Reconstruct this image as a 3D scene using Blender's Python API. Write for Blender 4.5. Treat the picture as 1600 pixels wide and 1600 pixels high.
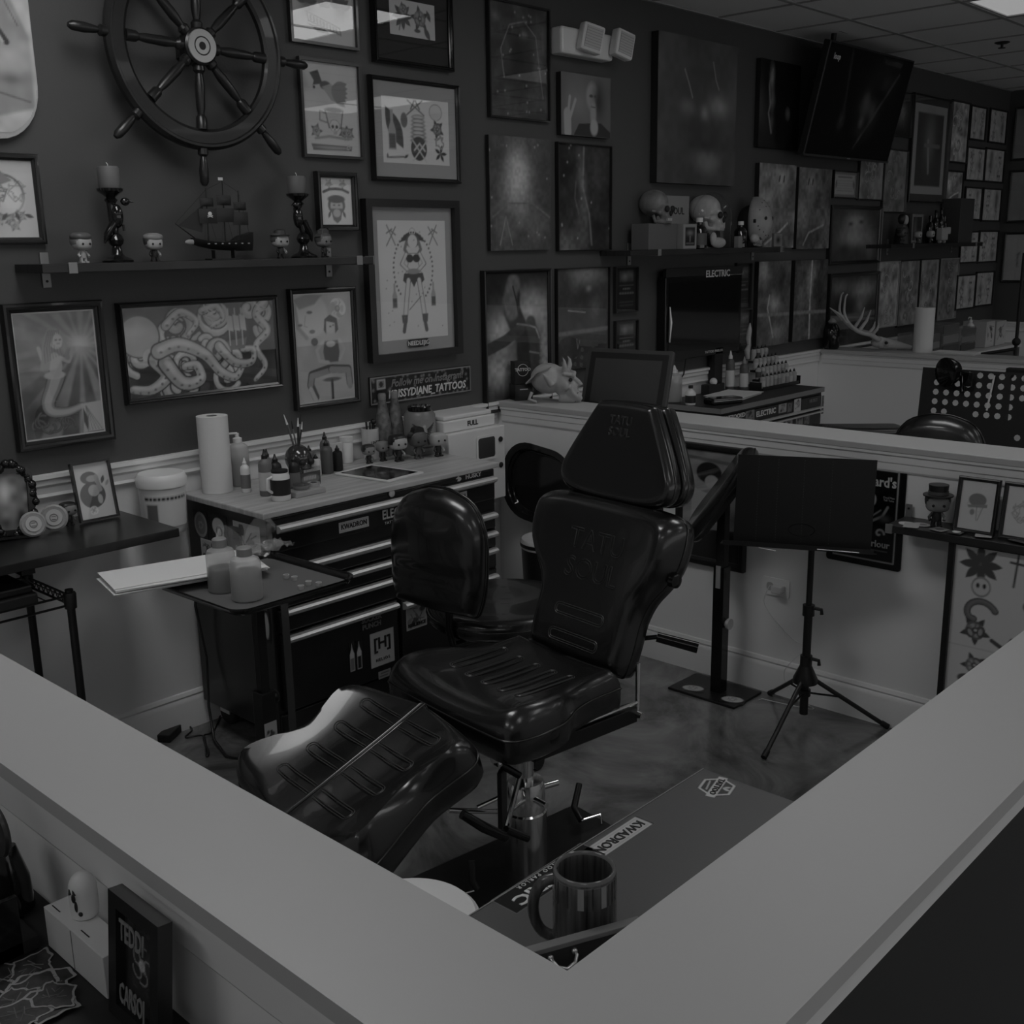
import bpy, bmesh, math, random
import numpy as np
from mathutils import Vector, Matrix
for _o in list(bpy.data.objects): bpy.data.objects.remove(_o)
S = bpy.context.scene; COL = S.collection
PI = math.pi
def _link(o): COL.objects.link(o); return o
# ------------------------------------------------------------------ camera
H = 1.75; F = 1707.9
YAW, PITCH, ROLL = 0.81663, 0.238087, -0.0172455
def _basis():
    cy, sy, cp, sp = math.cos(YAW), math.sin(YAW), math.cos(PITCH), math.sin(PITCH)
    fwd = Vector((sy*cp, cy*cp, -sp)); right = Vector((cy, -sy, 0)); up = right.cross(fwd)
    c, s = math.cos(ROLL), math.sin(ROLL)
    return c*right + s*up, -s*right + c*up, fwd
RT, UP, FW = _basis()
cd = bpy.data.cameras.new('camera'); cd.sensor_width = 36; cd.lens = F*36/1600; cd.clip_start = .02
cam = _link(bpy.data.objects.new('camera', cd)); cam.location = (0, 0, H)
cam.rotation_euler = Matrix((RT, UP, -FW)).transposed().to_euler(); S.camera = cam
# ------------------------------------------------------------------ exposure, world
S.view_settings.view_transform = 'Standard'; S.view_settings.look = 'None'
S.view_settings.exposure = 0.0; S.view_settings.gamma = 1; S.view_settings.use_curve_mapping = False
w = bpy.data.worlds.new('world'); S.world = w; w.use_nodes = True
w.node_tree.nodes['Background'].inputs[0].default_value = (1, 1, 1, 1)
w.node_tree.nodes['Background'].inputs[1].default_value = .65
# ceiling troffers: (x0, y0, strength); 0.61 x 1.22 m tiles of the ceiling grid
LIGHTS = [(3.62, 1.23, 4.2), (6.06, 1.23, .28), (1.2, 1.84, 6.4), (1.2, -1.21, 2.2), (3.62, -1.21, 2.4), (6.06, -1.21, 1.6), (8.5, -1.21, 1.6), (-1.24, 1.23, 3.6), (-1.24, -1.21, 2.6), (8.5, 1.23, .8), (3.62, -3.65, 1.4), (6.06, -3.65, 1.4)]
# measured points of the place: where a sight line meets a plane
def _ray(x, y): return FW + RT*((x-800)/F) - UP*((y-800)/F)
def onz(x, y, z):
    r = _ray(x, y); t = (z-H)/r.z; return Vector((r.x*t, r.y*t, z))
def ony(x, y, Y):
    r = _ray(x, y); t = Y/r.y; return Vector((r.x*t, Y, H+r.z*t))
def onx(x, y, X):
    r = _ray(x, y); t = X/r.x; return Vector((X, r.y*t, H+r.z*t))
D = 3.535      # art wall
PX = 3.66      # booth partition face
CEIL = 2.94
# ------------------------------------------------------------------ materials
_M = {}
def mat(name, g=.5, rough=.5, metal=0., spec=.5, coat=0., bump=0., bscale=60., var=0., vscale=6., emit=0., kind=None, alpha=1., stretch=(1,1,1)):
    key = name
    if key in _M: return _M[key]
    m = bpy.data.materials.new(name); m.use_nodes = True; _M[key] = m
    nt = m.node_tree; N = nt.nodes; L = nt.links; b = N['Principled BSDF']; out = N['Material Output']
    b.inputs['Base Color'].default_value = (g, g, g, 1); b.inputs['Roughness'].default_value = rough
    b.inputs['Metallic'].default_value = metal; b.inputs['Specular IOR Level'].default_value = spec
    b.inputs['Coat Weight'].default_value = coat
    if emit: b.inputs['Emission Color'].default_value = (1, 1, 1, 1); b.inputs['Emission Strength'].default_value = emit
    def coords():
        tc = N.new('ShaderNodeTexCoord'); mp = N.new('ShaderNodeMapping'); mp.inputs['Scale'].default_value = stretch
        L.new(tc.outputs['Object'], mp.inputs[0]); return mp.outputs[0]
    if var:
        n = N.new('ShaderNodeTexNoise'); n.inputs['Scale'].default_value = vscale; n.inputs['Detail'].default_value = 5; L.new(coords(), n.inputs[0])
        r = N.new('ShaderNodeMapRange'); r.inputs[1].default_value = .3; r.inputs[2].default_value = .7
        r.inputs[3].default_value = g*(1-var); r.inputs[4].default_value = g*(1+var)
        L.new(n.outputs[0], r.inputs[0]); L.new(r.outputs[0], b.inputs['Base Color'])
    if bump:
        n = N.new('ShaderNodeTexNoise'); n.inputs['Scale'].default_value = bscale; n.inputs['Detail'].default_value = 3; L.new(coords(), n.inputs[0])
        bu = N.new('ShaderNodeBump'); bu.inputs['Strength'].default_value = bump; bu.inputs['Distance'].default_value = .01
        L.new(n.outputs[0], bu.inputs['Height']); L.new(bu.outputs[0], b.inputs['Normal'])
    if kind == 'vcol':
        a = N.new('ShaderNodeVertexColor'); a.layer_name = 'Col'; L.new(a.outputs[0], b.inputs['Base Color'])
    if kind == 'clear':                      # thin clear sheet: fresnel mirror over see-through
        t = N.new('ShaderNodeBsdfTransparent'); gl = N.new('ShaderNodeBsdfGlossy'); gl.inputs['Roughness'].default_value = rough
        t.inputs[0].default_value = (alpha, alpha, alpha, 1)
        f = N.new('ShaderNodeFresnel'); mx = N.new('ShaderNodeMixShader')
        ge = N.new('ShaderNodeNewGeometry'); mr = N.new('ShaderNodeMapRange'); mr.inputs[3].default_value = 1.45; mr.inputs[4].default_value = 1/1.45
        L.new(ge.outputs['Backfacing'], mr.inputs[0]); L.new(mr.outputs[0], f.inputs[0])
        L.new(f.outputs[0], mx.inputs[0]); L.new(t.outputs[0], mx.inputs[1]); L.new(gl.outputs[0], mx.inputs[2]); L.new(mx.outputs[0], out.inputs[0])
    if kind == 'frosted':                    # cloudy plastic
        t = N.new('ShaderNodeBsdfTransparent'); mx = N.new('ShaderNodeMixShader'); mx.inputs[0].default_value = alpha
        L.new(t.outputs[0], mx.inputs[1]); L.new(b.outputs[0], mx.inputs[2]); L.new(mx.outputs[0], out.inputs[0])
    return m
# ------------------------------------------------------------------ mesh building
class G:
    """geometry collector: vertices and faces of one part"""
    def __init__(s): s.v = []; s.f = []
    def add(s, v, f, M=None):
        k = len(s.v)
        s.v += [tuple(M @ Vector(p)) if M else tuple(p) for p in v]; s.f += [tuple(i+k for i in q) for q in f]; return s
    def box(s, c, d, M=None, rz=0, taper=1):
        x, y, z = (k/2 for k in d); t = taper
        v = [(-x,-y,-z),(x,-y,-z),(x,y,-z),(-x,y,-z),(-x*t,-y*t,z),(x*t,-y*t,z),(x*t,y*t,z),(-x*t,y*t,z)]
        T = Matrix.Translation(c) @ Matrix.Rotation(rz, 4, 'Z')
        if M: T = M @ T
        return s.add(v, [(0,3,2,1),(4,5,6,7),(0,1,5,4),(1,2,6,5),(2,3,7,6),(3,0,4,7)], T)
    def bx(s, x0, x1, y0, y1, z0, z1, M=None):
        return s.box(((x0+x1)/2, (y0+y1)/2, (z0+z1)/2), (x1-x0, y1-y0, z1-z0), M)
    def lathe(s, prof, c=(0,0,0), n=24, M=None, cap=True, sx=1, sy=1):
        v = []; f = []
        for r, z in prof:
            for k in range(n):
                a = 2*PI*k/n; v.append((c[0]+r*sx*math.cos(a), c[1]+r*sy*math.sin(a), c[2]+z))
        for i in range(len(prof)-1):
            for k in range(n):
                a, b2 = i*n+k, i*n+(k+1)%n; f.append((a, b2, b2+n, a+n))
        if cap:
            f.append(tuple(range(n-1, -1, -1))); f.append(tuple((len(prof)-1)*n+k for k in range(n)))
        return s.add(v, f, M)
    def tube(s, pts, r, n=8, M=None, closed=False, cap=True):
        P = [Vector(p) for p in pts]; m = len(P); rr = r if hasattr(r, '__len__') else [r]*m
        v = []; f = []; prev = None
        for i in range(m):
            if closed: t = P[(i+1) % m]-P[i-1]
            else: t = P[min(i+1, m-1)]-P[max(i-1, 0)]
            if t.length < 1e-9: t = Vector((0, 0, 1))
            t.normalize()
            a = prev if prev is not None else (Vector((0, 0, 1)) if abs(t.z) < .9 else Vector((1, 0, 0)))
            a = (a - t*a.dot(t)); a = a.normalized() if a.length > 1e-6 else t.orthogonal().normalized(); prev = a; b = t.cross(a)
            for k in range(n):
                g = 2*PI*k/n; v.append(P[i] + (a*math.cos(g)+b*math.sin(g))*rr[i])
        for i in range(m if closed else m-1):
            j = (i+1) % m
            for k in range(n): f.append((i*n+k, i*n+(k+1)%n, j*n+(k+1)%n, j*n+k))
        if cap and not closed: f.append(tuple(range(n-1, -1, -1))); f.append(tuple((m-1)*n+k for k in range(n)))
        return s.add(v, f, M)
    def prism(s, poly, z0, z1, M=None):
        n = len(poly); v = [(x, y, z0) for x, y in poly] + [(x, y, z1) for x, y in poly]
        f = [tuple(range(n-1, -1, -1)), tuple(range(n, 2*n))] + [(k, (k+1)%n, n+(k+1)%n, n+k) for k in range(n)]
        return s.add(v, f, M)
    def ball(s, c, r, M=None, n=16, m=10, sc=(1,1,1), p=2.):
        """ellipsoid; p > 2 squares it off"""
        v = []; f = []
        def q(a): return math.copysign(abs(a)**(2/p), a)
        for i in range(1, m):
            th = PI*i/m
            for k in range(n):
                a = 2*PI*k/n
                v.append((c[0]+r*sc[0]*q(math.sin(th))*q(math.cos(a)), c[1]+r*sc[1]*q(math.sin(th))*q(math.sin(a)), c[2]+r*sc[2]*q(math.cos(th))))
        v += [(c[0], c[1], c[2]+r*sc[2]), (c[0], c[1], c[2]-r*sc[2])]
        for i in range(m-2):
            for k in range(n): f.append((i*n+k, (i+1)*n+k, (i+1)*n+(k+1)%n, i*n+(k+1)%n))
        t = (m-1)*n
        for k in range(n): f.append((t, k, (k+1)%n)); f.append((t+1, (m-2)*n+(k+1)%n, (m-2)*n+k))
        return s.add(v, f, M)
    def ring(s, outer, inner, z0, z1, M=None):
        """flat frame between two loops of equal count"""
        n = len(outer); v = [(x, y, z0) for x, y in outer]+[(x, y, z0) for x, y in inner]+[(x, y, z1) for x, y in outer]+[(x, y, z1) for x, y in inner]; f = []
        for k in range(n):
            j = (k+1) % n
            f += [(k, n+k, n+j, j), (2*n+k, 2*n+j, 3*n+j, 3*n+k), (k, j, 2*n+j, 2*n+k), (n+k, 3*n+k, 3*n+j, n+j)]
        return s.add(v, f, M)
def obj(name, g, m, parent=None, smooth=None, bevel=0, loc=None, seg=2, subsurf=0):
    me = bpy.data.meshes.new(name); me.from_pydata(g.v, [], g.f)
    if not name.startswith('print'):
        b = bmesh.new(); b.from_mesh(me); bmesh.ops.recalc_face_normals(b, faces=b.faces); b.to_mesh(me); b.free()
    me.materials.append(m)
    if smooth is not None:
        me.polygons.foreach_set('use_smooth', [True]*len(me.polygons)); me.set_sharp_from_angle(angle=math.radians(smooth))
    o = _link(bpy.data.objects.new(name, me)); o.parent = parent
    if loc: o.location = loc
    if bevel:
        md = o.modifiers.new('bevel', 'BEVEL'); md.width = bevel; md.segments = seg; md.limit_method = 'ANGLE'; md.angle_limit = math.radians(40)
    if subsurf:
        md = o.modifiers.new('sub', 'SUBSURF'); md.levels = subsurf; md.render_levels = subsurf
    return o
def thing(name, label, cat, loc=(0,0,0), rz=0, group=None, rot=None):
    o = _link(bpy.data.objects.new(name, None)); o.empty_display_size = .05; o.location = loc
    o.rotation_euler = rot if rot else (0, 0, rz); o['label'] = label; o['category'] = cat
    if group: o['group'] = group
    return o
def tag(o, label, cat, group=None):
    o['label'] = label; o['category'] = cat
    if group: o['group'] = group
    return o
def struct(name, g, m, smooth=None, bevel=0):
    o = obj(name, g, m, None, smooth, bevel); o['kind'] = 'structure'; return o
def copy_tree(o, parent=None, label=None, loc=None, rz=None):
    c = o.copy(); COL.objects.link(c); c.parent = parent
    if label: c['label'] = label
    if loc is not None: c.location = loc
    if rz is not None: c.rotation_euler = (0, 0, rz)
    for ch in list(o.children): copy_tree(ch, c)
    return c
def text(s, size, m, parent, M, align='CENTER', ext=.0006, name='lettering', sx=1., shear=0., bold=0., spacing=1.):
    cu = bpy.data.curves.new(name, 'FONT'); cu.body = s; cu.size = size; cu.align_x = align; cu.align_y = 'CENTER'
    cu.extrude = ext; cu.shear = shear; cu.offset = bold; cu.resolution_u = 2; cu.space_character = spacing
    o = bpy.data.objects.new(name, cu); me = bpy.data.meshes.new_from_object(o); bpy.data.objects.remove(o); me.name = name
    me.transform(M @ Matrix.Diagonal((sx, 1, 1, 1))); me.materials.clear(); me.materials.append(m)
    t = _link(bpy.data.objects.new(name, me)); t.parent = parent; return t
def rrect(w, h, r, n=5, cx=0, cy=0):
    out = []
    for sx, sy, a0 in ((1,1,0),(-1,1,90),(-1,-1,180),(1,-1,270)):
        for k in range(n+1):
            a = math.radians(a0+90*k/n); out.append((cx+sx*(w/2-r)+r*math.cos(a), cy+sy*(h/2-r)+r*math.sin(a)))
    return out
FRONT = Matrix.Rotation(PI/2, 4, 'X')       # local xy drawing plane -> stands upright, facing -y
def T(x, y, z): return Matrix.Translation((x, y, z))
def RX(a): return Matrix.Rotation(a, 4, 'X')
def RY(a): return Matrix.Rotation(a, 4, 'Y')
def RZ(a): return Matrix.Rotation(a, 4, 'Z')
# ------------------------------------------------------------------ printed artwork: grey patterns held as colours of a fine mesh
class Art:
    def __init__(s, w, h, cell=.004, g=.5):
        s.w, s.h = w, h; s.nx = max(6, min(190, int(w/cell))); s.ny = max(6, min(260, int(h/cell)))
        s.X, s.Y = np.meshgrid(np.linspace(0, 1, s.nx), np.linspace(0, h/w, s.ny)); s.C = np.full(s.X.shape, float(g)); s.a = h/w; s.px = 1/s.nx
    def put(s, m, g, a=1): s.C = s.C*(1-m*a) + g*m*a; return s
    def edge(s, d, soft): return np.clip(.5 - d/max(soft, s.px), 0, 1)
    def ell(s, x, y, rx, ry, g, soft=0, a=1, rot=0):
        c, n = math.cos(rot), math.sin(rot); u = (s.X-x)*c+(s.Y-y)*n; v = -(s.X-x)*n+(s.Y-y)*c
        d = (np.sqrt((u/rx)**2+(v/ry)**2)-1)*min(rx, ry); return s.put(s.edge(d, soft), g, a)
    def glow(s, x, y, rx, ry, g, a=1, rot=0):
        c, n = math.cos(rot), math.sin(rot); u = (s.X-x)*c+(s.Y-y)*n; v = -(s.X-x)*n+(s.Y-y)*c
        return s.put(np.exp(-((u/rx)**2+(v/ry)**2)), g, a)
    def dist(s, pts):
        d = np.full(s.X.shape, 9.)
        for (x0, y0), (x1, y1) in zip(pts[:-1], pts[1:]):
            dx, dy = x1-x0, y1-y0; q = dx*dx+dy*dy+1e-12; t = np.clip(((s.X-x0)*dx+(s.Y-y0)*dy)/q, 0, 1)
            d = np.minimum(d, np.hypot(s.X-x0-t*dx, s.Y-y0-t*dy))
        return d
    def line(s, pts, w, g, a=1, soft=0): return s.put(s.edge(s.dist(pts)-w/2, soft), g, a)
    def poly(s, pts, g, a=1, soft=0):
        ins = np.zeros(s.X.shape, bool); P = list(pts)
        for (x0, y0), (x1, y1) in zip(P, P[1:]+P[:1]):
            if y0 == y1: continue
            c = ((y0 > s.Y) != (y1 > s.Y)) & (s.X < (x1-x0)*(s.Y-y0)/(y1-y0)+x0); ins ^= c
        d = s.dist(P+[P[0]]); return s.put(s.edge(np.where(ins, -d, d), soft), g, a)
    def noise(s, amp, cells=8, seed=1, ay=None):
        r = np.random.RandomState(seed); ny = max(2, int(cells*s.a*(ay or 1)))+2; nx = cells+2; q = r.rand(ny, nx)
        u = s.X*(nx-1.001); v = s.Y/s.a*(ny-1.001); i = np.floor(u).astype(int); j = np.floor(v).astype(int); fu = u-i; fv = v-j
        fu = fu*fu*(3-2*fu); fv = fv*fv*(3-2*fv)
        n = (q[j, i]*(1-fu)+q[j, i+1]*fu)*(1-fv)+(q[j+1, i]*(1-fu)+q[j+1, i+1]*fu)*fv
        s.C = s.C*(1+amp*(n-.5)*2); return s
    def border(s, t, g):
        m = (s.X < t)|(s.X > 1-t)|(s.Y < t)|(s.Y > s.a-t); s.C = np.where(m, g, s.C); return s
    def build(s, name, parent, M, m=None, keep=None):
        me = bpy.data.meshes.new(name); nx, ny = s.nx, s.ny
        co = np.stack([(s.X-.5)*s.w, s.Y*s.w-s.h/2, np.zeros_like(s.X)], -1).reshape(-1, 3)
        i = np.arange(nx*ny).reshape(ny, nx); q = np.stack([i[:-1, :-1], i[:-1, 1:], i[1:, 1:], i[1:, :-1]], -1).reshape(-1, 4)
        if keep is not None: q = q[keep(co[q].mean(1))]
        me.vertices.add(len(co)); me.vertices.foreach_set('co', co.ravel().astype(np.float32))
        me.loops.add(q.size); me.loops.foreach_set('vertex_index', q.ravel().astype(np.int32))
        me.polygons.add(len(q)); me.polygons.foreach_set('loop_start', (np.arange(len(q))*4).astype(np.int32))
        me.update(calc_edges=True)
        a = me.color_attributes.new('Col', 'FLOAT_COLOR', 'POINT'); c = np.clip(s.C*1.3, .004, .85).reshape(-1, 1)
        a.data.foreach_set('color', np.concatenate([c, c, c, np.ones_like(c)], 1).ravel().astype(np.float32))
        me.materials.append(m or PRINT); me.transform(M)
        o = _link(bpy.data.objects.new(name, me)); o.parent = parent; return o
PRINT = mat('printed_paper', rough=.55, spec=.3, kind='vcol')
GLOSSP = mat('printed_gloss', rough=.25, spec=.5, kind='vcol')
# common materials
WHITE = mat('white_trim_paint', .80, .38, bump=.02, bscale=9)
CAP = mat('white_cap_paint', .49, .42, bump=.05, bscale=14)
WALLW = mat('offwhite_wall_paint', .87, .55, bump=.04, bscale=120)
WALLD = mat('charcoal_wall_paint', .078, .5, bump=.05, bscale=120, spec=.35)
BLK = mat('black_painted_wood', .012, .35)
BLKM = mat('black_matte', .012, .6)
BLKG = mat('black_gloss', .008, .12)
BLKP = mat('black_plastic', .014, .38)
CHROME = mat('chrome', .85, .14, 1)
STEEL = mat('brushed_steel', .62, .42, .55)
ALU = mat('aluminium', .62, .3, .9)
LEATHER = mat('black_vinyl', .009, .26, spec=.8, coat=.3, bump=.012, bscale=260)
GLASS = mat('picture_glass', rough=.0, kind='clear', alpha=.98)
PAPER = mat('white_paper', .78, .8)
WPLAS = mat('white_plastic', .72, .35)
GREY = mat('grey_plastic', .25, .45)
MATB = mat('mat_board', .40, .8)
INKW = mat('white_ink', .62, .6)
INKK = mat('black_ink', .01, .6)
# ================================================================== the room
FLOORM = mat('dark_epoxy_floor', .035, .16, spec=.5, coat=.3)
def _floor_nodes():
    nt = FLOORM.node_tree; N = nt.nodes; L = nt.links; b = N['Principled BSDF']
    tc = N.new('ShaderNodeTexCoord'); n = N.new('ShaderNodeTexNoise'); n.inputs['Scale'].default_value = 2.2; n.inputs['Detail'].default_value = 7; n.inputs['Roughness'].default_value = .62; n.inputs['Distortion'].default_value = 1.6
    L.new(tc.outputs['Object'], n.inputs[0]); r = N.new('ShaderNodeMapRange'); r.inputs[1].default_value = .35; r.inputs[2].default_value = .72; r.inputs[3].default_value = .07; r.inputs[4].default_value = .28
    L.new(n.outputs[0], r.inputs[0]); L.new(r.outputs[0], b.inputs['Base Color'])
_floor_nodes()
struct('floor', G().bx(-3, 11, -5, 4, -.05, 0), FLOORM)
# art wall: dark paint above the rail, white below
struct('wall_back', G().bx(-3, 10.1, D, D+.12, 1.0, CEIL+.05), WALLD)
struct('wall_back_lower', G().bx(-3, 10.1, D+.001, D+.12, 0, 1.0), WALLW)
struct('wall_far', G().bx(9.92, 10.05, -5, D, 1.0, CEIL+.05), WALLD)
struct('wall_far_lower', G().bx(9.921, 10.05, -5, D, 0, 1.0), WALLW)
struct('wall_left', G().bx(-3.12, -3, -5, D, 0, CEIL+.05), mat('room_wall_paint', .6, .7))
# unseen shop front: low wall and head rail, windows added to let in daylight
SF = G().bx(-3.12, 10.05, -5.12, -5, 0, .5).bx(-3.12, 10.05, -5.12, -5, 2.6, CEIL+.05)
struct('wall_front', SF, mat('room_wall_paint', .6, .7))
for _k in range(6): struct('window_%d' % (_k+1), G().bx(-3.1+2.19*_k-.03, -3.1+2.19*_k+.03, -5.1, -5.02, .5, 2.6).bx(-3.07+2.19*_k, -.97+2.19*_k, -5.07, -5.06, .5, 2.6), GLASS)  # glazing added behind the camera so the sky fills the booth with light
CEILM = mat('ceiling_tile', .80, .9, bump=.15, bscale=200)
cg = G(); holes = [(x, y) for x, y, s in LIGHTS]
for i in range(-5, 22):
    for j in range(-14, 11):
        x0, y0 = -3+.61*(i+5), 3.66-.61*(j+4)-.0
for xi in range(22):
    for yi in range(15):
        x0 = 3.62+.61*(xi-11); y0 = 1.23+.61*(yi-10)
        if any(abs(x0-hx) < .1 and (-.1 < y0-hy < .7) for hx, hy in holes): continue
        cg.bx(x0+.008, min(x0+.602, 10.0), y0+.008, min(y0+.602, D), CEIL, CEIL+.02)
struct('ceiling', cg, CEILM)
gg = G(); GRIDM = mat('ceiling_grid_paint', .34, .6)
for k in range(23):
    x = 3.62+.61*(k-11)
    if x < 10: gg.bx(x-.012, x+.012, -5, D, CEIL-.004, CEIL+.004)
for k in range(15):
    y = 1.23+.61*(k-10); gg.bx(-3, 9.92, y-.012, y+.012, CEIL-.005, CEIL+.003)
gg.bx(-3, 9.92, D-.02, D, CEIL-.006, CEIL+.004); gg.bx(-3, 10, -5, D, CEIL+.05, CEIL+.08)
struct('ceiling_grid', gg, GRIDM)
# mouldings: profile swept along a line. prof = (out from wall, z)
def mould(name, prof, p0, p1, out, m, kind=True):
    g = G(); p0 = Vector(p0); p1 = Vector(p1); o = Vector(out); n = len(prof)
    v = [tuple(p0+o*a+Vector((0, 0, z))) for a, z in prof] + [tuple(p1+o*a+Vector((0, 0, z))) for a, z in prof]
    f = [tuple(range(n)), tuple(range(2*n-1, n-1, -1))] + [(k, (k+1)%n, n+(k+1)%n, n+k) for k in range(n)]
    return struct(name, g.add(v, f), m, smooth=20)
RAIL = [(0, .968), (.010, .968), (.014, .975), (.010, .985), (.012, 1.005), (.020, 1.015), (.020, 1.030), (.030, 1.037), (.030, 1.050), (0, 1.050)]
BASE = [(0, 0), (.016, 0), (.016, .105), (.013, .115), (.008, .122), (.012, .130), (.006, .142), (0, .145)]
mould('trim_1', RAIL, (-3, D, 0), (PX, D, 0), (0, -1, 0), WHITE)
mould('trim_2', RAIL, (3.88, D, 0), (6.79, D, 0), (0, -1, 0), WHITE)
mould('trim_3', RAIL, (6.99, D, 0), (9.92, D, 0), (0, -1, 0), WHITE)
mould('trim_4', RAIL, (9.92, -5, 0), (9.92, D, 0), (-1, 0, 0), WHITE)
mould('baseboard_back', BASE, (-3, D, 0), (PX+.02, D, 0), (0, -1, 0), WHITE)
mould('baseboard_far', BASE, (9.92, -5, 0), (9.92, D, 0), (-1, 0, 0), WHITE)
mould('baseboard_right', BASE, (PX+.02, .42, 0), (PX+.02, D-.016, 0), (-1, 0, 0), WHITE)
# partitions (half walls) with caps and a moulding under the cap
def partition(name, x0, x1, y0, y1, lean=None):
    struct(name, G().bx(x0, x1, y0, y1, 0, 1.022), WALLW)
WT = 1.051
struct('wall_partition_right', G().bx(PX+.02, 3.86, .44, D, 0, 1.025), WALLW)
struct('wall_partition_near', G().bx(.56, PX+.02, .44, .595, 0, 1.025), WALLW)
struct('wall_partition_near_outer', G().bx(.56, PX+.2, .425, .44, 0, .995), mat('black_wall_paint', .02, .5))
struct('wall_partition_left', G().bx(.56, .70, .595, D, 0, 1.025), WALLW)
struct('wall_partition_second', G().bx(6.80, 6.98, .44, D, 0, 1.025), WALLW)
capg = G().bx(3.655, 3.882, .415, D, 1.027, WT); struct('trim_5', capg, CAP, bevel=.003)
struct('trim_6', G().bx(.722, 3.655, .415, .614, 1.027, WT), CAP, bevel=.0)
struct('trim_7', G().bx(.538, .722, .415, D, 1.027, WT), CAP, bevel=.0)
struct('trim_8', G().bx(6.765, 7.0, .415, D, 1.027, WT), CAP, bevel=.003)
UNDER = [(0, .955), (.006, .955), (.010, .962), (.010, .985), (.014, .990), (.014, 1.012), (.022, 1.018), (.022, 1.027), (0, 1.027)]
mould('trim_9', UNDER, (PX+.02, .6, 0), (PX+.02, D-.03, 0), (-1, 0, 0), WHITE)
mould('trim_10', UNDER, (6.80, .42, 0), (6.80, D-.03, 0), (-1, 0, 0), WHITE)
mould('trim_11', UNDER, (.56, .42, 0), (.56, D-.03, 0), (-1, 0, 0), WHITE)
mould('trim_12', [(0,.995),(.018,.995),(.018,1.027),(0,1.027)], (.538, .44, 0), (PX+.2, .44, 0), (0, -1, 0), WHITE)
mould('trim_13', UNDER, (.722, .595, 0), (PX, .595, 0), (0, 1, 0), WHITE)
mould('trim_14', UNDER, (.70, .6, 0), (.70, D-.03, 0), (1, 0, 0), WHITE)
# ceiling troffers
for k, (x, y, st) in enumerate(LIGHTS):
    t = thing('ceiling_light', 'dimly glowing ceiling panel at the top right corner' if k == 1 else 'bright recessed ceiling panel above the booths', 'ceiling light', (x, y, CEIL), group='ceiling panels')
    obj('diffuser', G().bx(.03, .58, .03, 1.19, .004, .010), mat('diffuser_%d' % int(st*100), .8, .5, emit=st), t)
    obj('housing', G().ring([(0,0),(.61,0),(.61,1.22),(0,1.22)], [(.03,.03),(.58,.03),(.58,1.19),(.03,1.19)], -.002, .05), mat('fixture_white', .6, .5), t)
t = thing('fire_sprinkler', 'small dark sprinkler head on the ceiling tile', 'sprinkler', tuple(onz(1566, 66, CEIL)))
obj('escutcheon', G().lathe([(.045, 0), (.045, -.004), (.03, -.01)]), BLKM, t); obj('deflector', G().lathe([(.008, -.01), (.008, -.03), (.022, -.032), (.022, -.036)]), BLKM, t)
# ================================================================== pictures
FR_BLK = mat('frame_black', .014, .28, spec=.5, coat=.2)
FR_DK = mat('frame_charcoal', .03, .35)
CANV_E = mat('canvas_edge', .012, .7)
def profile_frame(w, h, bw, d, style=0):
    """mitred frame, local x right, z up, back on y = 0, face towards -y"""
    if style == 0: prof = [(0, 0), (0, -d*.75), (bw*.1, -d*.92), (bw*.35, -d), (bw*.62, -d*.93), (bw*.70, -d*.72), (bw*.9, -d*.62), (bw, -d*.55), (bw, 0)]
    elif style == 1: prof = [(0, 0), (0, -d), (bw, -d), (bw, 0)]
    else: prof = [(0, 0), (0, -d*.6), (bw*.25, -d), (bw*.5, -d*.9), (bw*.6, -d*.65), (bw, -d*.5), (bw, 0)]
    g = G(); v = []; n = len(prof); f = []
    for cx, cz in ((-1, -1), (1, -1), (1, 1), (-1, 1)):
        for a, y in prof: v.append((cx*(w/2-a), y, cz*(h/2-a)))
    for c in range(4):
        for k in range(n): j = (k+1) % n; e = (c+1) % 4; f.append((c*n+k, e*n+k, e*n+j, c*n+j))
    return g.add(v, f)
def picture(name, label, cat, w, h, bw, d, paint, loc, rz=0, style=0, matw=0, cell=.004, glass=True, g=.6, lean=0, roll=0, group=None, matm=None, mg=None, fm=None, win=None):
    """paint(art) draws on a sheet w - 2 bw wide; matw: width of the mat board round the print"""
    t = thing(name, label, cat, loc, group=group, rot=(lean, roll, rz))
    if matw is None: matw = 0
    mw = matw if hasattr(matw, '__len__') else (matw, matw)
    if bw > 0:
        obj('frame', profile_frame(w, h, bw, d, style), fm or FR_BLK, t, smooth=30)
        obj('backing', G().box((0, -.003, 0), (w-bw, .004, h-bw)), BLKM, t)
        yy = -d*.32
    else:
        obj('stretcher', G().box((0, -d/2+.0008, 0), (w, d-.0016, h)), fm or CANV_E, t, bevel=.002); yy = -d
    iw, ih = w-2*bw, h-2*bw
    if mw[0] > 0:
        obj('mat_board', G().box((0, yy, 0), (iw, .002, ih)), matm or MATB, t); yy -= .0018
    if bw > 0 and mw[0] == 0: obj('backing_sheet', G().box((0, yy+.0012, 0), (iw, .002, ih)), PAPER, t)
    a = Art(iw-2*mw[0], ih-2*mw[1], cell, g); paint(a)
    a.build('print', t, T(0, yy-.0004, 0) @ FRONT, GLOSSP if not glass else None)
    if glass and bw > 0: obj('glass', G().box((0, -d*.5, 0), (iw+.002, .0015, ih+.002)), GLASS, t)
    return t
def rect_on(fn, c, tl, br, d=.02):
    """frame rectangle on a plane: two opposite corners"""
    a = fn(tl[0], tl[1], c-d); b = fn(br[0], br[1], c-d); return a, b
def cellsize(p): return max(.0022, 1.35*(p-Vector((0, 0, H))).length/F)
WALLPIC = {}
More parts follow.
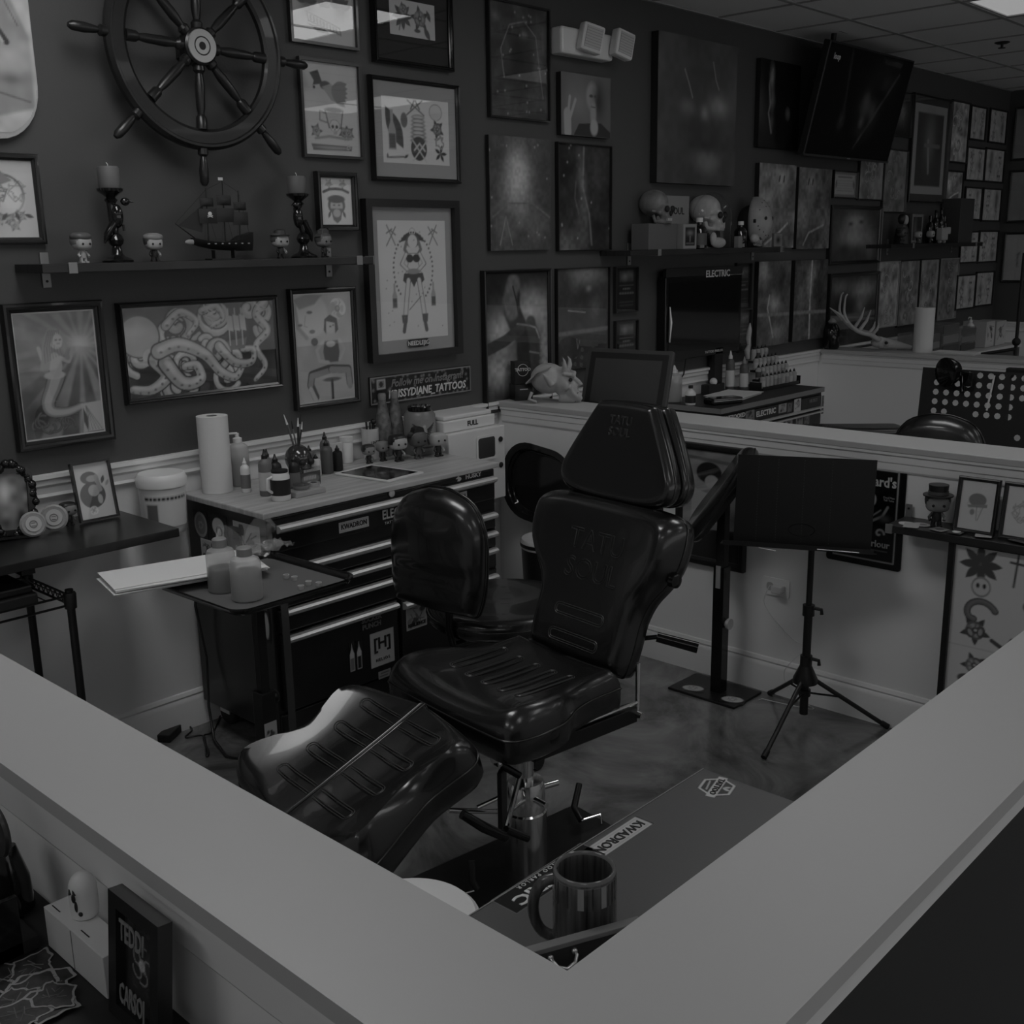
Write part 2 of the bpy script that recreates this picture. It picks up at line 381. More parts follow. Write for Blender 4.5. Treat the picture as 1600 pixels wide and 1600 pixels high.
def wallpic(name, label, tl, br, paint, bw=.02, d=.022, cat='picture', **k):
    a, b = rect_on(ony, D, tl, br, d); w, h = abs(b.x-a.x), abs(a.z-b.z); c = Vector(((a.x+b.x)/2, D-.0015, (a.z+b.z)/2))
    k.setdefault('cell', cellsize(c)); return picture(name, label, cat, w, h, bw, d, paint, tuple(c), 0, **k)
R_ = random.Random(7)
# ---- drawing vocabulary
def rose(a, x, y, r, g=.08, petals=7, seed=0):
    rr = random.Random(seed)
    for k in range(petals):
        t = k*2*PI/petals+rr.random(); a.ell(x+.55*r*math.cos(t), y+.55*r*math.sin(t), .55*r, .38*r, g*(1+rr.random()*2.5), rot=t+PI/2)
        a.ell(x+.5*r*math.cos(t), y+.5*r*math.sin(t), .35*r, .2*r, .35, rot=t+PI/2, a=.7)
    a.ell(x, y, .3*r, .3*r, g); a.ell(x+.04*r, y+.03*r, .15*r, .13*r, .4)
def leaf(a, x, y, L, t, g=.1):
    c, s = math.cos(t), math.sin(t); n = 6; P = [(x+c*L*i/n-s*.2*L*math.sin(PI*i/n), y+s*L*i/n+c*.2*L*math.sin(PI*i/n)) for i in range(n+1)]
    P += [(x+c*L*i/n+s*.2*L*math.sin(PI*i/n), y+s*L*i/n-c*.2*L*math.sin(PI*i/n)) for i in range(n, -1, -1)]
    a.poly(P, g)
def sprig(a, x, y, r, seed=0, g=.09):
    for k in range(5): leaf(a, x, y, r*1.5, k*2*PI/5+seed, g)
    rose(a, x, y, r, g, seed=seed)
def curl(a, x, y, r, t0, turns, w, g, dark=.06, sgn=1):
    P = [(x+r*(1-.75*k/24)*math.cos(t0+sgn*turns*2*PI*k/24), y+r*(1-.75*k/24)*math.sin(t0+sgn*turns*2*PI*k/24)) for k in range(25)]
    a.line(P, w*1.5, dark); a.line(P, w, g); a.line([(u+w*.15, v+w*.15) for u, v in P], w*.35, min(.7, g*1.35), soft=w*.4)
def bottle2(a, x, y, h, g=.1):
    a.poly([(x-.13*h, y), (x+.13*h, y), (x+.13*h, y+.5*h), (x+.05*h, y+.7*h), (x+.05*h, y+h), (x-.05*h, y+h), (x-.05*h, y+.7*h), (x-.13*h, y+.5*h)], .35)
    a.poly([(x-.11*h, y+.04*h), (x+.11*h, y+.04*h), (x+.11*h, y+.4*h), (x-.11*h, y+.4*h)], g)
def dagger(a, x, y, L, t, g=.08):
    c, s = math.cos(t), math.sin(t); a.line([(x-c*L/2, y-s*L/2), (x+c*L/2, y+s*L/2)], L*.06, g); q = .2
    a.line([(x+c*L*q-s*L*.18, y+s*L*q+c*L*.18), (x+c*L*q+s*L*.18, y+s*L*q-c*L*.18)], L*.07, g)
def scribble(a, x, y, r, seed, g=.12, n=7, w=.012):
    rr = random.Random(seed); P = []
    for k in range(n*4): t = k/4*2.1+rr.random(); q = r*(.35+.65*rr.random()); P.append((x+q*math.cos(t), y+q*math.sin(t)))
    a.line(P, w, g, a=.8)
def skull2(a, x, y, r, g=.45):
    a.ell(x, y, r, r*.95, .12); a.ell(x, y, r*.93, r*.88, g); a.poly([(x-.5*r, y-.6*r), (x+.5*r, y-.6*r), (x+.4*r, y-1.3*r), (x-.4*r, y-1.3*r)], g)
    for s in (-1, 1): a.ell(x+s*.4*r, y-.15*r, .27*r, .27*r, .05)
    a.poly([(x-.12*r, y-.65*r), (x+.12*r, y-.65*r), (x, y-.35*r)], .05)
    for k in range(-2, 3): a.line([(x+k*.16*r, y-.85*r), (x+k*.15*r, y-1.25*r)], r*.05, .08)
def crom2(P, n):
    out = []; Q = [P[0]]+list(P)+[P[-1]]
    for i in range(1, len(Q)-2):
        for k in range(n):
            t = k/n; out.append(tuple(.5*((2*b)+(-a_+c)*t+(2*a_-5*b+4*c-d)*t*t+(-a_+3*b-3*c+d)*t**3) for a_, b, c, d in zip(Q[i-1], Q[i], Q[i+1], Q[i+2])))
    return out+[P[-1]]
# ---- individual prints
def p_heart(a):
    a.C[:] = .48; a.noise(.08, 5, 3); h = a.a
    a.ell(.62, h*.55, .26, .25, .1); a.ell(.62, h*.55, .235, .225, .5); a.ell(.72, h*.5, .13, .15, .62, soft=.1)
    scribble(a, .5, h*.58, .2, 4, .1, 9, .02); scribble(a, .8, h*.6, .13, 5, .15, 6)
    a.poly([(.5, h*.75), (.58, h*.9), (.68, h*.8), (.75, h*.74), (.6, h*.68)], .2)
    for k, (x, y) in enumerate(((.55, .24), (.68, .22), (.8, .28), (.72, .16))): sprig(a, x, y*h, .055, k, .15)
    for k in range(7): leaf(a, .25+.1*k, h*(.3+.02*(k % 3)), .12, k, .06)
def p_mermaid(a):
    h = a.a; a.C[:] = .13; a.glow(.3, h*.8, .5, h*.35, .22); a.noise(.25, 7, 8)
    cx, cy = .80, h*.72
    for k in range(18):
        t = k*2*PI/18+.1; L = 1.6; wd = .05 if k % 2 else .1
        a.poly([(cx, cy), (cx+L*math.cos(t-wd), cy+L*math.sin(t-wd)), (cx+L*math.cos(t+wd), cy+L*math.sin(t+wd))], .34, a=.75 if cx+math.cos(t)*.3 > .55 else .25, soft=.03)
    a.glow(cx, cy, .17, .17, .5); a.glow(.2, h*.2, .35, h*.15, .05); a.noise(.12, 14, 2)
    for k in range(8): curl(a, .15+.06*k, h*(.10+.02*(k % 3)), .12, k, .6, .02, .12)
    # tail
    T1 = crom2([(.46, h*.49), (.40, h*.40), (.32, h*.29), (.36, h*.215), (.55, h*.20), (.74, h*.235)], 6)
    for wd, g in ((.20, .05), (.18, .24), (.10, .40)):
        for q in range(len(T1)-1): a.line(T1[q:q+2], wd*(1.05-.7*q/len(T1)), g, soft=.02)
    a.poly([(.72, h*.25), (.98, h*.26), (.99, h*.02), (.72, h*.015), (.74, h*.12)], .45); a.poly([(.74, h*.22), (.8, h*.13), (.78, h*.02), (.74, h*.1)], .1)
    for k in range(5): a.line([(.78, h*.23), (.8+.04*k, h*.03)], .008, .2)
    # torso, arms, head, hair
    a.ell(.44, h*.50, .13, .05, .45); a.ell(.46, h*.58, .085, .10*h, .42); a.line([(.5, h*.64), (.63, h*.60), (.70, h*.70)], .05, .42); a.line([(.42, h*.64), (.32, h*.6), (.28, h*.72)], .045, .42)
    a.ell(.50, h*.77, .085, .10, .5); a.line([(.45, h*.84), (.38, h*.76), (.36, h*.64), (.33, h*.56)], .11, .3); a.line([(.56, h*.83), (.6, h*.73), (.62, h*.63)], .06, .3)
    for k in range(7): a.line([(.42+.02*k, h*.85), (.35+.03*k, h*.72), (.34+.035*k, h*(.6+.01*k))], .008, .1, a=.7)
    a.ell(.52, h*.77, .06, .075, .5); a.ell(.5, h*.775, .014, .008, .05); a.ell(.55, h*.775, .014, .008, .05); a.line([(.51, h*.745), (.54, h*.745)], .008, .1)
    a.border(.022, .55)
def p_octopus(a):
    h = a.a; a.C[:] = .05; a.noise(.5, 12, 5); rr = random.Random(3)
    for k in range(26):
        curl(a, .05+rr.random()*.9, h*(.06+.88*rr.random()), .05+.08*rr.random(), rr.random()*6, .9+.4*rr.random(), .028+.02*rr.random(), .28+.15*rr.random(), .03, rr.choice((-1, 1)))
    a.ell(.09, h*.68, .13, h*.24, .05); a.ell(.09, h*.68, .12, h*.225, .33); a.glow(.06, h*.74, .08, h*.12, .48); a.ell(.15, h*.44, .05, h*.1, .45); a.ell(.155, h*.44, .022, h*.06, .04)
    for P, w0 in (([(.18, h*.40), (.24, h*.22), (.14, h*.08), (.02, h*.10)], .085), ([(.24, h*.36), (.34, h*.12), (.46, h*.14), (.44, h*.30), (.36, h*.30)], .085), ([(.20, h*.50), (.34, h*.56), (.50, h*.42), (.60, h*.20), (.70, h*.12), (.76, h*.26)], .08), ([(.94, h*.98), (.88, h*.84), (.95, h*.64), (.86, h*.46), (.92, h*.22), (.84, h*.06)], .06), ([(.26, h*.78), (.36, h*.92), (.46, h*.80), (.40, h*.66)], .05), ([(.50, h*.92), (.60, h*.96), (.64, h*.82), (.56, h*.74)], .04), ([(.60, h*.50), (.70, h*.30), (.82, h*.28), (.84, h*.42), (.76, h*.44)], .055)):
        Q = crom2(P, 8); n_ = len(Q); 
        for wd, g in ((w0*1.25, .03), (w0, .33)):
            for q in range(n_-1): a.line(Q[q:q+2], wd*(1-.6*q/n_), g)
        for q in range(n_-1): a.line([(x+.006, y+.010) for x, y in Q[q:q+2]], w0*.32*(1-.6*q/n_), .50, soft=.02)
        for q in range(2, n_-1, 3): a.ell(Q[q][0]-.008, Q[q][1]-.014, .009*(1.2-.6*q/n_), .007, .12)
    # small sailing ship seized by the tentacles
    a.poly([(.66, h*.55), (.80, h*.58), (.78, h*.45), (.68, h*.44)], .12)
    for k in range(3): a.line([(.68+.045*k, h*.5), (.68+.045*k, h*.93)], .006, .5); a.poly([(.665+.045*k, h*.86), (.705+.045*k, h*.84), (.71+.045*k, h*.66), (.67+.045*k, h*.68)], .42)
    for k in range(4): a.line([(.52+.35*(k % 2), h*.98), (.55+.35*(k % 2)+.02*k, h*.9), (.53+.35*(k % 2), h*.86), (.58+.33*(k % 2)+.01*k, h*.78)], .006, .5)
    a.noise(.12, 22, 2)
def p_seated(a):
    h = a.a; a.C[:] = .40; a.noise(.1, 5, 8)
    a.ell(.30, h*.80, .28, .30, .5, soft=.05); a.poly([(0, h*.95), (.25, h), (.5, h*.98), (.36, h*.9), (.1, h*.86)], .22, soft=.03); a.line([(.02, h*.9), (.06, h*.7), (.2, h*.6)], .06, .25, soft=.03)
    a.ell(.27, h*.83, .05, .022, .1); a.ell(.1, h*.72, .04, .02, .1); a.ell(.30, h*.655, .05, .028, .15); a.line([(.20, h*.8), (.17, h*.71), (.22, h*.70)], .01, .25)
    rose(a, .76, h*.85, .16, .25, 9, 3); a.ell(.33, h*.56, .06, .055, .06)
    # sitting figure
    a.ell(.62, h*.685, .075, .09, .48); a.poly([(.50, h*.66), (.52, h*.76), (.62, h*.80), (.74, h*.76), (.76, h*.66), (.70, h*.62), (.70, h*.72), (.55, h*.74), (.54, h*.62)], .05)
    a.poly([(.50, h*.56), (.74, h*.56), (.76, h*.45), (.73, h*.36), (.50, h*.36), (.47, h*.46)], .13); a.ell(.61, h*.53, .08, .045, .5)
    a.line([(.48, h*.56), (.36, h*.48), (.40, h*.38), (.55, h*.36)], .05, .46); a.line([(.77, h*.56), (.85, h*.47), (.76, h*.38)], .05, .46)
    a.line([(.55, h*.30), (.25, h*.26), (.22, h*.17), (.3, h*.05)], .12, .08); a.line([(.55, h*.28), (.25, h*.25), (.22, h*.17)], .085, .26); a.line([(.6, h*.30), (.9, h*.28), (.92, h*.15)], .12, .08); a.line([(.6, h*.29), (.9, h*.27), (.92, h*.12)], .09, .28)
    a.line([(.22, h*.13), (.30, h*.02)], .07, .45); a.ell(.6, h*.2, .16, .03, .12); a.line([(.6, h*.19), (.6, h*.02)], .045, .06)
    a.ell(.62, h*.69, .02, .012, .05); a.ell(.67, h*.70, .015, .01, .05)
    a.border(.02, .5)
def p_banner(a):
    h = a.a; a.C[:] = .56; a.noise(.04, 4, 2)
    for x, s in ((.25, 1), (.78, -1)):
        for k in range(7): leaf(a, x, h*.42, .18, PI/2+s*(k-3)*.45, .12)
        a.glow(x, h*.45, .12, .16, .13, a=.8)
    a.poly([(.38, h*.55), (.45, h*.4), (.6, h*.4), (.66, h*.55)], .3); a.poly([(.24, h*.33), (.76, h*.20), (.78, h*.11), (.26, h*.22)], .12); a.poly([(.25, h*.32), (.75, h*.19), (.77, h*.12), (.27, h*.23)], .42)
    a.poly([(.24, h*.2), (.40, h*.12), (.60, h*.11), (.5, h*.17)], .15)
    for k in range(9): a.line([(.3+.05*k, h*(.285-.0125*k*1.0)), (.305+.05*k, h*(.235-.0125*k*1.0))], .012, .12)
def p_mugskull(a):
    h = a.a; a.C[:] = .50; a.noise(.04, 4, 6)
    a.poly([(.15, h*.88), (.30, h*.92), (.36, h*.80), (.40, h*.78), (.2, h*.75), (.22, h*.8)], .08); a.ell(.42, h*.76, .1, .06, .1); a.poly([(.36, h*.74), (.52, h*.6), (.68, h*.58), (.66, h*.74), (.5, h*.78)], .33)
    for k in range(6): leaf(a, .52, h*(.74-.01*k), .3, .25-.18*k, .22)
    a.ell(.22, h*.73, .02, .02, .05)
    for k in range(3): sprig(a, .22+.5*(k > 0)+.08*(k > 1), h*.26, .075, k, .1)
    a.poly([(.38, h*.50), (.72, h*.50), (.67, h*.30), (.44, h*.30)], .12); a.poly([(.40, h*.495), (.70, h*.495), (.65, h*.31), (.46, h*.31)], .46); a.ell(.55, h*.5, .16, .035, .12); a.line([(.4, h*.46), (.3, h*.48), (.29, h*.38), (.42, h*.36)], .02, .2)
    skull2(a, .55, h*.33, .09, .52); a.line([(.2, h*.18), (.45, h*.21), (.75, h*.19), (.85, h*.2)], .035, .28)
    a.poly([(.12, h*.12), (.85, h*.11), (.84, h*.06), (.15, h*.05)], .14); a.ell(.5, h*.085, .3, .02, .3); curl(a, .78, h*.085, .04, 0, 1, .012, .4)
def p_roses(a):
    h = a.a; a.C[:] = .55; a.noise(.04, 4, 1)
    for k in range(8): leaf(a, .28, h*.55, .22, k*.8, .1)
    a.line([(.2, h*.15), (.3, h*.8)], .02, .12); rose(a, .30, h*.72, .1, .1, 6, 2); sprig(a, .66, h*.55, .14, 3, .08); leaf(a, .9, h*.5, .2, 2, .1); leaf(a, .75, h*.35, .25, -1, .1); a.ell(.6, h*.2, .07, .03, .1)
def p_flash(a):
    h = a.a; a.C[:] = .60; a.noise(.03, 4, 1)
    leaf(a, .05, h*.85, .5, -1.05, .08); dagger(a, .48, h*.86, .28, .6, .15); dagger(a, .5, h*.86, .28, 2.6, .15); a.ell(.80, h*.82, .10, .09, .25); a.ell(.80, h*.82, .09, .08, .55); a.poly([(.71, h*.8), (.89, h*.8), (.80, h*.66)], .5)
    sprig(a, .82, h*.56, .075, 2, .06); a.ell(.32, h*.66, .05, .08, .15); bottle2(a, .14, h*.2, .42, .1)
    for k in range(7): a.ell(.53, h*(.72-.06*k), .095+.004*k, .028, .15); a.ell(.53, h*(.722-.06*k), .085, .017, .5)
    a.ell(.53, h*.24, .12, .13, .07); dagger(a, .54, h*.2, .3, .8, .5); dagger(a, .54, h*.2, .3, 2.3, .5)
    for k in range(5): leaf(a, .86, h*.18, .1, k*1.3, .05); scribble(a, .84, h*.36, .09, 9, .25, 4)
    a.line([(.08, h*.08), (.3, h*.1)], .02, .2); leaf(a, .3, h*.08, .08, .5, .08); leaf(a, .06, h*.06, .06, 1.5, .08)
def p_tiny(a):
    h = a.a; a.C[:] = .58; a.noise(.03, 4, 1)
    for s in (-1, 1): sprig(a, .5+s*.22, h*.88, .09, 1, .2)
    a.line([(.1, h*.7), (.3, h*.76), (.5, h*.77), (.7, h*.76), (.9, h*.7)], .07, .05); a.ell(.5, h*.42, .28, .24, .1); a.ell(.5, h*.40, .2, .2, .42); a.ell(.5, h*.55, .28, .1, .06)
    a.poly([(.3, h*.35), (.7, h*.35), (.62, h*.1), (.5, h*.03), (.38, h*.1)], .12); a.ell(.5, h*.25, .12, .1, .4)
    for s in (-1, 1): a.ell(.5+s*.08, h*.42, .035, .02, .05); leaf(a, .5+s*.2, h*.3, .2, -PI/2+s*.4, .08)
def p_pinup(a):
    h = a.a; a.C[:] = .60; a.noise(.02, 4, 1)
    for s in (-1, 1): dagger(a, .5+s*.31, h*.88, .24, PI/2-s*.5, .2); dagger(a, .5+s*.31, h*.87, .24, PI/2+s*.6, .2); bottle2(a, .5+s*.29, h*.27, .27, .12)
    for k in range(36):
        t = -2.5+5*k/36+PI/2; a.ell(.5+.29*math.cos(t), h*.60+.38*math.sin(t), .013, .013, .15)
    a.poly([(.31, h*.82), (.38, h*.88), (.5, h*.92), (.62, h*.88), (.69, h*.82), (.5, h*.85)], .08); skull2(a, .5, h*.905, .045, .6); a.ell(.5, h*.83, .1, .075, .12); a.ell(.5, h*.825, .07, .075, .62)
    a.line([(.41, h*.82), (.38, h*.76), (.42, h*.72)], .04, .2); a.line([(.59, h*.82), (.62, h*.76), (.58, h*.72)], .04, .2)
    a.poly([(.40, h*.73), (.60, h*.73), (.58, h*.64), (.63, h*.54), (.37, h*.54), (.42, h*.64)], .14); a.poly([(.405, h*.725), (.595, h*.725), (.572, h*.64), (.62, h*.545), (.38, h*.545), (.428, h*.64)], .6)
    for s in (-1, 1): a.ell(.5+s*.05, h*.685, .055, .045, .06); a.line([(.5+s*.1, h*.72), (.5+s*.17, h*.64), (.5+s*.06, h*.575)], .05, .15); a.line([(.5+s*.1, h*.72), (.5+s*.165, h*.64), (.5+s*.06, h*.575)], .036, .6)
    a.poly([(.36, h*.56), (.64, h*.56), (.66, h*.5), (.58, h*.45), (.54, h*.49), (.5, h*.44), (.46, h*.49), (.42, h*.45), (.34, h*.5)], .09); a.ell(.5, h*.575, .1, .03, .3)
    for s in (-1, 1):
        a.line([(.5+s*.08, h*.5), (.5+s*.12, h*.32), (.5+s*.15, h*.16)], .07, .15); a.line([(.5+s*.08, h*.5), (.5+s*.12, h*.32), (.5+s*.15, h*.16)], .052, .6)
        a.poly([(.5+s*.11, h*.21), (.5+s*.20, h*.21), (.5+s*.19, h*.14), (.5+s*.12, h*.14)], .1); a.line([(.5+s*.15, h*.14), (.5+s*.17, h*.07)], .05, .1)
    a.line([(.42, h*.25), (.6, h*.36)], .012, .2)
    for k in range(24): a.ell(.06+.88*R_.random(), h*(.05+.9*R_.random()), .007, .007, .2)
# plain stand-ins: tonal studies with the greys of the photographed pictures
def tone(base, blobs, seed=1, amp=.3, cells=8, stars=0, sg=.4, lines=()):
    def f(a):
        h = a.a; a.C[:] = base
        a.noise(amp, cells, seed)
        for x, y, rx, ry, g, al, *r in blobs: a.glow(x, y*h, rx, ry*h, g, al, r[0] if r else 0)
        for P, wd, g, sf in lines: a.line([(x, y*h) for x, y in P], wd, g, soft=sf)
        a.noise(amp*.5, cells*3, seed+5)
        rr = random.Random(seed)
        for k in range(stars): a.glow(rr.random(), rr.random()*h, .012, .012, sg)
        a.C = a.C*1.5
    return f
p_night = tone(.045, [(.12, .87, .07, .05, .13, .8), (.5, .55, .32, .26, .012, .95), (.3, .6, .06, .12, .06, .8), (.6, .75, .05, .03, .2, .7), (.85, .55, .1, .3, .1, .6), (.5, .1, .5, .05, .06, .5)], 3, .5, 9, 26, .25, [([(.25, .35), (.2, .6), (.35, .82), (.6, .87), (.8, .75), (.85, .5), (.92, .2)], .014, .15, .01)])
p_pale = tone(.05, [(.45, .62, .22, .24, .30, .95), (.42, .75, .14, .1, .3, .8), (.5, .35, .12, .1, .16, .6), (.2, .2, .16, .14, .09, .7), (.75, .2, .16, .14, .1, .7), (.1, .8, .2, .2, .035, .8), (.9, .7, .2, .3, .035, .8)], 5, .35, 10, 14, .18, [([(.05, .3), (.3, .42), (.7, .42), (.98, .3)], .02, .1, .02), ([(.15, .05), (.25, .3), (.35, .05)], .015, .13, .01)])
p_streak = tone(.02, [(.48, .55, .07, .4, .12, .9, .12), (.15, .05, .25, .15, .13, .8), (.75, .75, .2, .2, .05, .8), (.45, .2, .12, .3, .08, .7)], 8, .6, 7, 12, .3, [([(.5, .98), (.48, .6), (.6, .35), (.65, .05)], .02, .16, .03), ([(.35, .65), (.33, .5), (.4, .35)], .015, .1, .03)])
def p_peace(a):
    h = a.a; a.C[:] = .11; a.glow(.35, h*.6, .3, h*.35, .17); a.noise(.1, 5, 2)
    a.poly([(.25, h*.02), (.35, h*.2), (.55, h*.22), (.8, h*.24), (1, h*.1), (1, 0), (.25, 0)], .025); a.ell(.62, h*.66, .12, .17, .25, soft=.05); a.glow(.75, h*.6, .12, h*.3, .03); a.ell(.64, h*.38, .06, .15, .25, soft=.04); a.ell(.66, h*.16, .08, .1, .3, soft=.03)
    a.line([(.13, h*.05), (.12, h*.35)], .14, .3, soft=.02); a.line([(.13, h*.3), (.17, h*.62)], .045, .3, soft=.01); a.line([(.18, h*.3), (.28, h*.58)], .045, .3, soft=.01); a.ell(.6, h*.67, .04, .02, .06); a.ell(.69, h*.67, .035, .02, .06); a.line([(.6, h*.5), (.68, h*.49)], .015, .08)
p_canvas = tone(.055, [(.38, .66, .05, .16, .06, .6), (.5, .5, .35, .35, .028, .8), (.58, .50, .05, .045, .17, .9), (.76, .56, .12, .07, .16, .95), (.35, .53, .1, .06, .10, .9), (.60, .16, .17, .08, .15, .95), (.62, .28, .2, .05, .025, .8), (.4, .1, .2, .2, .03, .6)], 2, .25, 6, 0, .2, [([(.32, .78), (.38, .68), (.42, .6)], .01, .17, .012), ([(.68, .86), (.72, .74), (.76, .68)], .01, .16, .012)])
p_armor = tone(.012, [(.75, .72, .28, .14, .33, .95), (.25, .55, .2, .15, .33, .95), (.25, .27, .28, .13, .33, .95), (.95, .35, .08, .3, .3, .8)], 4, .5, 7, 0, .2, [([(.42, .84), (.42, .72), (.5, .62), (.62, .5), (.62, .3), (.56, .1)], .26, .02, .03), ([(.45, .92), (.38, .8), (.42, .72)], .2, .10, .04), ([(.05, .45), (.3, .5), (.55, .58)], .13, .035, .02), ([(.72, .62), (.78, .45), (.78, .25)], .16, .045, .03), ([(.44, .9), (.5, .78), (.52, .7)], .02, .015, .01), ([(.7, .6), (.8, .58), (.86, .5)], .02, .2, .01), ([(.7, .4), (.85, .38)], .02, .16, .01), ([(.5, .62), (.7, .6)], .02, .13, .01)])
p_hall = tone(.05, [(.55, .93, .3, .1, .2, .8), (.6, .72, .22, .1, .02, .9), (.62, .5, .12, .25, .05, .8), (.15, .75, .12, .3, .035, .8), (.75, .6, .1, .1, .14, .6), (.5, .2, .4, .1, .03, .8), (.62, .8, .05, .03, .25, .8)], 9, .3, 8, 0, .2, [([(.02, .36), (.98, .38)], .05, .13, .02), ([(.22, .59), (.55, .56)], .012, .25, .01), ([(.38, .3), (.4, .2), (.44, .28)], .01, .2, .01)])
def portrait(seed, base=.1, gface=.25, x=.5):
    rr = random.Random(seed)
    return tone(base, [(x, .8, .13, .12, gface, .95), (x+.03, .62, .1, .1, gface*.7, .8), (x, .35, .22, .2, gface*.45, .9), (x-.1, .5, .08, .12, gface*.3, .7), (.15, .3+.3*rr.random(), .15, .25, base*2.1, .7), (.9, .7, .15, .2, base*.4, .8), (x, .12, .3, .12, base*.3, .8)], seed, .5, 7, 0, .3, [([(x-.05, .86), (x-.07, .8)], .03, .03, .02), ([(x+.07, .86), (x+.06, .8)], .03, .03, .02), ([(.2, .05), (x, .2), (.8, .3)], .03, base*2.2, .02)])
def busy(seed, g=.36, dark=.07, n=9):
    def f(a):
        rr = random.Random(seed); h = a.a; a.C[:] = g; a.noise(.25, 5, seed)
        for k in range(n*2): a.glow(.1+.8*rr.random(), h*(.06+.88*rr.random()), .05+.09*rr.random(), .04+.12*rr.random(), rr.choice((dark, dark*2, g*.5)), .75)
        for k in range(n): curl(a, .2+.6*rr.random(), h*(.1+.8*rr.random()), .08+.12*rr.random(), rr.random()*6, .5+.6*rr.random(), .03, g*(.5+rr.random()*.9), dark)
        a.noise(.25, 12, seed+3)
    return f
def flashgrid(seed, g=.42, dark=.12):
    def f(a):
        rr = random.Random(seed); h = a.a; a.C[:] = g
        for j in range(3):
            for i in range(2):
                x, y = .27+.46*i+.06*rr.random(), h*(.2+.3*j); 
                rr.choice((lambda: sprig(a, x, y, .08, seed+j, dark), lambda: dagger(a, x, y, .3, 1.3, dark), lambda: skull2(a, x, y, .1, g), lambda: scribble(a, x, y, .13, seed*3+i+j, dark, 4, .03), lambda: a.glow(x, y, .1, .13, dark, .9)))()
        a.noise(.2, 12, seed)
    return f
def p_cert(a):
    h = a.a; a.C[:] = .40; a.border(.06, .2); a.line([(.2, h*.8), (.8, h*.8)], .03, .15)
    for k in range(5): a.line([(.15, h*(.65-.1*k)), (.85, h*(.65-.1*k))], .012, .25)
    leaf(a, .1, h*.3, .2, 1.4, .15); leaf(a, .9, h*.3, .2, 1.7, .15)
def p_plaque(a):
    h = a.a; a.C[:] = .008
    a.poly([(.2, h*.68), (.85, h*.68), (.85, h*.93), (.2, h*.93)], .06); a.glow(.45, h*.8, .15, .1, .2); a.glow(.7, h*.83, .12, .08, .16); a.noise(.3, 9, 2)
    a.line([(.2, h*.60), (.85, h*.60)], .02, .12)
    for k, (x0, x1, y) in enumerate(((.38, .68, .52), (.22, .84, .42))): a.line([(x0, h*y), (x1, h*y)], .055, .15); 
    for k in range(5): a.line([(.3+.12*k, h*.56), (.3+.12*k, h*.38)], .02, .01)
    a.line([(.2, h*.22), (.85, h*.22)], .015, .1); a.line([(.2, h*.14), (.85, h*.14)], .015, .1)
# ---- the wall, left to right
a0 = ony(0, 237, D-.02); b0 = ony(58, 242, D-.02); b1 = ony(75, 380, D-.02)
picture('framed_print', 'black framed heart and flower drawing cut by the left edge, above the mermaid', 'picture', .30, b0.z-b1.z+.005, .021, .022, p_heart, (b1.x-.15, D-.0015, (b0.z+b1.z)/2), cell=.0035)
wallpic('framed_print', 'black framed drawing of a mermaid with a starburst of light behind her', (3, 476), (183, 686), p_mermaid, .029, .03)
wallpic('framed_print', 'wide black framed drawing of an octopus wrapping its arms round a sailing ship', (184, 474), (444, 604), p_octopus, .019, .026, style=2)
wallpic('framed_print', 'black framed drawing of a woman sitting cross-legged with a big face and rose behind', (453, 452), (565, 628), p_seated, .020, .026)
a6 = ony(456, 66, D-.02); b6 = ony(562, 78, D-.02)
picture('framed_print', 'thin black framed banner drawing cut by the top edge, right of the ship wheel', 'picture', b6.x-a6.x, .34, .011, .02, p_banner, ((a6.x+b6.x)/2, D-.0015, (a6.z+b6.z)/2+.17), cell=.0035, style=1)
wallpic('framed_print', 'grey framed drawing of a bird above a skull shaped mug, right of the ship wheel', (467, 87), (570, 250), p_mugskull, .011, .02, style=1, fm=FR_DK)
a8 = ony(588, 97, D-.03); b8 = ony(710, 111, D-.03)
picture('framed_print', 'glossy black frame with wide black mat round a rose drawing, at the top edge', 'picture', b8.x-a8.x, .36, .018, .035, p_roses, ((a8.x+b8.x)/2, D-.0015, (a8.z+b8.z)/2+.18), cell=.003, matw=(.073, .095), matm=mat('black_mat_board', .012, .7), fm=BLKG)
wallpic('framed_print', 'square black frame with grey mat and many small tattoo drawings', (580, 115), (723, 287), p_flash, .017, .03, matw=(.042, .055), style=2)
t = wallpic('framed_print', 'small black frame with a bearded head drawing, right of the right candle', (496, 267), (563, 360), p_tiny, .022, .03)
obj('ledge', G().box((.005, -.02, -.105), (.15, .04, .006)), FR_DK, t)
t = wallpic('framed_print', 'large black frame with grey mat and a drawing of a woman in a pirate hat', (571, 310), (724, 552), p_pinup, .031, .036, matw=(.040, .052), style=1)
t.children[-1].scale = (1, 1, 1)
zz = -.263
obj("badge", G().prism(rrect(.125, .034, .015), 0, .002, T(.01, -.0165, zz) @ FRONT), INKK, t)
text('NEEDLEJIG', .026, INKW, t, T(.01, -.0195, zz) @ FRONT, bold=.0006, name='badge_lettering')
wallpic('framed_print', 'thin black framed dark print with a starry sky, beside the emergency light', (763, -6), (861, 192), p_night, .008, .022, style=1)
wallpic('canvas_print', 'dark print with a pale oval shape, directly below the starry sky print', (763, 210), (860, 390), p_pale, 0, .022, glass=False)
wallpic('canvas_print', 'small canvas of a long-haired person in dark clothes raising two fingers', (876, 111), (953, 217), p_peace, 0, .03, glass=False)
wallpic('framed_print', 'thin black framed dark print with pale vertical streaks of light', (872, 221), (956, 391), p_streak, .005, .022, style=1)
wallpic('canvas_print', 'largest grey canvas, blurred pale patches on dark, above the skull shelf', (1029, 47), (1146, 291), p_canvas, 0, .045, glass=False)
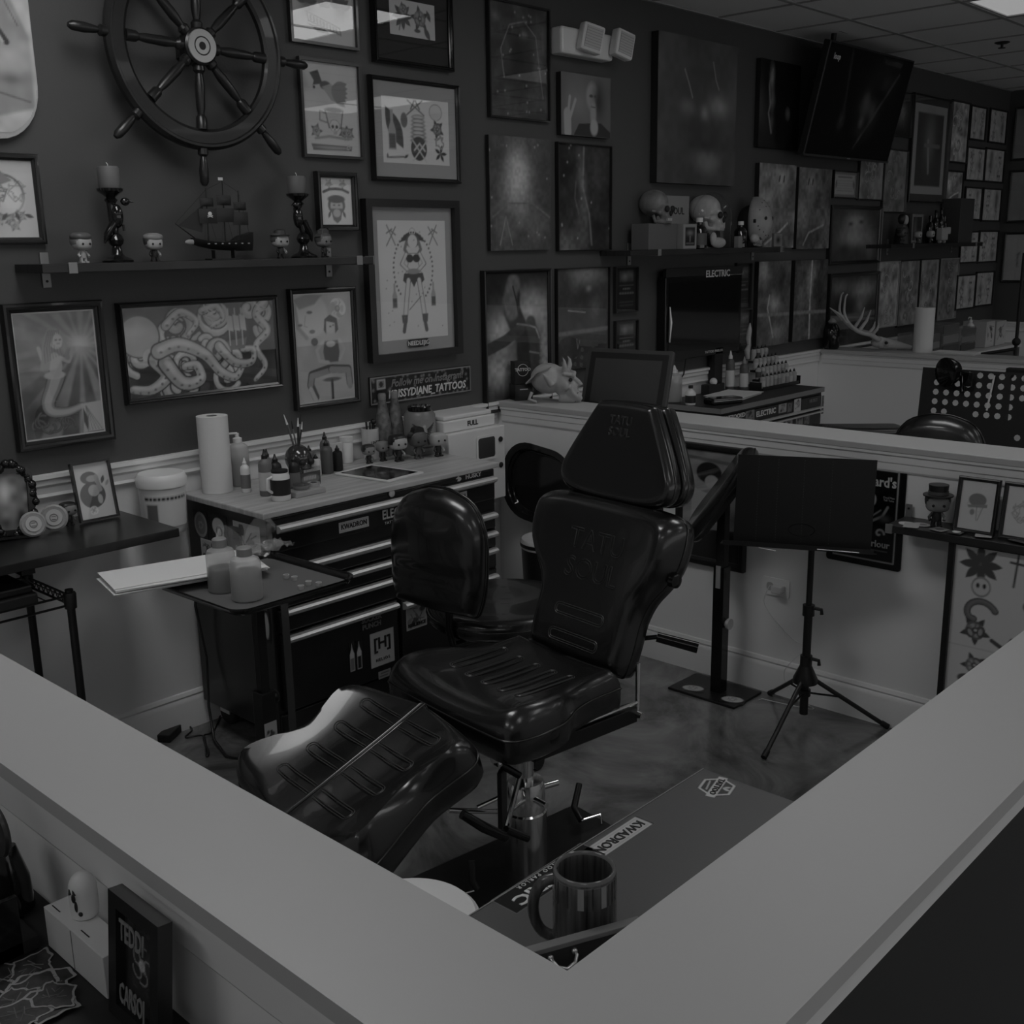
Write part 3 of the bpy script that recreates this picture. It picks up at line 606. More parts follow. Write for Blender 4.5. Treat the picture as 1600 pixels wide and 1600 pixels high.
wallpic('framed_print', 'black framed picture of a dark armoured figure on pale ground, behind the horned mask', (757, 423), (864, 630), p_armor, .015, .03)
wallpic('framed_print', 'tall glossy print of a dim hallway, right of the armoured figure', (871, 420), (953, 570), p_hall, .003, .02, style=1)
for k, (tl, br, lb) in enumerate((((963, 417), (998, 487), 'small black award plaque, upper one left of the wall screen'), ((963, 502), (998, 566), 'small black award plaque, lower one left of the wall screen'), ((1152, 411), (1174, 482), 'narrow black award plaque, upper one right of the wall screen'), ((1156, 484), (1174, 548), 'narrow black award plaque, lower one right of the wall screen'))):
    wallpic('award_plaque', lb, tl, br, p_plaque, .006, .02, cat='plaque', style=1, group='award plaques', fm=FR_DK)
wallpic('canvas_print', 'very dark canvas with a thin lit profile, left of the hanging television', (1189, 90), (1246, 236), tone(.006, [(.28, .8, .05, .13, .16, .95), (.3, .55, .06, .1, .12, .8), (.7, .42, .05, .06, .1, .9), (.3, .3, .05, .1, .06, .8)], 4, .4, 6, 0, .3, [([(.30, .9), (.22, .72), (.26, .5), (.22, .4), (.3, .18)], .03, .13, .02)]), 0, .03, glass=False)
wallpic('canvas_print', 'light grey canvas with a narrow standing figure, above the right end of the skull shelf', (1187, 254), (1239, 387), portrait(11, .14, .28, .6), 0, .03, glass=False)
wallpic('canvas_print', 'canvas with a leaning dark figure, right of the light grey standing figure canvas', (1249, 261), (1294, 388), portrait(12, .09, .2, .35), 0, .03, glass=False)
wallpic('framed_certificate', 'small framed certificate below the left corner of the hanging television', (1305, 265), (1340, 311), p_cert, .010, .02, cat='certificate')
wallpic('framed_print', 'pale framed print below the hanging television, right of the certificate', (1346, 235), (1381, 314), busy(3, .34), .010, .022)
wallpic('framed_print', 'black framed picture of a figure in a pale rounded costume, below the certificate', (1302, 320), (1376, 411), tone(.04, [(.5, .75, .18, .16, .28, .95), (.5, .45, .3, .25, .26, .95), (.85, .3, .1, .25, .2, .8), (.3, .2, .15, .15, .02, .9), (.55, .15, .15, .15, .03, .9), (.4, .72, .05, .04, .02, .9), (.62, .76, .05, .04, .02, .9)], 6, .3, 8), .025, .035, style=2)
wallpic('framed_print', 'black framed dark print partly hidden by the antlers, lowest in its column', (1300, 428), (1370, 540), tone(.03, [(.7, .8, .25, .12, .26, .9), (.65, .6, .1, .13, .2, .9), (.2, .85, .15, .1, .14, .9), (.3, .6, .25, .12, .006, .9)], 7, .4, 8, lines=[([(0, .42), (1, .45)], .05, .1, .02)]), .025, .03, style=2)
wallpic('canvas_print', 'tall canvas with a curved pale figure just right of the wall screen', (1186, 409), (1231, 536), tone(.06, [(.15, .9, .15, .15, .26, .9), (.5, .5, .16, .1, .26, .9), (.7, .75, .12, .12, .02, .9), (.6, .15, .2, .1, .2, .7)], 5, .4, 8, lines=[([(.35, .6), (.3, .45), (.5, .1)], .03, .26, .02), ([(.02, .38), (.98, .36)], .05, .13, .02)]), 0, .03, glass=False)
wallpic('canvas_print', 'tall canvas with a bright vertical streak, second right of the wall screen', (1243, 407), (1288, 527), tone(.05, [(.45, .7, .1, .2, .2, .9), (.55, .85, .1, .1, .16, .9), (.2, .55, .1, .2, .12, .8), (.8, .5, .15, .3, .02, .9)], 6, .5, 9, lines=[([(.5, .98), (.48, .5), (.5, .02)], .035, .3, .02), ([(.02, .36), (.98, .34)], .05, .13, .02)]), 0, .03, glass=False)
wallpic('framed_print', 'dark framed print with a pale mottled oval, half hidden behind the television', (1388, 138), (1424, 216), tone(.01, [(.62, .55, .2, .24, .16, .95), (.5, .65, .05, .05, .02, .9)], 6, .6, 9), .006, .02)
wallpic('framed_print', 'narrow framed grey patterned print below the mottled oval print', (1385, 231), (1415, 333), busy(9, .26), .009, .022)
wallpic('framed_print', 'tall dark frame with wide mat and white border round a hand holding a dagger', (1431, 144), (1478, 318), lambda a: (a.C.fill(.35), a.poly([(.1, .1), (.9, .1), (.9, a.a-.1), (.1, a.a-.1)], .06), a.glow(.5, a.a*.62, .15, .3, .2), a.line([(.45, a.a*.6), (.5, a.a*.25)], .06, .3), a.line([(.35, a.a*.55), (.8, a.a*.55)], .05, .2)), .012, .03, matw=(.04, .05), matm=mat('dark_mat', .06, .8))
FARP = [((1490, 155), (1512, 258), 'tall pale feather print high near the far corner', busy(21, .4)), ((1481, 265), (1505, 318), 'small pale print above the tall speaker box on the far shelf', portrait(22, .2, .3))]
for j, (y0, y1) in enumerate(((163, 223), (228, 286), (291, 346), (361, 412), (430, 483))):
    for i in range(2):
        xs = ((1519, 1541), (1549, 1573)) if j == 0 else ((1513, 1539), (1542, 1569)) if j == 1 else ((1510, 1534), (1538, 1564)) if j == 2 else ((1503, 1529), (1532, 1559)) if j == 3 else ((1497, 1524), (1527, 1552))
        rows = ('top', 'second', 'third', 'fourth', 'bottom'); dy = (5, 2, 2, -1, -5)[j]*i
        FARP.append(((xs[i][0], y0+dy), (xs[i][1], y1+dy), 'pale tattoo design sheet, %s in the %s column near the far corner' % (rows[j], ('left', 'right')[i]), flashgrid(30+j*2+i)))
for tl, br, lb, fn in FARP: wallpic('design_sheet', lb, tl, (br[0]-1.5, br[1]-1.5), fn, .012, .015, style=1, fm=BLKM, cell=.007, glass=False)
for k, (tl, br) in enumerate((((1374, 409), (1401, 509)), ((1408, 407), (1433, 507)), ((1440, 405), (1463, 500)), ((1471, 404), (1493, 497)))):
    wallpic('framed_print', 'tall narrow print behind the far towel roll, %s of four' % ('first from the left', 'second from the left', 'third from the left', 'rightmost')[k], tl, br, busy(50+k, (.38, .26, .3, .22)[k]), .008, .015, style=1, fm=mat('frame_pale', .3, .5) if k in (0, 3) else FR_BLK, cell=.006, glass=False)
# prints on the far wall
for k, (tl, br, lb) in enumerate((((1586, 167), (1640, 248), 'pale framed sheet on the far wall, topmost at the right edge'), ((1578, 266), (1632, 347), 'pale framed sheet on the far wall, middle one at the right edge'), ((1569, 363), (1622, 442), 'pale framed sheet with a small drawing, lowest on the far wall'))):
    a_ = onx(*tl, 9.9); b_ = onx(*br, 9.9)
    picture('framed_print', lb, 'picture', abs(a_.y-b_.y), a_.z-b_.z, .02, .02, (lambda a: (a.C.fill(.26), a.noise(.1, 4, 3))) if k < 2 else (lambda a: (a.C.fill(.38), a.line([(.35, a.a*.55), (.42, a.a*.6), (.36, a.a*.45), (.4, a.a*.3)], .03, .08))), (9.919, (a_.y+b_.y)/2, (a_.z+b_.z)/2), -PI/2, cell=.012)
# ================================================================== furniture of the booth
def sticker(parent, w, h, paint, M, cell=.003, name='sticker', m=None):
    a = Art(w, h, cell); paint(a); return a.build('print_'+name if False else name, parent, M, m or GLOSSP)
def lab(g, lines=3, dark=.05, seed=1, border=0):
    def f(a):
        a.C[:] = g; rr = random.Random(seed)
        for k in range(lines):
            y = a.a*(k+.8)/(lines+.6); x0 = .1+.15*rr.random(); a.line([(x0, y), (.9-.2*rr.random(), y)], .06, dark)
        if border: a.border(border, dark)
    return f
def blobs(g, dark, seed, n=7, edge=None):
    def f(a):
        rr = random.Random(seed); a.C[:] = g
        for k in range(n): a.ell(.15+.7*rr.random(), a.a*(.15+.7*rr.random()), .07+.12*rr.random(), .05+.12*rr.random(), rr.choice((dark, dark*2, g*.6)), rot=rr.random()*3)
        for k in range(n): a.line([(.1+.8*rr.random(), a.a*(.1+.8*rr.random())), (.1+.8*rr.random(), a.a*(.1+.8*rr.random()))], .025, dark)
        if edge is not None: a.border(.04, edge)
    return f
# ------------------------------------------------------------------ tool chest
TX0, TX1, TY0, TY1, TZ = 2.0, 3.115, 3.0, 3.515, .907
TBM = mat('black_powder_coat', .010, .3, coat=.15)
t = thing('tool_chest', 'black rolling tool chest with a pale wooden top beside the client chair', 'tool chest', (TX0, TY0, 0))
W_, D_ = TX1-TX0, TY1-TY0
obj('body', G().bx(0.01, W_-.01, .012, D_-.005, .10, .882), TBM, t, bevel=.004)
WOODT = mat('pale_wood_top', .42, .4, var=.25, vscale=3, stretch=(1.2, 14, 1))
obj('worktop', G().bx(-.008, W_+.006, -.001, D_, .886, TZ), WOODT, t, bevel=.004)
def drawer(x0, x1, z0, z1, hz, name='drawer'):
    d = obj(name, G().bx(x0, x1, -.008, .012, z0, z1), TBM, t, bevel=.004)
    obj('pull', G().add(*(lambda P: ([(x0+.008, y, z) for y, z in P]+[(x1-.008, y, z) for y, z in P], [tuple(range(6)), tuple(range(11, 5, -1))]+[(k, (k+1) % 6, 6+(k+1) % 6, 6+k) for k in range(6)]))([(-.008, hz-.016), (-.014, hz-.017), (-.032, hz-.007), (-.034, hz+.002), (-.026, hz+.009), (-.008, hz+.011)])), STEEL, d, smooth=25)
    return d
dr = drawer(.028, W_-.028, .765, .860, .848)
COLS = ((.028, .548), (.566, W_-.028))
for cx0, cx1 in COLS:
    for z0, z1, hz in ((.645, .715, .700), (.568, .638, .623), (.480, .560, .553)): drawer(cx0, cx1, z0, z1, hz)
drawer(COLS[0][0], COLS[0][1], .19, .472, .455); drawer(COLS[1][0], COLS[1][1], .19, .472, .442)
obj('skirt', G().bx(.012, W_-.012, .0, .012, .105, .18), TBM, t, bevel=.004)
obj('side_handle', G().tube([(-.0, .08, .80), (-.045, .08, .80), (-.045, D_-.1, .80), (0, D_-.1, .80)], .010), BLKG, t, smooth=40) if False else None
obj('lock', G().lathe([(.014, 0), (.014, .006), (.010, .008)], n=20, M=T(.557, .011, .876) @ RX(PI/2)), STEEL, t, smooth=30)
for cx in (.08, W_-.08):
    for cy in (.07, D_-.07):
        c = obj('caster', G().lathe([(.045, -.016), (.050, -.012), (.050, .012), (.045, .016)], n=24, M=T(cx, cy, .05) @ RY(PI/2)), BLKM, t, smooth=30)
        obj('fork', G().bx(cx-.024, cx-.019, cy-.03, cy+.03, .05, .10).bx(cx+.019, cx+.024, cy-.03, cy+.03, .05, .10).bx(cx-.024, cx+.024, cy-.03, cy+.03, .096, .101), STEEL, c)
def ff(x, z, y=-.0095): return T(x-TX0, y, z) @ FRONT
text('HUSKY', .024, INKW, t, ff(2.985, .8725, .0105), bold=.0008, sx=1.15, name='maker_lettering')
obj('maker_mark', G().prism([(-.018, 0), (-.008, .006), (-.004, .016), (.002, .006), (.010, .004), (.014, -.004), (.004, -.012), (-.010, -.010), (-.004, -.002)], 0, .0008, ff(2.905, .874, .0105)), INKW, t)
sticker(t, .135, .038, lambda a: (a.C.fill(.42), a.border(.012, .5), a.line([(.03, .02), (.97, .02)], .006, .1)), ff(2.362, .799), name='sticker')
text('KWADRON', .026, INKK, t, ff(2.362, .799, -.0105), sx=.85, bold=.0005)
sticker(t, .135, .038, lambda a: a.C.fill(.42), ff(2.86, .805), name='sticker'); text('KWADRON', .026, INKK, t, ff(2.86, .805, -.0105), sx=.85, bold=.0005)
text('ELECTRIC', .048, INKW, t, ff(2.575, .806), sx=.78, bold=.001); text('TATTOO PARLOR', .014, INKW, t, ff(2.575, .775), sx=1.1, spacing=1.2)
sticker(t, .115, .135, lambda a: (a.C.fill(.36), a.border(.02, .25)), ff(2.465, .305), name='sticker')
text('[H]', .062, INKK, t, ff(2.465, .325, -.0105), bold=.0015); text('HELIOS', .017, INKK, t, ff(2.465, .262, -.0105), spacing=1.3)
for k, gx in enumerate((2.322, 2.355)):
    sticker(t, .026, .115, lambda a, k=k: (a.C.fill(.010), a.poly([(.1, .1), (.9, .1), (.9, 2.6), (.6, 3.4), (.5, 4.2), (.4, 3.4), (.1, 2.6)], .38), a.poly([(.18, .2), (.82, .2), (.82, 2.0), (.18, 2.0)], (.14, .02)[k])), ff(gx, .31), .0022)
text('SUCKER\nPUNCH', .026, mat('grey_ink', .2, .6), t, ff(2.42, .418), sx=1.0, bold=.001)
sticker(t, .105, .10, blobs(.30, .03, 4, 9, .34), ff(2.64, .385, -.0095), name='sticker'); text('RESILIENCE', .018, INKK, t, ff(2.64, .352, -.0105), bold=.0008)
sticker(t, .04, .055, lambda a: a.C.fill(.34), ff(2.712, .405))
sticker(t, .06, .03, lab(.22, 2), ff(2.47, .45 if False else .20))
# stickers on the left flank
LS = lambda y, z: T(.0085, y-TY0, z) @ RZ(-PI/2) @ FRONT
def st_round(a): a.C[:] = .010; a.ell(.5, a.a/2, .47, .47*a.a, .2); a.ell(.5, a.a/2, .36, .36*a.a, .12); scribble(a, .5, a.a/2, .2, 4, .3)
def st_fig(a): a.C[:] = .010; a.ell(.45, a.a*.72, .38, .2*a.a, .4); a.poly([(.3, 0), (.75, 0), (.8, a.a*.6), (.25, a.a*.6)], .38); a.ell(.5, a.a*.62, .2, .12*a.a, .1); a.ell(.5, a.a*.6, .12, .08*a.a, .45)
sticker(t, .09, .10, st_round, LS(3.42, .80)); sticker(t, .10, .16, st_fig, LS(3.30, .775)); sticker(t, .16, .15, blobs(.38, .05, 8, 6, .42), LS(3.13, .775)); sticker(t, .12, .10, blobs(.3, .04, 9, 8, .40), LS(3.37, .70))
sticker(t, .07, .11, lambda a: (a.C.fill(.08), a.poly([(.2, .9), (.8, .9), (.8, 1.3), (.2, 1.3)], .02), a.ell(.5, .5, .12, .12, .25)), LS(3.195, .775) @ T(0, 0, .001))
for y, z, s in ((3.06, .62, .05), (3.05, .50, .04)): sticker(t, s, s*2.6, lambda a: (a.C.fill(.010), a.ell(.5, a.a/2, .35, .45*a.a, .4)), LS(y, z))
tag(obj('cable', G().tube([(1.985, 3.44, .62), (1.97, 3.44, .5), (1.985, 3.42, .3), (1.965, 3.40, .12), (1.94, 3.34, .012), (1.90, 3.2, .006), (1.95, 3.08, .006)], .005), BLKP, smooth=60), 'black power cord hanging down the left side of the tool chest', 'cord')
obj('ribbon', G().bx(.012, .04, -.040, -.036, .13, .60), mat('grey_strap', .07, .7), t)
# white metal box behind the right end of the chest
t = thing('storage_box', 'white metal box with a dark square window beside the tool chest', 'box', (3.13, 3.30, .66))
obj('body', G().bx(0, .36, 0, .20, 0, .26) if False else G().bx(0, .345, 0, .20, 0, .325), WPLAS, t, bevel=.004)
obj('window', G().prism(rrect(.105, .09, .012), 0, .003, T(.225, -.001, .240) @ FRONT), mat('dark_screen', .05, .25), t)
obj('window_frame', G().ring(rrect(.125, .11, .014), rrect(.105, .09, .012), 0, .004, T(.225, -.001, .240) @ FRONT), WPLAS, t)
for z in (.15, .265): obj('screw', G().lathe([(.012, 0), (.012, .004), (.008, .006)], n=14, M=T(.315, -.001, z) @ RX(PI/2)), BLKM, t)
t = thing('sharps_tray', 'white lidded dispenser with a sign reading FULL, on the white metal box', 'dispenser', (3.135, 3.33, .986))
obj('body', G().bx(0, .31, 0, .16, 0, .05), WPLAS, t, bevel=.006); obj('lid', G().bx(.01, .30, .01, .15, .051, .07), WPLAS, t, bevel=.006)
text('FULL', .030, INKK, t, T(.17, -.001, .026) @ FRONT, bold=.0008)
# ------------------------------------------------------------------ instrument tray on a black stand
t = thing('instrument_stand', 'black tray stand carrying spray bottles and paper towels, left of the tool chest', 'tray stand', (1.74, 2.685, 0), rz=.02)
TR = [(x, y) for x, y in rrect(.40, .42, .035, 5)]; TRo = rrect(.42, .44, .045, 5); TRl = rrect(.43, .45, .05, 5)
g = G(); n = len(TR)
lv = [(TR, .790), (TRo, .806), (TRl, .808), (TRl, .803), (TRo, .801), (TR, .785)]
v = [(x, y, z) for L_, z in lv for x, y in L_]; f = [(i*n+k, i*n+(k+1) % n, (i+1)*n+(k+1) % n, (i+1)*n+k) for i in range(5) for k in range(n)]
f += [tuple(range(n)), tuple(5*n+k for k in reversed(range(n)))]
obj('tray', g.add(v, f), BLKG, t, smooth=40)
obj('liner', G().prism(rrect(.385, .405, .03), .7905, .7915), mat('grey_liner', .11, .8), t)
px, py = .0, .0
obj('pole', G().box((px, py, .60), (.03, .03, .36)), BLK, t, bevel=.002); obj('sleeve', G().box((px, py, .23), (.05, .05, .44)), BLK, t, bevel=.003)
obj('arm', G().box((0, 0, .777), (.2, .2, .014)), BLK, t); obj('knob', G().lathe([(.02, 0), (.024, .01), (.02, .02)], n=14, M=T(px+.025, py, .42) @ RY(PI/2)), BLKP, t, smooth=30)
obj('foot', G().box((px, py, .02), (.34, .06, .04)).box((px-.14, py, .02), (.06, .36, .04)), BLK, t, bevel=.004)
sticker(t, .045, .17, blobs(.42, .04, 3, 8, .45), T(px-.0015, py-.0262, .27) @ FRONT)
# ------------------------------------------------------------------ left wall desk with wire rack
BDESK = mat('black_desk_top', .014, .28, var=.3, vscale=30)
t = thing('wall_desk', 'black wall mounted desk shelf on the left carrying small ornaments', 'desk', (.73, 3.11, .89))
obj('top', G().bx(-.02, 1.018, 0, .422, -.028, 0), BDESK, t, bevel=.002); obj('cleat', G().bx(.52, .56, .03, .42, -.05, -.028), BLK, t); obj('rear_cleat', G().bx(0, 1.0, .405, .422, -.07, -.028), BLK, t)
t = thing('wire_rack', 'black wire shelving rack below the left wall desk', 'rack', (.80, 2.98, 0))
for x, y in ((.60, .2), (.60, .50), (.03, .2), (.03, .50)):
    obj('post', G().tube([(x, y, 0), (x, y, .755)], .0125, 12), BLK, t, smooth=40)
for z in (.735, .36):
    g = G()
    for y in (.2, .5): g.tube([(.03, y, z), (.60, y, z)], .004, 6); g.tube([(.03, y, z-.03), (.60, y, z-.03)], .004, 6)
    for x in (.03, .6): g.tube([(x, .2, z), (x, .5, z)], .004, 6); g.tube([(x, .2, z-.03), (x, .5, z-.03)], .004, 6)
    for k in range(20):
        x = .05+.53*k/19; g.tube([(x, .2, z+.003), (x, .5, z+.003)], .0022, 5)
    for k in range(9):
        y0 = .2+.3*k/9; g.tube([(.6, y0, z), (.6, y0+.017, z-.03), (.6, y0+.033, z)], .002, 5)
    obj('wire_shelf', g, BLK, t)
for x, y in ((.60, .2), (.60, .50), (.03, .2)):
    for z in (.72, .345): obj('clamp', G().lathe([(.018, -.025), (.020, .02), (.018, .025)], (x, y, z), 14), BLKP, t, smooth=30)
t = thing('printer', 'flat black device on the top shelf of the wire rack', 'printer', (.85, 3.14, .745))
obj('body', G().bx(0, .44, 0, .3, 0, .035), BLKM, t, bevel=.006); obj('lid', G().bx(.01, .43, .01, .29, .036, .06), BLKP, t, bevel=.006)
# ------------------------------------------------------------------ tattoo client chair
CH = thing('tattoo_chair', 'black reclining tattoo client chair on a chrome hydraulic pedestal', 'chair', (2.08, 1.92, 0), -.1263)
def CHp(px_, py_, v):
    """chair-frame point on the upright plane v = const"""
    O = Vector((2.08, 1.92, 0)); u = Vector((.992, -.126, 0)); vv = Vector((.126, .992, 0)); c = Vector((0, 0, H)); r = _ray(px_, py_)
    t_ = (v-(c-O).dot(vv))/r.dot(vv); Q = c+r*t_; return ((Q-O).dot(u), v, Q.z)
def crom(P, n=5, closed=True):
    out = []; m = len(P)
    for i in range(m):
        p0, p1, p2, p3 = P[i-1], P[i], P[(i+1) % m], P[(i+2) % m]
        for k in range(n):
            t_ = k/n; out.append(tuple(.5*((2*b)+(-a+c)*t_+(2*a-5*b+4*c-d)*t_*t_+(-a+3*b-3*c+d)*t_**3) for a, b, c, d in zip(p0, p1, p2, p3)))
    return out
def dens(P, n=4):
    out = []
    for i, p in enumerate(P):
        q = P[(i+1) % len(P)]; out += [(p[0]+(q[0]-p[0])*k/n, p[1]+(q[1]-p[1])*k/n) for k in range(n)]
    return out
def cushion(name, P, thick, rnd, dish, M, m, parent, taper=.94, soft=None):
    """padded cushion over outline P; soft(x, y) scales the edge rounding locally"""
    n = len(P); cx = sum(p[0] for p in P)/n; cy = sum(p[1] for p in P)/n; D_ = [max(.02, math.hypot(p[0]-cx, p[1]-cy)) for p in P]
    R_l = [rnd*(soft(*p) if soft else 1) for p in P]
    rings = [[(taper, -thick, 0)]*n, [(.99, -thick+.012, 0)]*n, [(1, -thick*.7, 0)]*n, [(1, -r, 0) for r in R_l]]
    for k in range(1, 9):
        a = PI/2*k/8; rings.append([(1-(r/d)*(1-math.cos(a)), -r+r*math.sin(a), (k/8)**1.5) for r, d in zip(R_l, D_)])
    last = rings[-1]
    for k in range(1, 10): rings.append([(q[0]*(1-k/10), 0, 1) for q in last])
    v = []
    for rg in rings:
        for p, (s, z, b) in zip(P, rg): x, y = cx+(p[0]-cx)*s, cy+(p[1]-cy)*s; v.append((x, y, z+b*dish(x, y)))
    f = [(i*n+k, i*n+(k+1) % n, (i+1)*n+(k+1) % n, (i+1)*n+k) for i in range(len(rings)-1) for k in range(n)]
    v.append((cx, cy, dish(cx, cy))); L = (len(rings)-1)*n; f += [(L+k, L+(k+1) % n, len(v)-1) for k in range(n)]; f.append(tuple(reversed(range(n))))
    g = G().add(v, f, M); o = obj(name, g, m, parent, smooth=60)
    q = G(); q.tube([(cx+(p[0]-cx)*1.004, cy+(p[1]-cy)*1.004, -r*.98) for p, r in zip(P, R_l)], .0028, 6, M, closed=True)
    obj('piping', q, m, o, smooth=60); return o
def emboss(s, size, parent, M, dish, off, rz, spacing=1., hollow=True):
    """raised letter outlines lying on a cushion"""
    cu = bpy.data.curves.new('embossing', 'FONT'); cu.body = s; cu.size = size; cu.align_x = 'CENTER'; cu.align_y = 'CENTER'; cu.fill_mode = 'NONE'; cu.bevel_depth = .0013; cu.bevel_resolution = 1; cu.resolution_u = 3; cu.space_character = spacing
    o = bpy.data.objects.new('embossing', cu); me = bpy.data.meshes.new_from_object(o); bpy.data.objects.remove(o); me.name = 'embossing'; me.transform(T(off, 0, 0) @ RZ(rz))
    for v in me.vertices: v.co.z += dish(v.co.x, v.co.y)+.0002
    me.transform(M); me.materials.clear(); me.materials.append(mat('vinyl_emboss', .022, .35)); t = _link(bpy.data.objects.new('embossing', me)); t.parent = parent
def ovals(rows, dish, M, parent, name='stitching'):
    g = G()
    for x, y, w, h, ang in rows:
        for off in (0, .006):
            P = rrect(w-2*off, h-2*off, min(w, h)/2-off-.001, 7); c, s = math.cos(ang), math.sin(ang)
            Q = [(x+a*c-b*s, y+a*s+b*c) for a, b in P]; g.tube([(a, b, dish(a, b)+.0006) for a, b in Q], .0014, 5, M, closed=True)
    obj(name, g, mat('vinyl_seam', .05, .35), parent, smooth=60)
# seat
dS = lambda x, y: .036*(abs(y)/.27)**3 - .012*math.exp(-((x+.05)/.14)**2)*math.exp(-(y/.2)**2) - .03*max(0, (-x-.22)/.08)**2
Ps = [(-.285, -.20), (-.27, -.265), (-.20, -.285), (-.10, -.275), (-.02, -.235), (.06, -.215), (.15, -.21), (.17, -.19), (.175, 0), (.17, .19), (.15, .21), (.06, .215), (-.02, .235), (-.10, .275), (-.20, .285), (-.27, .265), (-.285, .20), (-.29, 0)]
MS = T(0, 0, .622)
seat = cushion('seat', crom(Ps, 4), .115, .045, dS, MS, LEATHER, CH)
ovals([(-.045, y, .20, .032, 0) for y in (-.14, -.07, 0, .07, .14)], dS, MS, seat)
# back
dB = lambda x, y: .034*(min(1.2, abs(y)/.25))**3 - .010*math.exp(-((x-.25)/.12)**2)*math.exp(-(y/.15)**2)
Pb = [(0, -.15), (.01, -.185), (.08, -.195), (.16, -.197), (.22, -.215), (.28, -.255), (.34, -.280), (.42, -.282), (.458, -.262), (.472, -.20), (.478, 0), (.472, .20), (.458, .262), (.42, .282), (.34, .280), (.28, .255), (.22, .215), (.16, .197), (.08, .195), (.01, .185), (0, .15), (-.004, 0)]
def frame3(o, ex, ez):
    ex = Vector(ex).normalized(); ez = Vector(ez).normalized(); ey = ez.cross(ex)
    return Matrix.Translation(o) @ Matrix((ex, ey, ez)).transposed().to_4x4()
MB_ = frame3((.165, 0, .60), (.326, 0, .946), (-.946, 0, .326))
back = cushion('backrest', crom(Pb, 4), .09, .045, dB, MB_, LEATHER, CH)
ovals([(.06, 0, .034, .20, 0), (.135, 0, .034, .20, 0)], dB, MB_, back)
emboss('TATU\nSOUL', .085, back, MB_, dB, .30, -PI/2)
# headrest: thick wedge of two joined cushions
dH = lambda x, y: .006*(abs(y)/.2)**2
Ph = [(-.025, -.12), (-.010, -.195), (.03, -.222), (.09, -.205), (.235, -.118), (.252, -.09), (.256, 0), (.252, .09), (.235, .118), (.09, .205), (.03, .222), (-.010, .195), (-.025, .12), (-.028, 0)]
MH_ = frame3((.332, 0, 1.068), (.21, 0, .978), (-.978, 0, .21))
head = cushion('headrest', crom(Ph, 4), .055, .02, dH, MH_, LEATHER, CH)
h2 = cushion('rear_pad', crom(Ph, 4), .055, .016, lambda x, y: 0, frame3((.332+.057, 0, 1.060), (.21, 0, .978), (-.978, 0, .21)), LEATHER, head)
emboss('TATU\nSOUL', .034, head, MH_, dH, .185, -PI/2)
# leg rest: two pads
def dL(s): return lambda x, y: .046*((max(0, (y*s-.06))/.22)**2)  - .012*math.exp(-((x+.22)/.15)**2)*math.exp(-((y*s-.14)/.09)**2)
ML = frame3((-.345, 0, .612), (.925, 0, .380), (-.380, 0, .925))
for s in (1, -1):
    Pl = [(0, s*.02), (-.004, s*.15), (-.02, s*.235), (-.06, s*.268), (-.13, s*.262), (-.20, s*.258), (-.29, s*.278), (-.39, s*.302), (-.43, s*.285), (-.442, s*.21), (-.446, s*.10), (-.444, s*.015), (-.440, s*.004), (-.2, s*.003), (-.006, s*.004)]
    if s > 0: Pl = Pl[::-1]
    pad = cushion('leg_pad', crom(Pl, 3), .10, .04, dL(s), ML, LEATHER, CH, soft=lambda x, y: .22+.78*min(1, max(0, (abs(y)-.03)/.16)))
    g = G()
    for x in (-.075, -.165, -.255, -.345):
        for off in (0, .006):
            y1, hw = .17-off, .017-off; P = [(x+hw, 0.012), (x+hw, y1-hw)] + [(x+hw*math.cos(a), y1-hw+hw*math.sin(a)) for a in [PI*k/8 for k in range(1, 8)]] + [(x-hw, y1-hw), (x-hw, .012)]
            g.tube([(a, b*s, dL(s)(a, b*s)+.0006) for a, b in P], .0014, 5, ML)
    obj('stitching', g, mat('vinyl_seam', .05, .35), pad, smooth=60)
obj('leg_board', G().bx(-.36, -.03, -.24, .24, -.100, -.086, ML), BLKM, CH)
# mechanism
obj('seat_frame', G().bx(-.22, .17, -.19, .19, .500, .518).bx(-.14, .24, -.205, -.165, .455, .50).bx(-.14, .24, .165, .205, .455, .50).bx(-.1, .1, -.1, .1, .46, .50), BLK, CH, bevel=.003)
obj('frame_rail', G().tube([(-.02, -.206, .515), (.235, -.206, .515)], .005, 8), CHROME, CH, smooth=40)
for s in (-1, 1):
    obj('back_link', G().tube([(.24, s*.20, .478), (.245, s*.20, .50), (.255, s*.19, .62)], .007, 10), CHROME, CH, smooth=40)
    obj('link_bolt', G().lathe([(.010, -.012), (.010, .012)], (0, 0, 0), 14, T(.24, s*.212, .478) @ RX(PI/2)), CHROME, CH, smooth=30)
    obj('side_knob', G().lathe([(.018, 0), (.018, .012), (.008, .016)], n=14, M=T(-.14, s*.272, .555) @ RX(s*-PI/2)), BLKG, CH, smooth=30)
    obj('back_knob', G().lathe([(.022, 0), (.020, .014), (.010, .018)], n=16, M=MB_ @ T(.30, s*.268, -.045) @ RX(s*-PI/2)), BLKG, CH, smooth=30)
obj('recline_handle', G().tube([(.26, -.10, .66), (.33, -.19, .68)], .007, 10).tube([(.33, -.19, .68), (.40, -.28, .655)], [.014, .016], 14), BLKG, CH, smooth=40)
obj('headrest_bar', G().tube([(.355, -.07, .90), (.40, -.07, 1.10)], .006).tube([(.355, .07, .90), (.40, .07, 1.10)], .006), CHROME, CH, smooth=40); obj('headrest_bracket', G().bx(.33, .37, -.17, .17, 1.030, 1.042), BLKG, CH)
obj('ram', G().tube([(0, 0, .20), (0, 0, .47)], .024, 24), CHROME, CH, smooth=40)
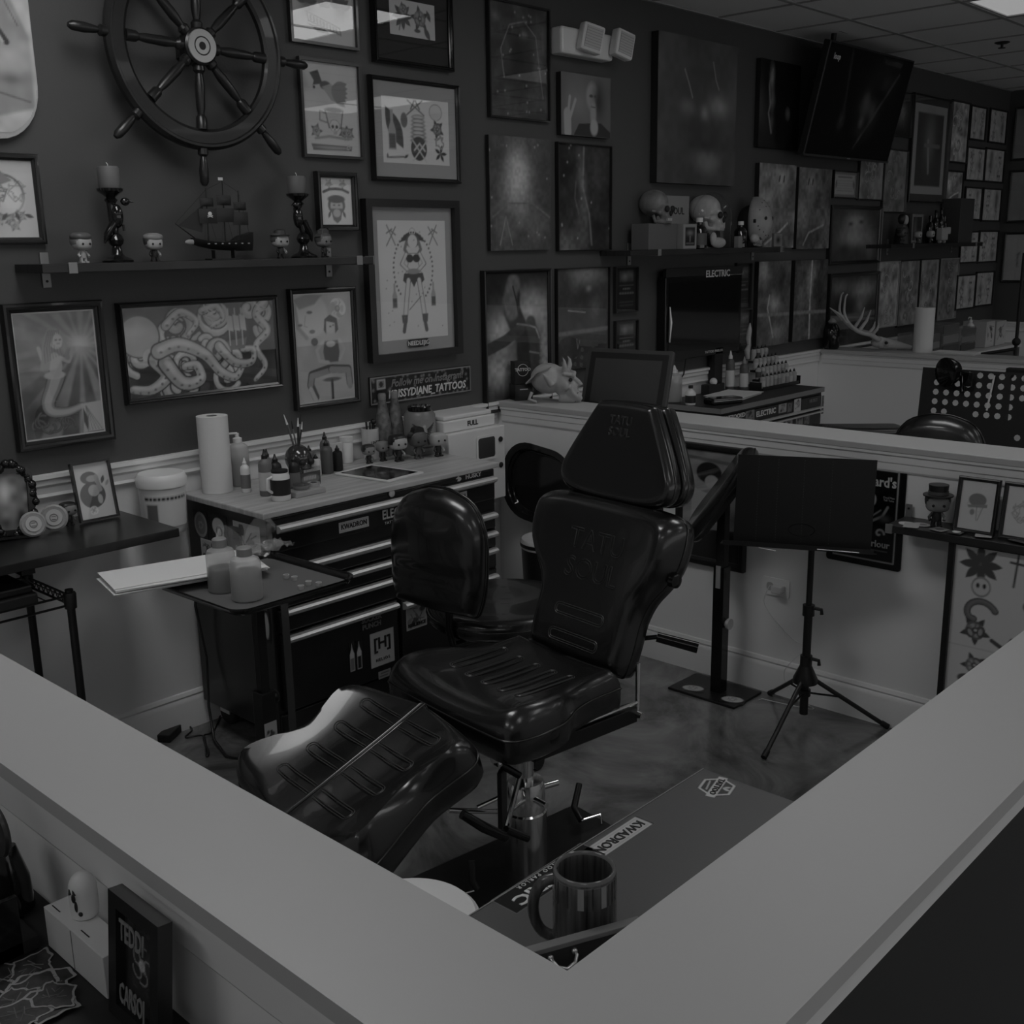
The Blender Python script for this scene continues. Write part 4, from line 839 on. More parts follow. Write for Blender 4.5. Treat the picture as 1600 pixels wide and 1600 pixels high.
obj('cylinder', G().lathe([(.060, 0), (.060, .19), (.056, .195), (.056, .27), (.050, .283), (.026, .285)], n=36), CHROME, CH, smooth=30)
obj('crossbar', G().tube([(-.01, -.10, .245), (-.01, .0, .245)], .009, 12).tube([(.0, .0, .245), (.105, -.02, .245)], .009, 12), CHROME, CH, smooth=40)
obj('base_plate', G().bx(-.36, .345, -.19, .17, 0, .012), BLK, CH, bevel=.004)
A = CHp(775, 1190, -.16); B = CHp(812, 1212, -.19); C_ = CHp(792, 1292, -.19)
obj('leg_hinge_bar', G().tube([A, B], .010, 12), BLKG, CH, smooth=40); obj('hinge_washer', G().lathe([(.02, -.004), (.02, .004)], (0, 0, 0), 16, T(*A) @ RY(1.2)), CHROME, CH)
mid = [(B[i]+C_[i])/2 for i in range(3)]
obj('leg_strut', G().tube([(B[0], B[1], B[2]), tuple(C_)], .007, 8), CHROME, CH, smooth=40)
obj('strut_plate', G().box((mid[0]-.02, mid[1]+.02, mid[2]+.01), (.05, .012, .16), rz=.6), BLK, CH, bevel=.002)
p1, p2, p3 = CHp(700, 1266, -.12), CHp(795, 1268, -.12), CHp(818, 1252, -.05)
obj('pedal_arm', G().tube([p1, p2, p3], .007, 10), CHROME, CH, smooth=40)
obj('pedal_arm', G().tube([CHp(745, 1262, -.02), CHp(782, 1245, -.02)], .006, 10), CHROME, CH, smooth=40)
q1, q2, q3 = CHp(722, 1272, -.20), CHp(755, 1292, -.22), CHp(790, 1308, -.22)
obj('foot_pedal', G().tube([q1, q2, q3], [.012, .014, .012], 12), BLKG, CH, smooth=40); obj('pedal_grip', G().tube([CHp(790, 1296, -.22), CHp(824, 1310, -.22)], .010, 12), BLKG, CH, smooth=40)
for pxs in (((905, 1225), (897, 1262), (908, 1282), (938, 1273), (940, 1288)), ((737, 1345), (738, 1378), (745, 1390), (728, 1395), (722, 1398))):
    z0 = .07; P = [tuple(onz(pxs[0][0], pxs[0][1], .10)), tuple(onz(pxs[1][0], pxs[1][1], .05)), tuple(onz(pxs[2][0], pxs[2][1], .03)), tuple(onz(pxs[3][0], pxs[3][1], .03)), tuple(onz(pxs[4][0], pxs[4][1], .012))]
    iv = (Matrix.Translation(CH.location) @ RZ(-.1263)).inverted(); P = [tuple(iv @ Vector(p)) for p in P]
    obj('lock_lever', G().tube(P[:3], [.010, .011, .010], 10), BLK, CH, smooth=40); obj('lever_rod', G().tube(P[2:], .004, 8), CHROME, CH, smooth=40)
# ------------------------------------------------------------------ artist's wheeled chair behind
TC = thing('task_chair', 'black padded wheeled stool with a rounded backrest, between the client chair and tool chest', 'chair', (2.69, 2.58, 0), .08)
ts = cushion('seat', [(.275*math.cos(2*PI*k/40), .27*math.sin(2*PI*k/40)) for k in range(40)], .075, .035, lambda x, y: -.012*math.exp(-(x*x+y*y)/.02), T(0, 0, .528), LEATHER, TC)
Pt = crom([(-.19, -.14), (-.18, -.175), (-.10, -.20), (.0, -.205), (.10, -.195), (.18, -.145), (.215, -.06), (.22, 0), (.215, .06), (.18, .145), (.10, .195), (.0, .205), (-.10, .20), (-.18, .175), (-.19, .14), (-.195, 0)], 3)
cushion('backrest', Pt, .06, .055, lambda x, y: .022*math.exp(-((x-.05)/.15)**2-(y/.14)**2)-.010*math.exp(-((x+.06)/.02)**2), frame3((-.375, 0, .775), (.06, 0, .998), (-.998, 0, .06)), LEATHER, TC)
obj('back_post', G().tube([(-.10, 0, .42), (-.27, 0, .43), (-.29, 0, .50), (-.275, 0, .72)], .014, 10), BLKG, TC, smooth=40)
obj('gas_column', G().tube([(0, 0, .12), (0, 0, .44)], .022, 16), CHROME, TC, smooth=40); obj('under_plate', G().box((0, 0, .432), (.2, .2, .02)), BLK, TC)
for k in range(5):
    a = 2*PI*k/5-.85; e = (.29*math.cos(a), .29*math.sin(a))
    obj('base_arm', G().tube([(0, 0, .13), (e[0], e[1], .075)], [.024, .014], 10), BLKP, TC, smooth=40)
    obj('caster', G().lathe([(.026, -.022), (.028, -.018), (.028, .018), (.026, .022)], n=18, M=T(e[0], e[1], .029) @ RZ(a+.5) @ RY(PI/2)), BLKP, TC, smooth=30)
# ------------------------------------------------------------------ arm rest stand
t = thing('armrest_stand', 'black tattoo arm rest on a square post with a flat floor plate', 'arm rest', (3.53, 2.20, 0))
obj('base_plate', G().bx(-.10, .105, -.135, .175, 0, .010), BLK, t, bevel=.003)
obj('outer_post', G().box((0, 0, .27), (.048, .048, .52)), BLKG, t, bevel=.002); obj('inner_post', G().box((0, 0, .64), (.036, .036, .30)), BLKM, t, bevel=.002)
obj('clamp_plate', G().box((-.026, 0, .49), (.004, .02, .09)), STEEL, t); obj('knob', G().lathe([(.012, 0), (.022, .01), (.022, .022)], n=16, M=T(.0, -.024, .30) @ RX(PI/2)), STEEL, t, smooth=30)
MP = frame3((-.06, .01, .84), (0, -.60, .80), (-.5, .70, .52))
Pp = crom([(.22, 0), (.20, .07), (.10, .092), (-.10, .092), (-.20, .07), (-.22, 0), (-.20, -.07), (-.10, -.092), (.10, -.092), (.20, -.07)], 4)
cushion('arm_pad', Pp, .065, .04, lambda x, y: 0, MP, LEATHER, t)
obj('pad_bracket', G().tube([(0, 0, .77), (-.03, .02, .80)], .016, 10), STEEL, t, smooth=40)
for dx, dy in ((-.045, .09), (-.04, -.09)): sticker(t, .10, .07, lambda a: (a.C.fill(.013), a.ell(.5, .35, .42, .27, .35), scribble(a, .5, .35, .22, 5, .04, 8)), T(dx, dy, .0108) @ RZ(-1.2), .0035)
# ------------------------------------------------------------------ music stand
t = thing('music_stand', 'black folding music stand with a solid desk, by the right partition', 'music stand', (3.48, 1.80, 0))
obj('pole', G().tube([(0, 0, .045), (0, 0, .46)], .0155, 14).tube([(0, 0, .40), (-.0, 0, .71)], .011, 12), BLKP, t, smooth=40)
for z in (.255, .45): obj('clamp', G().lathe([(.022, -.02), (.022, .02)], (0, 0, z), 14).tube([(0, -.02, z+.012), (.0, -.05, z+.012), (0, -.052, z-.006)], .007, 8), BLKP, t, smooth=30)
obj('hub', G().lathe([(.018, .03), (.045, -.03), (.045, -.045), (.02, -.05)][::-1], (0, 0, .215), 20), BLKP, t, smooth=30)
obj('lower_hub', G().lathe([(.022, -.012), (.022, .012)], (0, 0, .13), 16), BLKP, t, smooth=30)
for fx, fy in ((.165, .235), (-.346, -.037), (.172, -.252)):
    l = obj('leg', G().tube([(fx*.09, fy*.09, .185), (fx*.97, fy*.97, .012)], .0085, 10), BLKP, t, smooth=40)
    obj('rubber_foot', G().tube([(fx*.92, fy*.92, .022), (fx, fy, .008)], .011, 10), BLKM, l, smooth=40)
    obj('brace', G().tube([(0, 0, .13), (fx*.42, fy*.42, .118)], .004, 6), BLKP, l, smooth=40)
ang = math.atan2(1.609-2.03, 3.53-3.34); MD = T(-.045, .02, .70) @ RZ(ang) @ RX(-.09)
w_, h_ = .475, .315
obj('desk_panel', G().add([(-w_/2, 0, 0), (w_/2, 0, 0), (w_/2+.004, .0, h_), (-w_/2+.005, .0, h_), (-w_/2, .0015, 0), (w_/2, .0015, 0), (w_/2+.004, .0015, h_), (-w_/2+.005, .0015, h_)], [(0, 1, 2, 3), (7, 6, 5, 4), (0, 4, 5, 1), (1, 5, 6, 2), (2, 6, 7, 3), (3, 7, 4, 0)], MD), mat('black_stand_panel', .014, .34, bump=.02, bscale=90), t)
g = G()
for x in (-.158, -.09, .0, .095):
    for k in range(30): g.box((x, -.0006, .012+.0100*k), (.0022, .001, .0045), MD)
obj('perforation', g, mat('panel_marks', .05, .4), t)
obj('lip', G().box((-.015, -.028, -.004), (w_+.05, .06, .003), MD), BLKP, t); obj('lip_edge', G().box((-.01, -.058, .002), (w_+.04, .003, .016), MD), BLKP, t)
obj('embossed_mark', G().tube([(.045*math.cos(a), -.001, .055+.022*math.sin(a)) for a in [2*PI*k/24 for k in range(24)]], .0012, 5, MD, closed=True), BLKG, t)
obj('wire_clip', G().tube([(-.14, -.06, -.008), (-.08, -.062, -.016)], .0015, 5, MD).tube([(.06, -.06, 0), (.20, -.062, -.002)], .0015, 5, MD), STEEL, t)
# ------------------------------------------------------------------ near desk with mug and drawer front
t = thing('near_desk', 'grey desk top with stickers in the near corner of the booth', 'desk', (.735, .60, .75))
obj('top', G().bx(-.012, .945, .0, .475, -.02, 0), mat('grey_laminate', .082, .42, bump=.03, bscale=300), t, bevel=.001)
obj('edge_strip', G().bx(-.0, .945, .474, .4765, -.02, .0012), mat('edge_band', .22, .4), t)
for x in (.03, .90): obj('leg', G().bx(x, x+.03, .42, .45, -.75, -.021), BLK, t)
tn = t; DZ = lambda x, y: T(x-.735, y-.60, .0006)
def st_board(w, h, paint, x, y, rz, cell=.0022): return sticker(tn, w, h, paint, DZ(x, y) @ RZ(rz), cell)
k1, k2 = onz(929, 1330, .75), onz(1015, 1283, .75); kc = (onz(955, 1325, .75)+onz(990, 1290, .75))/2
kx, ky = onz(967, 1308, .75)[:2]
a = Art(.155, .040, .002); a.C[:] = .065; m_ = a.edge(np.maximum(np.abs(a.X-.5)-.46, np.abs(a.Y-a.a/2)-(a.a/2-.02))-.015, .01); a.put(m_, .42)
a.line([(.06, .035), (.94, .035), (.94, a.a-.035), (.06, a.a-.035), (.06, .035)], .006, .12)
ka = math.atan2(onz(1003, 1285, .75).y-onz(935, 1330, .75).y, onz(1003, 1285, .75).x-onz(935, 1330, .75).x)
a.build('sticker', tn, DZ(kx, ky) @ RZ(ka+PI), GLOSSP); text('KWADRON', .026, INKK, tn, DZ(kx, ky) @ T(0, 0, .0008) @ RZ(ka+PI), sx=.95, bold=.0004)
ex, ey = onz(860, 1370, .75)[:2]
sticker(tn, .225, .055, lambda a: (a.C.fill(.012), a.border(.008, .2)), DZ(ex, ey) @ RZ(ka+PI), .0022); text('ELECTRIC', .034, INKW, tn, DZ(ex, ey) @ T(0, 0, .0008) @ RZ(ka+PI) @ T(0, .007, 0), sx=1.25, bold=.0008); text('TATTOO PARLOR', .011, INKW, tn, DZ(ex, ey) @ T(0, 0, .0008) @ RZ(ka+PI) @ T(0, -.017, 0), spacing=1.5)
hx, hy = onz(1120, 1230, .75)[:2]
def st_hex(a):
    a.C[:] = .065; P = [(.5+.46*math.cos(PI/3*k), a.a/2+.42*math.sin(PI/3*k)) for k in range(6)]; a.poly(P, .45); a.poly([(.5+.40*math.cos(PI/3*k), a.a/2+.36*math.sin(PI/3*k)) for k in range(6)], .05)
    a.poly([(0, a.a*.38), (1, a.a*.38), (1, a.a*.62), (0, a.a*.62)], .45); leaf(a, .5, a.a*.65, .2, 1.2, .4); leaf(a, .5, a.a*.65, .2, 2.2, .4); a.line([(.3, a.a*.25), (.7, a.a*.3)], .03, .4)
ah = Art(.085, .075, .002); st_hex(ah); ah.build('sticker', tn, DZ(hx, hy) @ RZ(ka+PI+.25), GLOSSP, keep=lambda c: (np.abs(c[:, 1]) < .0095) | ((np.abs(c[:, 1]) < .0335) & (np.abs(c[:, 0])*.866+np.abs(c[:, 1])*.56 < .0345))); text('TATTOO', .016, INKK, tn, DZ(hx, hy) @ T(0, 0, .0008) @ RZ(ka+PI+.25), bold=.0005)
mx_, my_ = 1.089, .892
MUGM = mat('glazed_dark_mug', .07, .25, var=.7, vscale=8, stretch=(14, 14, .6), coat=.4)
t = thing('mug', 'dark glazed ceramic mug with pale stripes below the rim, on the near desk', 'mug', (mx_, my_, .751)); t.scale = (1.1, 1.1, 1.1)
obj('body', G().lathe([(.036, 0), (.041, .004), (.0425, .02), (.0425, .10), (.0415, .116), (.0385, .120), (.0355, .116), (.036, .10), (.036, .012), (.01, .008)], n=40, cap=False), MUGM, t, smooth=40)
obj('rim', G().lathe([(.0418, .1125), (.0408, .1195), (.0385, .1212), (.0362, .1195), (.0356, .1145)], n=40, cap=False), mat('mug_rim', .16, .2, coat=.5), t, smooth=60)
hd = Vector((-RT.x, -RT.y, 0)).normalized(); HP = []
for k in range(13):
    a_ = -PI/2+PI*k/12; r_ = .042+.026*math.cos(a_); HP.append((hd.x*r_, hd.y*r_, .062+.042*math.sin(a_)))
HP[0] = (hd.x*.038, hd.y*.038, .018); HP[-1] = (hd.x*.038, hd.y*.038, .105)
obj('handle', G().tube(HP, .0078, 10), MUGM, t, smooth=60)
fa = math.atan2(-my_, -mx_)
for k, (da, wd, gg) in enumerate(((-.12, .19, .32), (.62, .19, .32), (.85, .07, .10), (1.0, .06, .04), (-.55, .06, .03), (-.42, .05, .10), (.25, .05, .03), (-.95, .05, .03), (-1.1, .05, .1), (1.2, .06, .1))):
    g = G(); P = [(.0429*math.cos(fa+da+wd*(j/4-.5)), .0429*math.sin(fa+da+wd*(j/4-.5))) for j in range(5)]
    g.add([(x, y, .083) for x, y in P]+[(x*.985, y*.985, .1135) for x, y in P], [(j, j+1, j+6, j+5) for j in range(4)]); obj('stripe', g, mat('mug_stripe_%d' % int(gg*100), gg, .3), t)
# drawer front standing at the corner
P1, P2 = onz(790, 1494, .83), onz(1000, 1436, .83); dd = (P2-P1); L_ = dd.length; an = math.atan2(dd.y, dd.x); cM = (P1+P2)/2
t = thing('drawer_box', 'small dark wooden box with a pale top edge in front of the mug', 'box', (cM.x, cM.y, .751), an)
obj('front_board', G().bx(-L_/2, L_/2, -.006, .006, 0, .072), mat('dark_stained_wood', .02, .45, var=.4, vscale=4, stretch=(1, 20, 20)), t, bevel=.001)
obj('top_edge', G().bx(-L_/2, L_/2, -.008, .007, .0725, .080), mat('pale_wood_edge', .17, .5, var=.15), t, bevel=.001)
obj('pull', G().tube([(-.040, -.007, .064), (-.040, -.016, .063), (-.035, -.021, .056), (-.022, -.024, .052), (-.009, -.021, .056), (-.004, -.016, .063), (-.004, -.007, .064)], .0028, 8).ball((-.040, -.008, .064), .0045).ball((-.004, -.008, .064), .0045), ALU, t, smooth=60)
obj('bottom', G().bx(-L_/2+.03, L_/2-.03, -.05, -.006, 0, .006), BLK, t); obj('name_tag', G().bx(-.03, -.012, -.045, -.041, .0065, .0085), WPLAS, t)
# white round drum under the leg rest
sx_, sy_ = 1.262, 1.49
t = thing('round_stool', 'white round topped drum stool under the leg rest', 'stool', (sx_, sy_, 0))
obj('top', G().lathe([(.135, .40), (.145, .41), (.145, .44), (.135, .45), (.0, .452)], n=48, cap=False), WPLAS, t, smooth=40); obj('drum', G().lathe([(.12, 0), (.125, .02), (.13, .399)], n=40), WPLAS, t, smooth=40)
# ================================================================== things on the art wall
SH = 1.722
BRK = mat('grey_bracket', .28, .45, .5)
def shelf(x0, x1, label, brackets):
    t = thing('wall_shelf', label, 'shelf', (x0, D-.195, SH)); L = x1-x0
    obj('board', G().bx(0, L, 0, .193, -.026, 0), mat('dark_stained_board', .022, .4, var=.5, vscale=3, stretch=(1, 18, 1)), t, bevel=.001)
    for bx_ in brackets:
        obj('bracket', G().bx(bx_-x0-.014, bx_-x0+.014, .188, .193, -.075, .035).bx(bx_-x0-.014, bx_-x0+.014, .0, .19, -.030, -.0265).bx(bx_-x0-.014, bx_-x0+.014, -.004, -.0005, -.030, .004), BRK, t, bevel=.001)
        obj('screw', G().lathe([(.004, 0), (.004, .003)], n=10, M=T(bx_-x0, .188, -.055) @ RX(PI/2)), BLKM, t)
    obj('end_clip', G().bx(L-.0005, L+.003, 0, .05, -.03, .003), BRK, t)
    return t
shelf(1.505, 2.80, 'long dark wall shelf on the left holding candles and a model ship', (1.60, 2.73))
shelf(4.44, 5.93, 'dark wall shelf above the wall screen holding skulls and a hockey mask', (4.68, 5.90))
shelf(7.38, 9.04, 'dark wall shelf farthest along the art wall', (7.74, 8.9))
# ---- ship's wheel
WD = mat('dark_walnut', .012, .35, coat=.15, var=.3, vscale=12)
t = thing('ship_wheel', 'dark wooden ship wheel with a pale metal hub hanging on the wall', 'ship wheel', (2.163, 3.44, 2.418), rot=(0, math.radians(2), 0))
RW = T(0, 0, 0) @ RX(PI/2)
obj('rim', G().lathe([(.262, -.012), (.270, -.020), (.318, -.020), (.330, -.012), (.330, .006), (.320, .018), (.312, .018), (.308, .012), (.272, .012), (.262, .006), (.262, -.012)], n=72, M=RW, cap=False), WD, t, smooth=30)
for k in range(8):
    M = RY(-k*PI/4) @ RY(PI/2) ; prof = [(.018, .05), (.020, .075), (.012, .085), (.017, .12), (.015, .19), (.011, .215), (.018, .225), (.019, .262)]
    prof2 = [(.017, .325), (.018, .345), (.009, .352), (.012, .362), (.0165, .40), (.015, .435), (.008, .447), (.0, .449)]
    obj('spoke', G().lathe(prof, n=14, M=M).lathe(prof2, n=14, M=M), WD, t, smooth=35)
obj('hub', G().lathe([(.058, -.028), (.060, -.022), (.060, .022), (.05, .03)], n=40, M=RW), WD, t, smooth=30)
obj('hub_plate', G().lathe([(.0, .0255), (.012, .0255), (.013, .030), (.026, .0302), (.028, .027), (.031, .0302), (.052, .0302), (.054, .026)][::-1], n=48, M=RW, cap=False), mat('tarnished_brass', .42, .35, .6, var=.15), t, smooth=30)
obj('bore', G().lathe([(.011, .024), (.011, .031)], n=20, M=RW), BLKM, t)
obj('wall_mount', G().bx(-.03, .03, .03, .09, -.03, .03), BLKM, t)
# ---- candle holders
def candle_holder(x, top, label, lean=0, bird=1):
    t = thing('candle_holder', label, 'candle holder', (x, D-.10, SH+.0005)); BG = mat('black_resin', .008, .12, coat=.5)
    obj('base', G().lathe([(.048, 0), (.05, .006), (.042, .012), (.026, .018), (.018, .026), (.014, .05), (.022, .058), (.026, .07), (.020, .084), (.011, .092), (.010, .11)], n=24), BG, t, smooth=40)
    obj('stem', G().tube([(0, 0, .10), (-.012*lean, 0, .14), (-.018*lean, 0, .175), (-.012*lean, 0, .19)], [.012, .014, .013, .016], 12).lathe([(.014, .185), (.022, .195), (.014, .203), (.028, .214), (.040, .222), (.042, .230), (.036, .232)], (-.012*lean, 0, 0), 20), BG, t, smooth=40)
    g = G().ball((-.022*lean*bird, -.012, .145), .026, sc=(.75, .7, 1.45)).ball((-.035*bird, -.018, .19), .013, sc=(1.2, .9, 1)).tube([(-.047*bird, -.02, .192), (-.062*bird, -.022, .188)], [.005, .001], 8).tube([(.0, -.008, .13), (.03*bird, -.004, .085), (.04*bird, 0, .06)], [.014, .012, .003], 10).tube([(-.02*bird, -.02, .118), (-.02*bird, -.022, .098)], .004, 8)
    obj('bird', g, BG, t, smooth=60)
    c = thing('candle', label.replace('black bird candlestick', 'grey pillar candle standing in the bird candlestick'), 'candle', (x-.012*lean, D-.10, SH+.233)); cm = mat('grey_candle_wax', .13, .55)
    obj('wax', G().lathe([(.033, 0), (.034, .004), (.034, top-.006), (.031, top), (.006, top-.004)], n=32), cm, c, smooth=35)
    obj('wick', G().tube([(0, 0, top-.004), (.001, 0, top+.006), (-.004, 0, top+.012)], .0012, 6), PAPER, c)
candle_holder(1.800, .066, 'black bird candlestick at the left end of the long shelf', .3, -1)
candle_holder(2.545, .060, 'black bird candlestick near the right end of the long shelf', 1.2, 1)
# ---- big headed toy figures (plain generic ones)
SKIN = mat('toy_pale', .42, .45); SK2 = mat('toy_mid', .22, .45); DKT = mat('toy_dark', .018, .4); MDT = mat('toy_grey', .09, .45)
def figurine(x, y, z, h, label, hat=0, rz=0, skin=SKIN, hair=MDT, cloth=DKT, brim=MDT, group=None):
    t = thing('toy_figure', label, 'figurine', (x, y, z+.0005), rz, group=group); s = h/.095
    obj('head', G().ball((0, 0, .060*s), .027*s, sc=(1.05, .88, .82), p=3.2), skin, t, smooth=70)
    obj('hair', G().ball((0, .004*s, .067*s), .0285*s, sc=(1.07, .90, .72), p=3.0), hair, t, smooth=70) if hat != 4 else None
    for q in (-1, 1): obj('eye', G().ball((q*.0125*s, -.0235*s, .057*s), .0036*s, n=10, m=6), BLKG, t, smooth=70)
    obj('torso', G().lathe([(.010*s, .014*s), (.012*s, .022*s), (.010*s, .036*s), (.006*s, .040*s)], n=14, sy=.8), cloth, t, smooth=50)
    for q in (-1, 1):
        obj('leg', G().tube([(q*.006*s, 0, .020*s), (q*.008*s, 0, .004*s)], .0055*s, 8).box((q*.008*s, -.003*s, .0025*s), (.011*s, .016*s, .005*s)), cloth, t, smooth=50)
        obj('arm', G().tube([(q*.010*s, 0, .034*s), (q*.018*s, -.004*s, .024*s), (q*.016*s, -.010*s, .018*s)], .004*s, 8), skin if q > 0 else cloth, t, smooth=50)
    if hat == 1: obj('hat', G().lathe([(.034*s, .076*s), (.035*s, .079*s), (.022*s, .080*s), (.020*s, .094*s), (.012*s, .098*s)], n=24), brim, t, smooth=40)
    if hat == 2: obj('hat', G().ball((0, .002*s, .078*s), .03*s, sc=(1.1, .95, .5), p=2.4), brim, t, smooth=60)
    if hat == 3: obj('hat', G().prism([(-.036*s, .074*s), (-.020*s, .084*s), (-.016*s, .098*s), (0, .104*s), (.016*s, .098*s), (.020*s, .084*s), (.036*s, .074*s), (0, .082*s)], -.012*s, .012*s, RX(PI/2)), brim, t, bevel=.001)
    if hat == 5: obj('hat', G().lathe([(.036*s, .078*s), (.036*s, .081*s), (.022*s, .082*s), (.024*s, .106*s)], n=24), DKT, t, smooth=40); obj('hat_band', G().lathe([(.0235*s, .0825*s), (.0243*s, .090*s)], n=24), MDT, t)
    return t
yS = D-.105
figurine(1.680, yS, SH, .098, 'toy figure in a soft cap, leftmost on the long shelf', 2, .2, hair=SK2, cloth=SKIN)
figurine(1.930, yS, SH, .094, 'toy figure in a tilted hat between the left candle and the ship', 2, -.1, cloth=DKT, brim=SK2)
figurine(2.437, yS, SH, .100, 'toy figure in a broad brimmed hat right of the model ship', 1, 0, brim=mat('toy_brown', .05, .5))
figurine(2.635, yS, SH, .098, 'toy figure in a pointed hat, rightmost on the long shelf', 3, .2, skin=SK2)
# ---- model sailing ship
HM = mat('ship_black', .010, .35); SM = mat('sail_dark', .028, .8)
t = thing('model_ship', 'black model sailing ship with dark sails on a stand, middle of the long shelf', 'model ship', (2.19, D-.105, SH+.0005)); t.scale = (1.12, 1.12, .98)
g = G(); st = []; n = 11
for i in range(n):
    u = i/(n-1); x = -.10+.21*u; w_ = .026*math.sin(PI*min(1, .12+u*.75))**.7; zt = .062+.018*(2*abs(u-.45))**2+(.012 if u > .75 else 0); zb = .030+.012*(1-u)**3*2
    st.append([(x, -w_, zt), (x, -w_*.9, (zt+zb)/2), (x, -w_*.3, zb), (x, w_*.3, zb), (x, w_*.9, (zt+zb)/2), (x, w_, zt)])
v = [p for s_ in st for p in s_]; f = [(i*6+k, i*6+(k+1) % 6, (i+1)*6+(k+1) % 6, (i+1)*6+k) for i in range(n-1) for k in range(6)]+[tuple(range(6)), tuple((n-1)*6+k for k in reversed(range(6)))]
obj('hull', g.add(v, f), HM, t, smooth=40)
g = G()
for k in range(7): g.box((-.06+.024*k, -.0235, .056), (.006, .004, .004))
obj('gun_ports', g, mat('worn_gold', .3, .5), t); obj('figurehead', G().ball((-.108, 0, .062), .014, sc=(1.4, .5, .7)), mat('worn_gold', .3, .5), t, smooth=60)
for x, hh in ((-.045, .19), (.015, .22), (.070, .185)):
    obj('mast', G().tube([(x, 0, .05), (x+.004, 0, hh+.055)], [.0028, .0014], 8), HM, t, smooth=40)
obj('bowsprit', G().tube([(-.09, 0, .075), (-.155, 0, .125)], [.003, .0015], 8), HM, t)
def sail(x0, x1, z0, z1, bulge=.012, skew=0, m=SM, nm='sail'):
    g = G(); v = []
    for j in range(5):
        for i in range(5):
            u, w2 = i/4, j/4; v.append((x0+(x1-x0)*u+skew*(1-w2), -.006-bulge*math.sin(PI*u)*math.sin(PI*(w2*.8+.1)), z0+(z1-z0)*w2))
    v += [(a, b+.0012, c) for a, b, c in v]; f = []
    for j in range(4):
        for i in range(4): q = j*5+i; f += [(q, q+1, q+6, q+5), (q+25, q+30, q+31, q+26)]
    for i in range(4): f += [(i, i+25, i+26, i+1), (20+i, 21+i, 46+i, 45+i), (i*5, i*5+5, i*5+30, i*5+25), (i*5+4, i*5+29, i*5+34, i*5+9)]
    return obj(nm, g.add(v, f), m, t, smooth=60)
sail(-.075, -.012, .125, .175); sail(-.068, -.022, .183, .212); sail(-.015, .05, .13, .178); sail(-.008, .042, .188, .222); sail(.045, .10, .12, .165); sail(.05, .095, .172, .20)
tri = G().add([(-.145, 0, .118), (-.055, 0, .19), (-.065, 0, .095), (-.145, .001, .118), (-.055, .001, .19), (-.065, .001, .095)], [(0, 1, 2), (5, 4, 3), (0, 3, 4, 1), (1, 4, 5, 2), (2, 5, 3, 0)]); obj('jib', tri, SM, t)
obj('sail_emblem', G().ball((-.045, -.0195, .158), .007, sc=(1, .2, 1)).tube([(-.054, -.0195, .146), (-.036, -.0195, .152)], .0015, 6).tube([(-.036, -.0195, .146), (-.054, -.0195, .152)], .0015, 6), INKW, t)
g = G()
for a_, b_ in (((-.155, 0, .125), (-.041, 0, .24)), ((-.041, 0, .24), (.019, 0, .27)), ((.019, 0, .27), (.074, 0, .235)), ((.074, 0, .235), (.105, 0, .09)), ((-.07, -.02, .07), (-.043, 0, .18)), ((-.01, -.024, .068), (.017, 0, .2)), ((.045, -.022, .07), (.072, 0, .17)), ((-.03, -.02, .07), (-.043, 0, .18)), ((.03, -.02, .07), (.017, 0, .2))): g.tube([a_, b_], .0006, 5)
obj('rigging', g, HM, t); obj('pennant', G().box((.012, -.002, .278), (.016, .001, .010)), INKW, t)
obj('stand', G().bx(-.05, .06, -.02, .02, 0, .005).box((-.03, 0, .018), (.004, .02, .03)).box((.04, 0, .018), (.004, .02, .03)), HM, t)
# ---- banner sign and shark board, emergency light
a_, b_ = ony(577, 592, D-.008), ony(736, 608, D-.008); w_, h_ = b_.x-a_.x, .118
t = thing('name_banner', 'narrow black sign with white lettering FOLLOW ME, under the pirate hat drawing', 'sign', ((a_.x+b_.x)/2, D-.001, (a_.z+b_.z)/2-.002))
obj('board', G().box((0, -.004, 0), (w_, .008, h_)), BLKM, t)
def p_ban(a):
    a.C[:] = .01; rr = random.Random(2)
    for k in range(60): a.glow(rr.random(), a.a*(.02+.96*(rr.random()**2 if k % 2 else 1-rr.random()**2)), .010, .010, .2, .8)
    a.border(.008, .18); a.poly([(.06, .105), (.14, .105), (.14, .175), (.06, .175)], .32); a.ell(.10, .14, .02, .02, .02); a.line([(.075, .12), (.125, .12), (.125, .16), (.075, .16), (.075, .12)], .006, .03)
Art.build((lambda a: (p_ban(a), a)[1])(Art(w_-.004, h_-.004, .0035)), 'print', t, T(0, -.0085, 0) @ FRONT, GLOSSP)
text('Follow me on Instagram!', .046, mat('grey_ink', .2, .6), t, T(.03, -.0095, .022) @ FRONT, shear=.3, sx=.92, bold=.0008); text('KRISSYDIANE_TATTOOS', .047, INKW, t, T(.03, -.0095, -.024) @ FRONT, shear=.15, sx=.88, bold=.0012)
t = thing('skate_deck', 'pale wall board with a rounded lower end and a grey face drawing, top left corner', 'board', (1.455, D-.012, 2.52))
zz = ony(15, 218, D-.02).z; xr = ony(60, 150, D-.02).x; R_W = .135
P = [(xr-1.455-R_W+R_W*math.cos(a), zz-2.52+.16+.16*math.sin(a)) for a in [-PI*k/16 for k in range(17)]] + [(xr-1.455-2*R_W, .45), (xr-1.455, .45)]
obj('deck', G().prism(P, 0, .012, FRONT), mat('deck_white', .42, .5), t, bevel=.002)
ar = Art(2*R_W*.97, .62, .004); ar.C[:] = .40; h = ar.a
